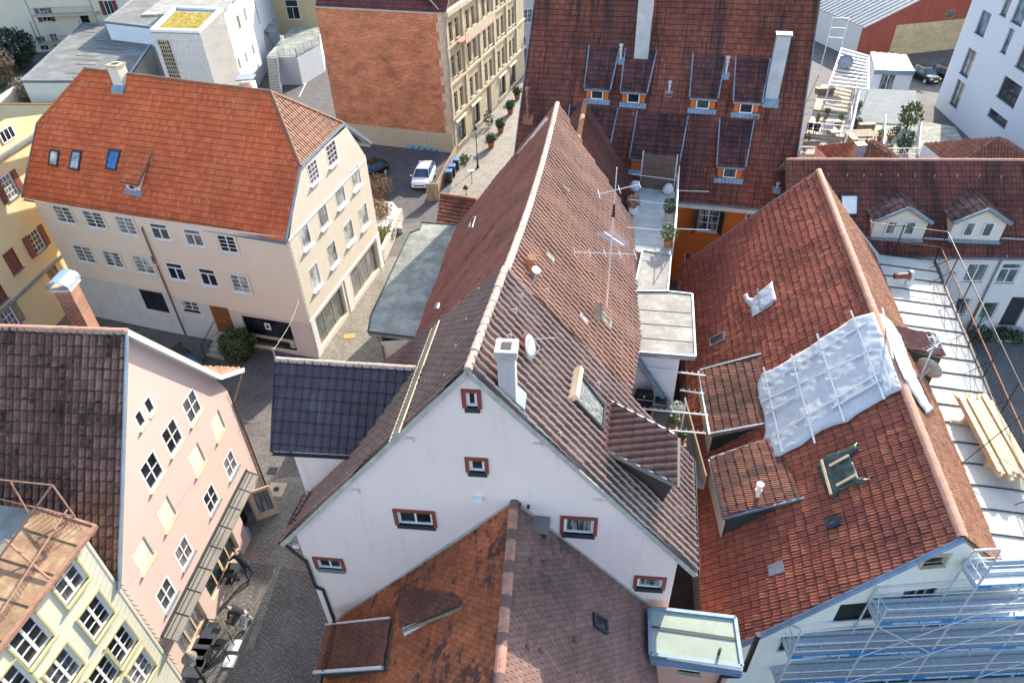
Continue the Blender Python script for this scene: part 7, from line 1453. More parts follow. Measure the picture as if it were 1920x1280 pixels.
# graffiti
gt = MB(); gA, gB = CL, CR
for i, (x, w_, h_) in enumerate(((770, .75, 1.0), (783, .6, .8), (793, .7, .9), (804, .7, .75), (814, .55, .7), (822, .6, .75))):
    c = onw(x, 276 + i * 1.9, gA, gB) + wn(gA, gB) * .012; pts = [c + dCl * (w_ * .55 * math.cos(t) * (1 + .25 * math.sin(3 * t + i))) + V(0, 0, h_ * .42 * math.sin(t) * (1 + .2 * math.cos(2 * t + i))) for t in np.linspace(0, 2 * math.pi, 16)[:-1]]; gt.prism(pts, wn(gA, gB) * .004)
for i in range(5): c = onw(775 + i * 11, 279 + i * 1.7, gA, gB) + wn(gA, gB) * .020; gt.bar(c - dCl * .25, c + dCl * .2 + V(0, 0, .3), .10, .004, wn(gA, gB), 1)
gt.build('graffiti', [mat_plain('light blue spray paint', (.16, .40, .55), .7), M['dark']], houseC)
# ================================================================== in front of the cream house
bu = P(452, 672); bush('round_bush', 'large round dark green bush beside the steps of the cream house', 'bush', bu, 1.15, 2600, .10, 'foliage', 1.0)
st = thing('steps', 'stone steps with iron handrail leading up to the brown door', 'steps', P(405, 660)); su = nrm(BC - BPp); sn = wn(BPp, BC); so0 = BPp + su * (d0[0] - .7) + sn * .1
for k in range(5): MB().obox(so0 + sn * (.32 * k), su * 1.5, sn * .32, V(0, 0, .85 - .17 * k)).build('step', M['concrete'], st)
MB().path([so0 + V(0, 0, 1.7), so0 + sn * 1.7 + V(0, 0, 1.0), so0 + sn * 1.7], .03).build('handrail', M['iron'], st); MB().path([so0 + su * 1.5 + V(0, 0, 1.7), so0 + sn * 1.7 + su * 1.5 + V(0, 0, 1.0), so0 + sn * 1.7 + su * 1.5], .03).build('handrail', M['iron'], st)
po = thing('portrait_poster', 'white poster in the shop window left of the cream house corner', 'poster', onw(500, 613, BPp, BC)); c = onw(501, 613, BPp, BC) - sn * .06; MB().cbox(c, su * .42, V(0, 0, .52), sn * .01).build('sheet', M['white'], po); MB().cbox(c + sn * .008, su * .2, V(0, 0, .24), sn * .006).build('print', M['black'], po)
rug = thing('doormat', 'orange floor board lying on the pavement before the shop window', 'mat', P(655, 630)); a = P(655, 630, .03); MB().cbox(a, V(.75, .1, 0), V(-.1, .5, 0), V(0, 0, .03)).build('board', mat_plain('orange board', (.62, .34, .11), .7), rug)
# ================================================================== cafe
def chair(label, c, hd, group='dark cafe chairs on the cobbles'):
    t = thing('cafe_chair', label, 'chair', c, group); f = nrm(hv(hd)); s = V(f[1], -f[0], 0); c = np.array(c, float); u = V(0, 0, 1)
    MB().cbox(c + u * .45, f * .44, s * .44, u * .035).build('seat', M['dark'], t); MB().cbox(c - f * .21 + u * .72, f * .03, s * .42, u * .36).build('backrest', M['dark'], t)
    for a in (-.19, .19):
        for b in (-.19, .19): MB().tube(c + f * a + s * b, c + f * a + s * b + u * (.45 if a > 0 else .85), .016, 5).build('leg', M['iron'], t)
    for b in (-.22, .22): MB().bar(c - f * .2 + s * b + u * .66, c + f * .2 + s * b + u * .66, .04, .03).build('armrest', M['dark'], t)
    return t
def table(label, c, ax, w_=.75, l_=.75):
    t = thing('cafe_table', label, 'table', c, 'dark square cafe tables outside the pink house'); f = nrm(hv(ax)); s = V(f[1], -f[0], 0); c = np.array(c, float)
    MB().cbox(c + V(0, 0, .735), f * l_, s * w_, V(0, 0, .03)).build('tabletop', M['tbl'], t); MB().tube(c, c + V(0, 0, .72), .035).build('leg', M['iron'], t); MB().cbox(c + V(0, 0, .02), f * .5, s * .06, V(0, 0, .03)).build('foot', M['iron'], t); MB().cbox(c + V(0, 0, .025), f * .06, s * .5, V(0, 0, .03)).build('foot', M['iron'], t); return t
M['tbl'] = mat_plain('dark slate table top', (.045, .055, .065), .5, 0, .2, 4)
for (x, y), l in (((377, 1212), 'dark cafe table at the upper end of the row of four by the cafe window'), ((370, 1232), 'dark cafe table second from the upper end of the row by the cafe window'), ((364, 1252), 'dark cafe table third from the upper end of the row by the cafe window'), ((392, 1192), 'dark cafe table with an upturned chair on it, above the row of tables'), ((432, 1068), 'dark cafe table being moved by the person by the crates')): c = P(x, y, .74); table(l, hv(c), dK, .72, .74)
for (x, y), h_, l in (((442, 1172), dK * .2 - nK, 'dark cafe chair gripped by the stooping person'), ((430, 1098), nK + dK * .3, 'dark cafe chair standing alone halfway between the two people'), ((418, 1105), -nK, 'dark cafe chair against the pink wall below the cafe window'), ((444, 1080), dK, 'dark cafe chair pushed under the table by the walking person'), ((403, 1185), nK, 'dark cafe chair at the upper end of the table row'), ((392, 1238), -nK + dK * .2, 'dark cafe chair at the street side of the table row')): chair(l, P(x, y), h_)
for (x, y), l in (((440, 1210), 'white parasol base, the farther of the two empty ones on the cobbles'), ((432, 1240), 'white parasol base, the nearer of the two empty ones on the cobbles')):
    c = P(x, y); t = thing('parasol_base', l, 'parasol base', c, 'empty white parasol bases'); MB().cbox(c + V(0, 0, .04), dK * .5, nK * .5, V(0, 0, .07)).build('slab', M['white'], t, bevel=.02); MB().tube(c + V(0, 0, .07), c + V(-.02, .05, 1.0), .025, 8).build('tube', M['iron'], t)
for k in range(3):
    c = P(460, 1012) + V(0, 0, .24 * k); t = thing('plastic_crate', ('bottom', 'middle', 'top')[k] + ' pale blue plastic crate of the stack beside the open cafe door', 'crate', c, 'stacked plastic crates'); mb = MB()
    for i in range(6):
        a = c + dK * (-.25 + .1 * i); mb.bar(a - nK * .2, a - nK * .2 + V(0, 0, .23), .03); mb.bar(a + nK * .2, a + nK * .2 + V(0, 0, .23), .03)
    for e_ in (-.25, .25):
        for i in range(4): a = c + dK * e_ + nK * (-.2 + .13 * i); mb.bar(a, a + V(0, 0, .23), .03)
    for z in (.02, .22): mb.bar(c - dK * .25 - nK * .2 + V(0, 0, z), c + dK * .25 - nK * .2 + V(0, 0, z), .035); mb.bar(c - dK * .25 + nK * .2 + V(0, 0, z), c + dK * .25 + nK * .2 + V(0, 0, z), .035); mb.bar(c - dK * .25 - nK * .2 + V(0, 0, z), c - dK * .25 + nK * .2 + V(0, 0, z), .035); mb.bar(c + dK * .25 - nK * .2 + V(0, 0, z), c + dK * .25 + nK * .2 + V(0, 0, z), .035)
    mb.build('lattice', M['crate'] if 'crate' in M else M.setdefault('crate', mat_plain('pale blue plastic', (.45, .52, .66), .5)), t); MB().cbox(c + V(0, 0, .03), dK * .5, nK * .4, V(0, 0, .02)).build('floor', M['crate'], t)
ga_, gb_ = P(548, 985, .016), P(468, 1215, .016); gv_ = nrm(gb_ - ga_); gs_ = V(-gv_[1], gv_[0], 0) * .16; M['streak'] = mat_cobble('light streak setts', (.24, .23, .21), False, .14)
o = MB().poly([ga_ - gs_, gb_ - gs_, gb_ + gs_, ga_ + gs_]).build('light_streak', M['streak']); o['kind'] = 'structure'  # strip of paler setts painting in a streak of light on the street
mh = thing('manhole_cover', 'pale square manhole slab with a round lid in the sunlit cobbles', 'manhole', P(518, 917)); c = P(518, 917, .012); MB().cbox(c, dK * .9, nK * .9, V(0, 0, .012)).build('slab', M['stone'], mh); MB().tube(c, c + V(0, 0, .014), .3, 20).build('lid', M['concrete'], mh); MB().tube(c, c + V(0, 0, .018), .16, 16).build('grip', M['iron'], mh)
dg_ = thing('drain_grate', 'dark square drain grate in the cobbles above the manhole slab', 'drain', P(511, 882)); c = P(511, 882, .012); MB().cbox(c, dK * .5, nK * .5, V(0, 0, .012)).build('grate', M['iron'], dg_)
# ---- people
def person(label, J, parts, cat='person'):
    """J: joints {name: (point, radius)}; parts: [(a, b, material key)]"""
    names = list(J); idx = {k: i for i, k in enumerate(names)}; c = np.array(J['pelvis'][0], float) * V(1, 1, 0)
    vs = [np.array(J[k][0], float) - c for k in names]; es = [(idx[a], idx[b]) for a, b, _ in parts]
    me = bpy.data.meshes.new('body'); me.from_pydata([tuple(v) for v in vs], es, []); o = bpy.data.objects.new('skin', me); COL.objects.link(o)
    md = o.modifiers.new('skin', 'SKIN'); md.use_smooth_shade = True
    for i, k in enumerate(names): r = J[k][1]; me.skin_vertices[0].data[i].radius = (r, r); me.skin_vertices[0].data[i].use_root = (k == 'pelvis')
    sb = o.modifiers.new('sub', 'SUBSURF'); sb.levels = 2; sb.render_levels = 2
    dg = bpy.context.evaluated_depsgraph_get(); m2 = bpy.data.meshes.new_from_object(o.evaluated_get(dg)); bpy.data.objects.remove(o); m2.name = 'person'
    mk = sorted({m for _, _, m in parts}); m2.materials.clear()
    for m in mk: m2.materials.append(M[m])
    for p in m2.polygons:
        q = np.array(p.center); best = (1e9, 0)
        for a, b, m in parts:
            A_, B_ = vs[idx[a]], vs[idx[b]]; d = B_ - A_; t = min(1, max(0, (q - A_) @ d / (d @ d + 1e-9))); ds = np.linalg.norm(q - A_ - d * t) / (.5 * (J[a][1] + J[b][1]) + .02)
            if ds < best[0]: best = (ds, mk.index(m))
        p.material_index = best[1]; p.use_smooth = True
    ob = bpy.data.objects.new('person', m2); COL.objects.link(ob); ob.location = Vector(c); tag(ob, label, cat); return ob
M['cloth'] = mat_plain('black clothing', (.014, .015, .017), .85, 0, .3, 8); M['denim'] = mat_plain('dark denim', (.03, .04, .065), .85, 0, .3, 8); M['skin'] = mat_plain('skin', (.48, .27, .19), .6, 0, .08, 8); M['hair'] = mat_plain('dark hair', (.02, .014, .010), .7); M['shoe'] = mat_plain('white trainers', (.70, .70, .70), .6); M['legw'] = mat_plain('pale grey trousers', (.34, .34, .37), .85)
def figure(label, feet, pelvis, chest, head, hands, face, legmat, hairlen=0):
    pel, ch, hd = np.array(pelvis), np.array(chest), np.array(head); ax = nrm(ch - pel); face = nrm(hv(face)); sd = V(face[1], -face[0], 0); nk = lerp(ch, hd, .45)
    J = dict(pelvis=(pel, .155), waist=(lerp(pel, ch, .5), .135), chest=(ch, .165), neck=(nk, .058), skull=(lerp(nk, hd, .75), .095), crown=(hd + nrm(hd - nk) * .06, .085), nose=(lerp(nk, hd, .72) + face * .1, .03)); pr = [('pelvis', 'waist', 'cloth'), ('waist', 'chest', 'cloth'), ('chest', 'neck', 'skin'), ('neck', 'skull', 'skin'), ('skull', 'crown', 'hair'), ('skull', 'nose', 'skin')]
    for k, sg in (('l', -1), ('r', 1)):
        ft = np.array(feet[0 if sg < 0 else 1]); hp = pel + sd * .1 * sg - V(0, 0, .08); kn = lerp(hp, ft, .5) + face * .12; an = ft + V(0, 0, .09); to = ft + face * .17 + V(0, 0, .035)
        J['hip' + k] = (hp, .10); J['knee' + k] = (kn, .065); J['ankle' + k] = (an, .045); J['toe' + k] = (to, .04); pr += [('pelvis', 'hip' + k, legmat), ('hip' + k, 'knee' + k, legmat), ('knee' + k, 'ankle' + k, legmat), ('ankle' + k, 'toe' + k, 'shoe')]
        sh = ch + sd * .19 * sg + ax * .08; ha = np.array(hands[0 if sg < 0 else 1]); el = lerp(sh, ha, .5) + sd * .06 * sg - V(0, 0, .06); wr = lerp(el, ha, .85); fd_ = nrm(ha - el)
        J['sho' + k] = (sh, .07); J['elb' + k] = (el, .046); J['wri' + k] = (wr, .03); J['palm' + k] = (ha, .036); pr += [('chest', 'sho' + k, 'cloth'), ('sho' + k, 'elb' + k, 'cloth'), ('elb' + k, 'wri' + k, 'cloth'), ('wri' + k, 'palm' + k, 'skin')]
        for i in range(4): kf = ha + fd_ * .06 + sd * (.026 * (i - 1.5)); tf = kf + fd_ * (.045 + .008 * (1.5 - abs(i - 1.5))) - V(0, 0, .03); J['kn%d' % i + k] = (kf, .010); J['tip%d' % i + k] = (tf, .008); pr += [('palm' + k, 'kn%d' % i + k, 'skin'), ('kn%d' % i + k, 'tip%d' % i + k, 'skin')]
        th = ha - sd * .045 * sg + fd_ * .02; J['th' + k] = (th, .011); J['tht' + k] = (th + fd_ * .04 - sd * .012 * sg, .009); pr += [('palm' + k, 'th' + k, 'skin'), ('th' + k, 'tht' + k, 'skin')]
    return person(label, J, pr)
f0, f1 = P(470, 1091), P(476, 1077); fc = V(-.7, .55, 0)
figure('person in black with dark jeans and white trainers moving a cafe table', (f0, f1 + V(0, 0, .03)), (f0 + f1) / 2 + V(-.12, .12, .93), (f0 + f1) / 2 + V(-.40, .36, 1.32), (f0 + f1) / 2 + V(-.58, .50, 1.58), ((f0 + f1) / 2 + V(-.95, .35, 1.0), (f0 + f1) / 2 + V(-.75, .80, 1.0)), fc, 'denim')
f0, f1 = P(463, 1181), P(475, 1162); fc = V(-.95, .2, 0)
figure('stooping person in black jacket and pale trousers gripping a dark chair', (f0, f1), (f0 + f1) / 2 + V(-.05, .05, .88), (f0 + f1) / 2 + V(-.50, .14, 1.08), (f0 + f1) / 2 + V(-.78, .2, 1.18), ((f0 + f1) / 2 + V(-.75, -.1, .66), (f0 + f1) / 2 + V(-.72, .32, .66)), fc, 'legw')
# cables over the street
for a, b, l in ((ZL + V(0, 0, .4), onw(561, 560, BPp, BC), 'thin cable strung from the dark cross roof to the cream house front'), (K1 + V(.1, .1, 5.6), P(520, 775, 5.2), 'thin cable strung from the pink house corner to the dark cross roof')):
    pts = [lerp(a, b, t) - V(0, 0, .25 * math.sin(math.pi * t)) for t in np.linspace(0, 1, 12)]; tag(MB().path(pts, .008, 4).build('street_cable', M['concrete']), l, 'cable')
MB().tube(ZL - V(0, 0, .1), ZL + V(0, 0, .5), .03).build('cable_post', M['zinc'], houseA)
# ================================================================== roof terrace with reed screen
M['paleblue'] = mat_felt('pale blue grey tiles', (.36, .41, .41), .8, scale=1.5); M['reed'] = mat_brick('reed screen', (.17, .14, .11), (.13, .11, .09), (.05, .045, .04), dirv=tuple(eD[:2]), bw=.05, bh=.35, ms=.008, var=.3)
rt = rz - .15; R_ = [P(1180, 470, rt), P(1258, 480, rt), P(1266, 360, rt), P(1192, 346, rt)]
tr = thing('roof_terrace', 'small roof terrace with pale paving squeezed between tan roof and orange wall', 'terrace', hv(sum(R_) / 4)); MB().prism(R_, (0, 0, -.3)).build('paving', M['paleblue'], tr)
for i in range(4):
    a, b = hv(R_[i]), hv(R_[(i + 1) % 4]); L_ = np.linalg.norm(b - a); wall(tr, a, b, [(0, 0), (L_, 0), (L_, rt - .3), (0, rt - .3)], [], M['orangeW'])
tl = MB()
for i in range(1, 9): tl.bar(lerp(R_[0], R_[3], i / 9) + V(0, 0, .004), lerp(R_[1], R_[2], i / 9) + V(0, 0, .004), .02, .008)
for i in range(1, 5): tl.bar(lerp(R_[0], R_[1], i / 5) + V(0, 0, .004), lerp(R_[3], R_[2], i / 5) + V(0, 0, .004), .02, .008)
tl.build('paving_joint', M['concrete'], tr)
a, b = P(1200, 350, rt), P(1262, 358, rt); h_ = zat(1232, 292, (a + b) / 2) - rt; sc_ = thing('reed_screen', 'brown reed screen closing the back of the small roof terrace', 'screen', a); n_ = wn(a, b)
MB().obox(a + n_ * .02, b - a, n_ * .06, V(0, 0, h_) - n_ * .12).build('reeds', M['reed'], sc_)
for p in (a, b): MB().tube(p, p + V(0, 0, h_ + .2), .04).build('post', M['galv'], sc_)
tr2 = thing('terrace_railing', 'white tubular railing down the right side of the small roof terrace', 'railing', R_[1])
for t in (0, .33, .66, 1.): p = lerp(R_[1], R_[2], t) + V(.05, 0, 0); MB().tube(p, p + V(0, 0, 1.7), .03).build('post', M['galv'], tr2)
for z in (.55, 1.1, 1.7): MB().tube(R_[1] + V(.05, 0, z), R_[2] + V(.05, 0, z), .025).build('rail', M['galv'], tr2)
for t, l in ((.1, 'front'), (.5, 'middle'), (.92, 'back')):
    a, b = lerp(R_[0], R_[3], t) + V(-.3, 0, 1.0), lerp(R_[1], R_[2], t) + V(.05, 0, 1.05); MB().tube(a, b + V(.0, 0, 0), .02).build('cross_bar', M['galv'], tr2)
for y_ in (.15, .75): a = lerp(R_[1], R_[2], y_) + V(.05, 0, 1.0); MB().tube(a, a + V(1.8, -.3, .02), .018).build('outrigger', M['galv'], tr2)
for (x, y), r, m_, l, pm in (((1254, 410), .42, 'foliage', 'green box shrub in a pot on the right of the roof terrace', 'concrete'), ((1186, 400), .38, 'twig', 'dry brown potted shrub on the left of the roof terrace', 'white'), ((1252, 462), .48, 'foliage_l', 'pale yellow green potted shrub at the front of the roof terrace', 'terra')):
    c = P(x, y, rt); t = thing('potted_shrub', l, 'potted plant', c, 'potted shrubs on the roof terrace'); MB().lathe(c, [(.2, 0), (.28, .42), (.25, .42)], 14).build('pot', M[pm], t); mb = MB(); leaves(mb, c + V(0, 0, .45 + r * .9), r, 420, .08, 1.1, .4); mb.build('foliage', M[m_], t)
for (x, y), l in (((1190, 357), 'white bagged plant at the left foot of the reed screen'), ((1252, 362), 'white bagged plant at the right foot of the reed screen')):
    c = P(x, y, rt); t = thing('wrapped_plant', l, 'bag', c, 'white fleece bags by the reed screen'); o = MB().lathe(c, [(.22, 0), (.36, .12), (.33, .3), (.24, .48), (.2, .56), (.05, .62)], 12).build('fleece_bag', M['tarp'], t, True)
fa = thing('yagi_antenna', 'horizontal yagi antenna with mesh reflector above the reed screen', 'antenna', P(1195, 290, 8.2)); mb = MB(); c = P(1205, 262, 9.2); yagi(mb, c, nrm(P(1250, 265, 9.2) - c), V(0, .25, .9), 9, 2.6, .3, .2); mb.build('elements', M['galv'], fa); MB().tube(c - V(0, 0, 2.6), c, .025).build('mast', M['galv'], fa)
# ================================================================== barbecue terrace under the white annex wall
bz = rz - 3.3; fl_ = [hv(Wq[0]) + V(-.5, 0, bz), hv(Wq[1]) + V(.5, 0, bz), hv(Wq[1]) + V(.35, -4.6, bz), hv(Wq[0]) + V(-.5, -4.6, bz)]
bt = thing('barbecue_terrace', 'small sunken dark terrace below the white wall between two roofs', 'terrace', hv(sum(fl_) / 4)); MB().prism(fl_[::-1], (0, 0, -.25)).build('terrace_floor', M['slate'], bt); MB().obox(fl_[2] + V(0, 0, -.3), fl_[1] - fl_[2], V(.06, 0, 0), V(0, 0, .9)).build('parapet', M['wood'], bt)
n_ = wn(Wq[0], Wq[1]); s_ = nrm(Wq[1] - Wq[0]); g0 = onw(1191, 662, Wq[0], Wq[1]) + n_ * .15; g1 = onw(1262, 764, Wq[0], Wq[1]) + n_ * .2; sb = thing('stair_stringer', 'blue grey steel beam sloping down across the white annex wall', 'beam', hv(g0)); MB().bar(g0, g1, .12, .28).build('beam', M['zinc_blue'], sb); MB().bar(g0 + n_ * .25 + V(0, 0, .1), g1 + n_ * .3 + V(0, 0, .1), .08, .14).build('beam', M['zinc_blue'], sb)
c = hv(onw(1208, 738, Wq[0], Wq[1])) + n_ * .6 + V(0, 0, bz); gq = thing('barbecue', 'black lidded barbecue standing against the white annex wall', 'barbecue', c); MB().cbox(c + V(0, 0, .55), s_ * .9, n_ * .5, V(0, 0, .7)).build('cabinet', M['dark'], gq, bevel=.02); MB().cbox(c + V(0, 0, 1.12), s_ * .8, n_ * .45, V(0, 0, .38)).build('lid', M['black'], gq, bevel=.1); MB().cbox(c + s_ * .75 + V(0, 0, .9), s_ * .5, n_ * .45, V(0, 0, .05)).build('side_shelf', M['black'], gq); MB().tube(c - s_ * .35 + n_ * .28 + V(0, 0, 1.05), c + s_ * .35 + n_ * .28 + V(0, 0, 1.05), .02).build('handle', M['galv'], gq); MB().cbox(c + n_ * .234 + V(0, 0, 1.2), s_ * .08, n_ * .01, V(0, 0, .08)).build('badge', M['white'], gq)
for (x0, y0, x1, y1), z, l in (((1212, 690, 1323, 704), rz - 1.0, 'uppermost white pronged bar between the annex wall and the tiled dormer'), ((1275, 731, 1320, 738), rz - 1.4, 'short white pronged bar below the uppermost one'), ((1203, 766, 1328, 778), rz - 1.6, 'long white pronged bar crossing above the flower pots'), ((1250, 806, 1323, 812), rz - 1.9, 'lowest white pronged bar near the dark tiled dormer')):
    a, b = P(x0, y0, z), P(x1, y1, z); t = thing('pronged_bar', l, 'bar', a, 'white pronged bars over the barbecue terrace'); mb = MB(); mb.tube(a, b, .035, 6)
    k = int(np.linalg.norm(b - a) / .22)
    for i in range(k): p = lerp(a, b, (i + .5) / k); mb.tube(p, p + V(0, 0, .14), .015, 4)
    mb.build('bar', M['white'], t)
ps = thing('bar_post', 'white upright post carrying the pronged bars on the barbecue terrace', 'post', P(1277, 800, bz)); c = P(1277, 805, bz); MB().tube(c, c + V(0, 0, 1.7), .04).build('post', M['white'], ps)
for (x, y), m_, r, l in (((1266, 782), 'flower', .32, 'large white flowering plant in a terracotta pot on the barbecue terrace'), ((1262, 800), 'foliage_l', .2, 'small green plant in a terracotta pot below the white flowering one'), ((1277, 830), 'foliage', .2, 'small dark green potted plant at the lowest corner of the barbecue terrace')):
    if m_ == 'flower' and m_ not in M: M[m_] = mat_plain('white flowers', (.55, .56, .50), .8, 0, .35, 14)
    c = P(x, y, bz + .3); t = thing('flower_pot', l, 'potted plant', c, 'flower pots on the barbecue terrace'); MB().lathe(c, [(.13, 0), (.2, .3), (.18, .3)], 12).build('pot', M['terra'], t); mb = MB(); leaves(mb, c + V(0, 0, .35 + r * .8), r, 260, .06, 1, .3); mb.build('foliage', M[m_], t); MB().cbox(c - V(0, 0, .16), V(.4, 0, 0), V(0, .4, 0), V(0, 0, .3)).build('stand', M['wood'], t)
# ================================================================== terraces between the big red roof and the modern building
bl = [P(1640, 130, 4.2), P(1715, 132, 4.2), P(1700, 103, 4.2), P(1632, 97, 4.2)]
an2 = thing('metal_roofed_annex', 'low white annex with a cream sheet metal roof between the terraces and parked cars', 'annex', hv(sum(bl) / 4)); M['creammetal'] = mat_felt('cream sheet metal', (.46, .43, .34), .85)
MB().prism(bl[::-1], (0, 0, -.2)).build('metal_roof', M['creammetal'], an2)
for i in range(4):
    a, b = hv(bl[i]), hv(bl[(i + 1) % 4]); L_ = np.linalg.norm(b - a); facade(an2, a, b, [(0, 0), (L_, 0), (L_, 4.0), (0, 4.0)], [(*uz(a, b, 1664, 153), 1.5, 1.9, dict(nx=2, pane='glass_c', sill=None))] if i == 0 else [], M['whiteW'])
for i in range(5): MB().bar(lerp(bl[0], bl[1], (i + .5) / 5) + V(0, 0, .02), lerp(bl[3], bl[2], (i + .5) / 5) + V(0, 0, .02), .04, .06).build('roof_seam', M['dark'], an2)
MB().bar(bl[0] + V(0, -.1, -.25), bl[1] + V(0, -.1, -.25), .12, .5).build('fascia', M['zinc_blue'], an2)
pg = thing('pergola', 'white slatted pergola next to the right edge of the big red roof', 'pergola', hv(P(1600, 130, 3.2)))
pz = 5.6
for i in range(11): a, b = lerp(P(1578, 92, pz), P(1555, 160, pz), i / 10), lerp(P(1628, 106, pz), P(1628, 168, pz), i / 10); MB().bar(a, b, .12, .16).build('slat', M['white'], pg)
for p in (P(1578, 92, pz), P(1628, 106, pz), P(1555, 160, pz), P(1628, 168, pz)): MB().bar(V(p[0], p[1], 3.2), p, .12).build('post', M['white'], pg)
for a, b in ((P(1578, 92, pz - .15), P(1555, 160, pz - .15)), (P(1628, 106, pz - .15), P(1628, 168, pz - .15))): MB().bar(a, b, .14, .2).build('beam', M['white'], pg)
M['decking'] = mat_brick('sun bleached decking', (.40, .33, .23), (.34, .28, .20), (.12, .10, .08), dirv=(1, 0), bw=.14, bh=40, ms=.01, var=.25)
m_, n_, b_, L__ = _new('sun bleached deck boards'); M['decking'] = m_; p_ = geo(n_); sp_ = N(n_, 'ShaderNodeSeparateXYZ'); L__.new(p_, sp_.inputs[0]); fr_ = math_(n_, 'FRACT', math_(n_, 'MULTIPLY', sp_.outputs['X'], 6.0)); cb_ = ramp(n_, fr_, [(0, (.08, .07, .05)), (.08, (.42, .35, .25)), (.9, (.38, .31, .22)), (1, (.1, .08, .06))]); L__.new(mixc(n_, 1.0, cb_, ramp(n_, noise(n_, p_, 1.2, 5), [(.35, (.7,) * 3), (.65, (1.2,) * 3)]), 'MULTIPLY'), b_.inputs['Base Color']); b_.inputs['Roughness'].default_value = .85
M['bluefloor'] = mat_felt('blue grey paving', (.15, .19, .22), .7)
def platform(label, q, z, mat, name='deck_terrace', rail=True, wallm='whiteW'):
    q = [P(x, y, z) for x, y in q]; t = thing(name, label, 'terrace', hv(sum(q) / len(q))); MB().prism(q, (0, 0, -.2)).build('floor', M[mat], t)
    for i in range(len(q)):
        a, b = hv(q[i]), hv(q[(i + 1) % len(q)]); L_ = np.linalg.norm(b - a); wall(t, a, b, [(0, 0), (L_, 0), (L_, z - .2), (0, z - .2)], [], M[wallm])
        if rail and i in (0, 1):
            for h in (.5, 1.0): MB().tube(q[i] + V(0, 0, h), q[(i + 1) % len(q)] + V(0, 0, h), .025, 6).build('rail', M['white'], t)
            k = max(3, int(L_ / .35)); mb = MB()
            for j in range(k + 1): p = lerp(q[i], q[(i + 1) % len(q)], j / k); mb.tube(p, p + V(0, 0, 1.0), .014 if j % 4 else .03, 4)
            mb.build('baluster', M['white'], t)
    return t
platform('upper timber deck terrace with cream boards under the white pergola', [(1525, 205), (1592, 212), (1600, 165), (1540, 158)], 4.0, 'decking')
platform('middle cream terrace with railing beside the big red roof verge', [(1512, 250), (1590, 258), (1592, 212), (1525, 205)], 3.6, 'creammetal')
platform('lowest narrow timber terrace with black chairs beside the big red roof verge', [(1498, 296), (1580, 302), (1590, 258), (1512, 250)], 3.3, 'decking')
platform('weathered timber terrace behind the silver chimney', [(1592, 300), (1650, 300), (1655, 235), (1597, 230)], 3.8, 'decking')
platform('plant filled terrace with a large shrub next to the blue grey flat roof', [(1652, 300), (1716, 300), (1722, 235), (1657, 235)], 3.8, 'felt_d')
platform('blue tinted flat terrace in front of the low white annex', [(1600, 228), (1722, 235), (1718, 170), (1605, 165)], 3.0, 'bluefloor', rail=False)
platform('blue grey flat roof with white edge left of the modern building', [(1722, 302), (1830, 302), (1790, 238), (1722, 226)], 2.6, 'felt_d', 'flat_roof_building', rail=False)
def dark_chair(l, c): 
    t = thing('terrace_chair', l, 'chair', c, 'black chairs on the lowest terrace'); MB().box(c + V(0, 0, .42), .55, .55, .05).build('seat', M['black'], t); MB().box(c + V(0, .27, .7), .55, .05, .5).build('backrest', M['black'], t)
    for sx in (-.25, .25):
        for sy in (-.25, .25): MB().tube(c + V(sx, sy, 0), c + V(sx, sy, .6), .025).build('leg', M['black'], t)
dark_chair('black terrace chair nearest the verge of the big red roof', P(1518, 250, 3.6)); dark_chair('black terrace chair beside the white lounger on the terrace', P(1531, 253, 3.6))
c = P(1560, 250, 3.6); t = thing('lounger', 'pale pink cushioned lounger on the middle terrace', 'lounger', c); MB().box(c + V(0, 0, .3), .8, 1.6, .15).build('cushion', mat_plain('dusty pink cushion', (.50, .38, .34), .8), t, bevel=.04); MB().box(c + V(0, .85, .55), .8, .12, .6).build('backrest', M['white'], t)
for sx in (-.35, .35):
    for sy in (-.7, .7): MB().tube(c + V(sx, sy, 0), c + V(sx, sy, .25), .03).build('leg', M['white'], t)
c = P(1520, 285, 3.3); t = thing('bench', 'grey slatted bench on the lowest terrace', 'bench', c); MB().box(c + V(0, 0, .42), 1.5, .5, .06).build('seat', M['slate'], t); MB().box(c + V(0, .25, .7), 1.5, .06, .4).build('backrest', M['slate'], t)
for sx in (-.6, .6): MB().box(c + V(sx, 0, .2), .08, .45, .4).build('leg', M['slate'], t)
c = P(1610, 265, 3.8); t = thing('slatted_table', 'weathered slatted table on the timber terrace behind the silver chimney', 'table', c); 
for k in range(7): MB().box(c + V(0, -.7 + .23 * k, .74), 2.4, .17, .04).build('slat', M['wood'], t)
for sx in (-1, 1):
    for sy in (-.6, .6): MB().box(c + V(sx, sy, .36), .08, .08, .72).build('leg', M['wood'], t)
bush('terrace_shrub', 'large grey green shrub on the plant filled terrace', 'bush', P(1700, 240, 3.8), 1.0, 500, .16, 'foliage_l', 1.2); bush('terrace_shrub', 'dark potted shrub on the plant filled terrace by the table', 'bush', P(1692, 285, 3.8), .7, 350, .13, 'foliage', 1.1); bush('terrace_shrub', 'low dark plant in the corner of the weathered timber terrace', 'bush', P(1603, 240, 3.8), .55, 260, .12, 'foliage_d', .9)
for x, l in ((1560, 'left'), (1585, 'right')):
    a = P(x + 2, 210 if l == 'left' else 218, 4.0); t = thing('steel_flue', ('slim' if l == 'left' else 'thick') + ' leaning grey flue pipe rising from the terraces', 'flue', hv(a)); a0_ = P(1572 if l == 'left' else 1583, 305, 3.3); b0__ = P(1590 if l == 'left' else 1612, 250 if l == 'left' else 172, 6.0); MB().tube(a0_, b0__, .09 if l == 'left' else .12, 10).build('pipe', M['galv'], t)
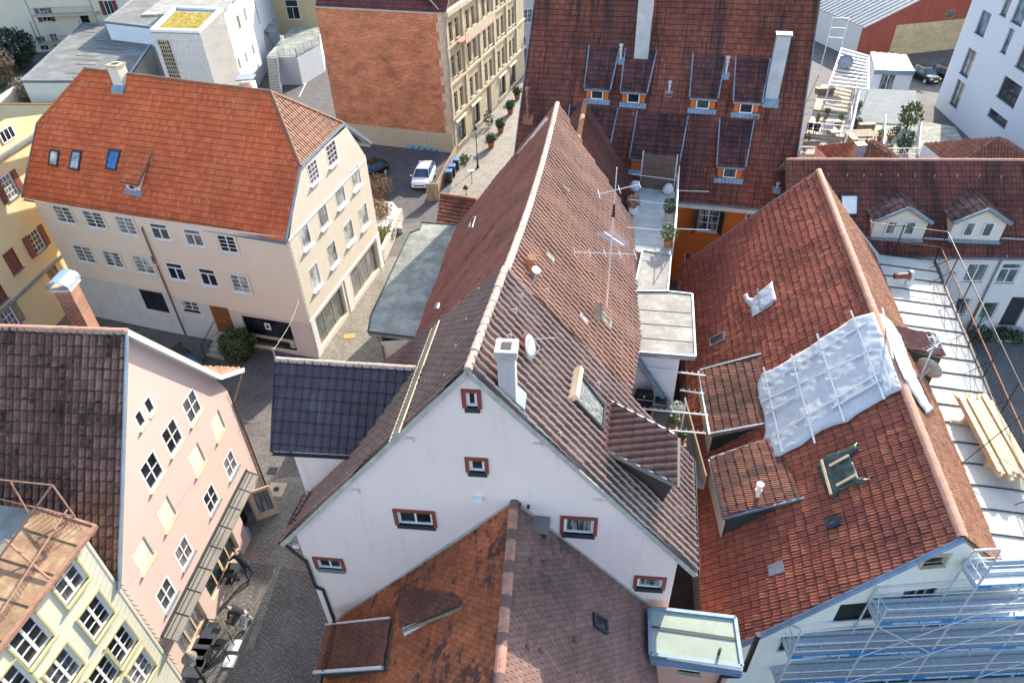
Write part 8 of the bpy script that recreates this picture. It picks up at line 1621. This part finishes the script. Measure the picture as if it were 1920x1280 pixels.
dish('satellite_dish', 'grey satellite dish standing on the slats of the white pergola', P(1585, 118, pz + .6), .75, V(-.5, -.8, .3), P(1588, 128, pz), mat='zinc')
# small hipped roofs behind the long house ridge
for q, l, ch in (((1565, 312, 1700, 312, 1631, 264, 1675, 290), 'small hipped tile roof with a silver chimney behind the long house ridge', True), ((1785, 312, 1960, 312, 1868, 258, 1920, 285), 'wide hipped tile roof behind the right end of the long house ridge', False)):
    zt = 6.6; a, b = P(q[0], q[1], 5.2), P(q[2], q[3], 5.2); ap = P(q[4], q[5], 7.0); t = thing('hipped_roof', l, 'roof', hv((a + b) / 2)); mid = (a + b) / 2; bk_ = ap + (ap - mid) * V(1, 1, 0) * .2
    far = V(ap[0], ap[1] + 3.5, 5.2); al = V(a[0], far[1], 5.2); bl_ = V(b[0], far[1], 5.2); s = b - a
    tiles('roof', t, [a, V(ap[0], a[1], 5.2) * 1.0, ap], s, .24, .36, 'flat', T['cream_h'], M['wood'], wave=.0) if 0 else None
    tiles('roof', t, [ap, a, b], s, .24, .36, 'hollow', T['cream_h'], M['wood'], wave=0); tiles('roof', t, [ap, b, bl_], bl_ - b, .24, .36, 'hollow', T['cream_h'], M['wood'], wave=0); tiles('roof', t, [ap, al, a], a - al, .24, .36, 'hollow', T['cream_h'], M['wood'], wave=0)
    ridge_tiles(t, [a, ap], [T['Er'], T['Er']], .1, .36); ridge_tiles(t, [b, ap], [T['Er'], T['Er']], .1, .36)
    for p_, q_ in ((a, b), (b, bl_), (al, a)): L_ = np.linalg.norm(hv(q_) - hv(p_)); wall(t, p_, q_, [(0, 0), (L_, 0), (L_, 5.15), (0, 5.15)], [], M['whiteW'])
    if ch: c = P(1605, 300, 5.8); o = MB().obox(c + V(-.35, -.3, -1), V(.7, 0, 0), V(0, .6, 0), V(0, 0, 2.3)).build('chimney', M['zincch'], t); MB().tube(c + V(0, 0, 1.3), c + V(0, 0, 1.36), .1, 12).build('flue', M['black'], o)
# street right of the deck
for (x, y), r, l in (((1832, 640), .7, 'dark shrub at the foot of the long house left of the entrance steps'), ((1880, 635), .55, 'dark shrub at the foot of the long house beside its door'), ((1905, 640), .5, 'small bright green shrub right of the long house door')): bush('front_shrub', l, 'bush', P(x, y), r, 300, .1, 'foliage' if 'bright' in l else 'foliage_d', .8)
t = thing('entrance_steps', 'grey concrete entrance steps in front of the long house door', 'steps', P(1885, 640)); 
for k in range(3): MB().obox(L0 + dL * (ud[0] - .9) + nL * (.05 + .35 * k), dL * 1.8, nL * .35, V(0, 0, .45 - .15 * k)).build('step', M['concrete'], t)

# clutter on the terraces
for i, (x, y, z) in enumerate(((1532, 228, 3.65), (1548, 222, 3.65), (1575, 228, 3.65), (1510, 272, 3.35), (1570, 285, 3.35), (1640, 288, 3.85), (1648, 262, 3.85), (1668, 262, 3.85), (1680, 252, 3.85), (1708, 262, 3.85), (1665, 290, 3.85), (1610, 205, 3.05))):
    c = P(x, y, z); t = thing('terrace_pot', 'small terracotta pot with a straggly plant among the terraces right of the big red roof', 'potted plant', c, 'small pots on the terraces'); k = random.uniform(.8, 1.25)
    MB().lathe(c, [(.16 * k, 0), (.24 * k, .36 * k), (.2 * k, .36 * k)], 10).build('pot', M['terra'], t); mb = MB(); leaves(mb, c + V(0, 0, .55 * k), .32 * k, 90, .1, 1.2, .2); mb.build('foliage', M['foliage' if i % 2 else 'foliage_l'], t)
for i, (x, y, z, w_, d_, h_) in enumerate(((1560, 238, 3.65, 1.3, .6, .5), (1592, 275, 3.85, .5, 1.6, .9), (1545, 175, 4.05, 1.8, .5, .5), (1622, 245, 3.85, 1.4, .5, .6))):
    c = P(x, y, z); t = thing('wooden_box', ('low wooden chest below the upper timber deck', 'tall narrow wooden box at the end of the slatted table', 'wooden trough on the upper deck beneath the pergola edge', 'wooden planter box on the timber terrace behind the slatted table')[i], 'box', c); MB().box(c + V(0, 0, h_ / 2), w_, d_, h_).build('box_body', M['wood'], t, bevel=.02); MB().box(c + V(0, 0, h_ + .03), w_ + .08, d_ + .08, .05).build('box_lid', M['decking'], t)
for i, (x0, y0, x1, y1) in enumerate(((1560, 15, 1583, 15), (1565, 60, 1590, 62))):
    pass
ms_ = thing('screen_frame', 'white tubular frame standing between the pergola and the big red roof', 'frame', P(1570, 95, 4.0)); a, b = P(1553, 70, 4.5), P(1582, 72, 4.5)
for q in (a, b): MB().tube(V(q[0], q[1], 0), q + V(0, 0, 2.2), .05).build('post', M['white'], ms_)
for k in (0, 1.1, 2.2): MB().tube(a + V(0, 0, k), b + V(0, 0, k), .04).build('rail', M['white'], ms_)
pr_ = thing('privacy_screen', 'grey timber privacy screen along the upper deck terrace', 'screen', P(1593, 190, 4.0)); a, b = P(1600, 166, 4.0), P(1592, 212, 4.0)
MB().obox(a, b - a, V(.08, 0, 0), V(0, 0, 1.7)).build('boarding', M['slate'], pr_)
sg_ = thing('street_sign', 'small white sign board on a post near the hidden street lamp', 'sign', P(885, 345)); c = P(885, 345); MB().tube(c, c + V(0, 0, 1.3), .025).build('post', M['iron'], sg_); MB().cbox(c + V(0, 0, 1.35), V(.6, 0, 0), V(0, .35, 0), V(0, 0, .03)).build('board', M['white'], sg_)
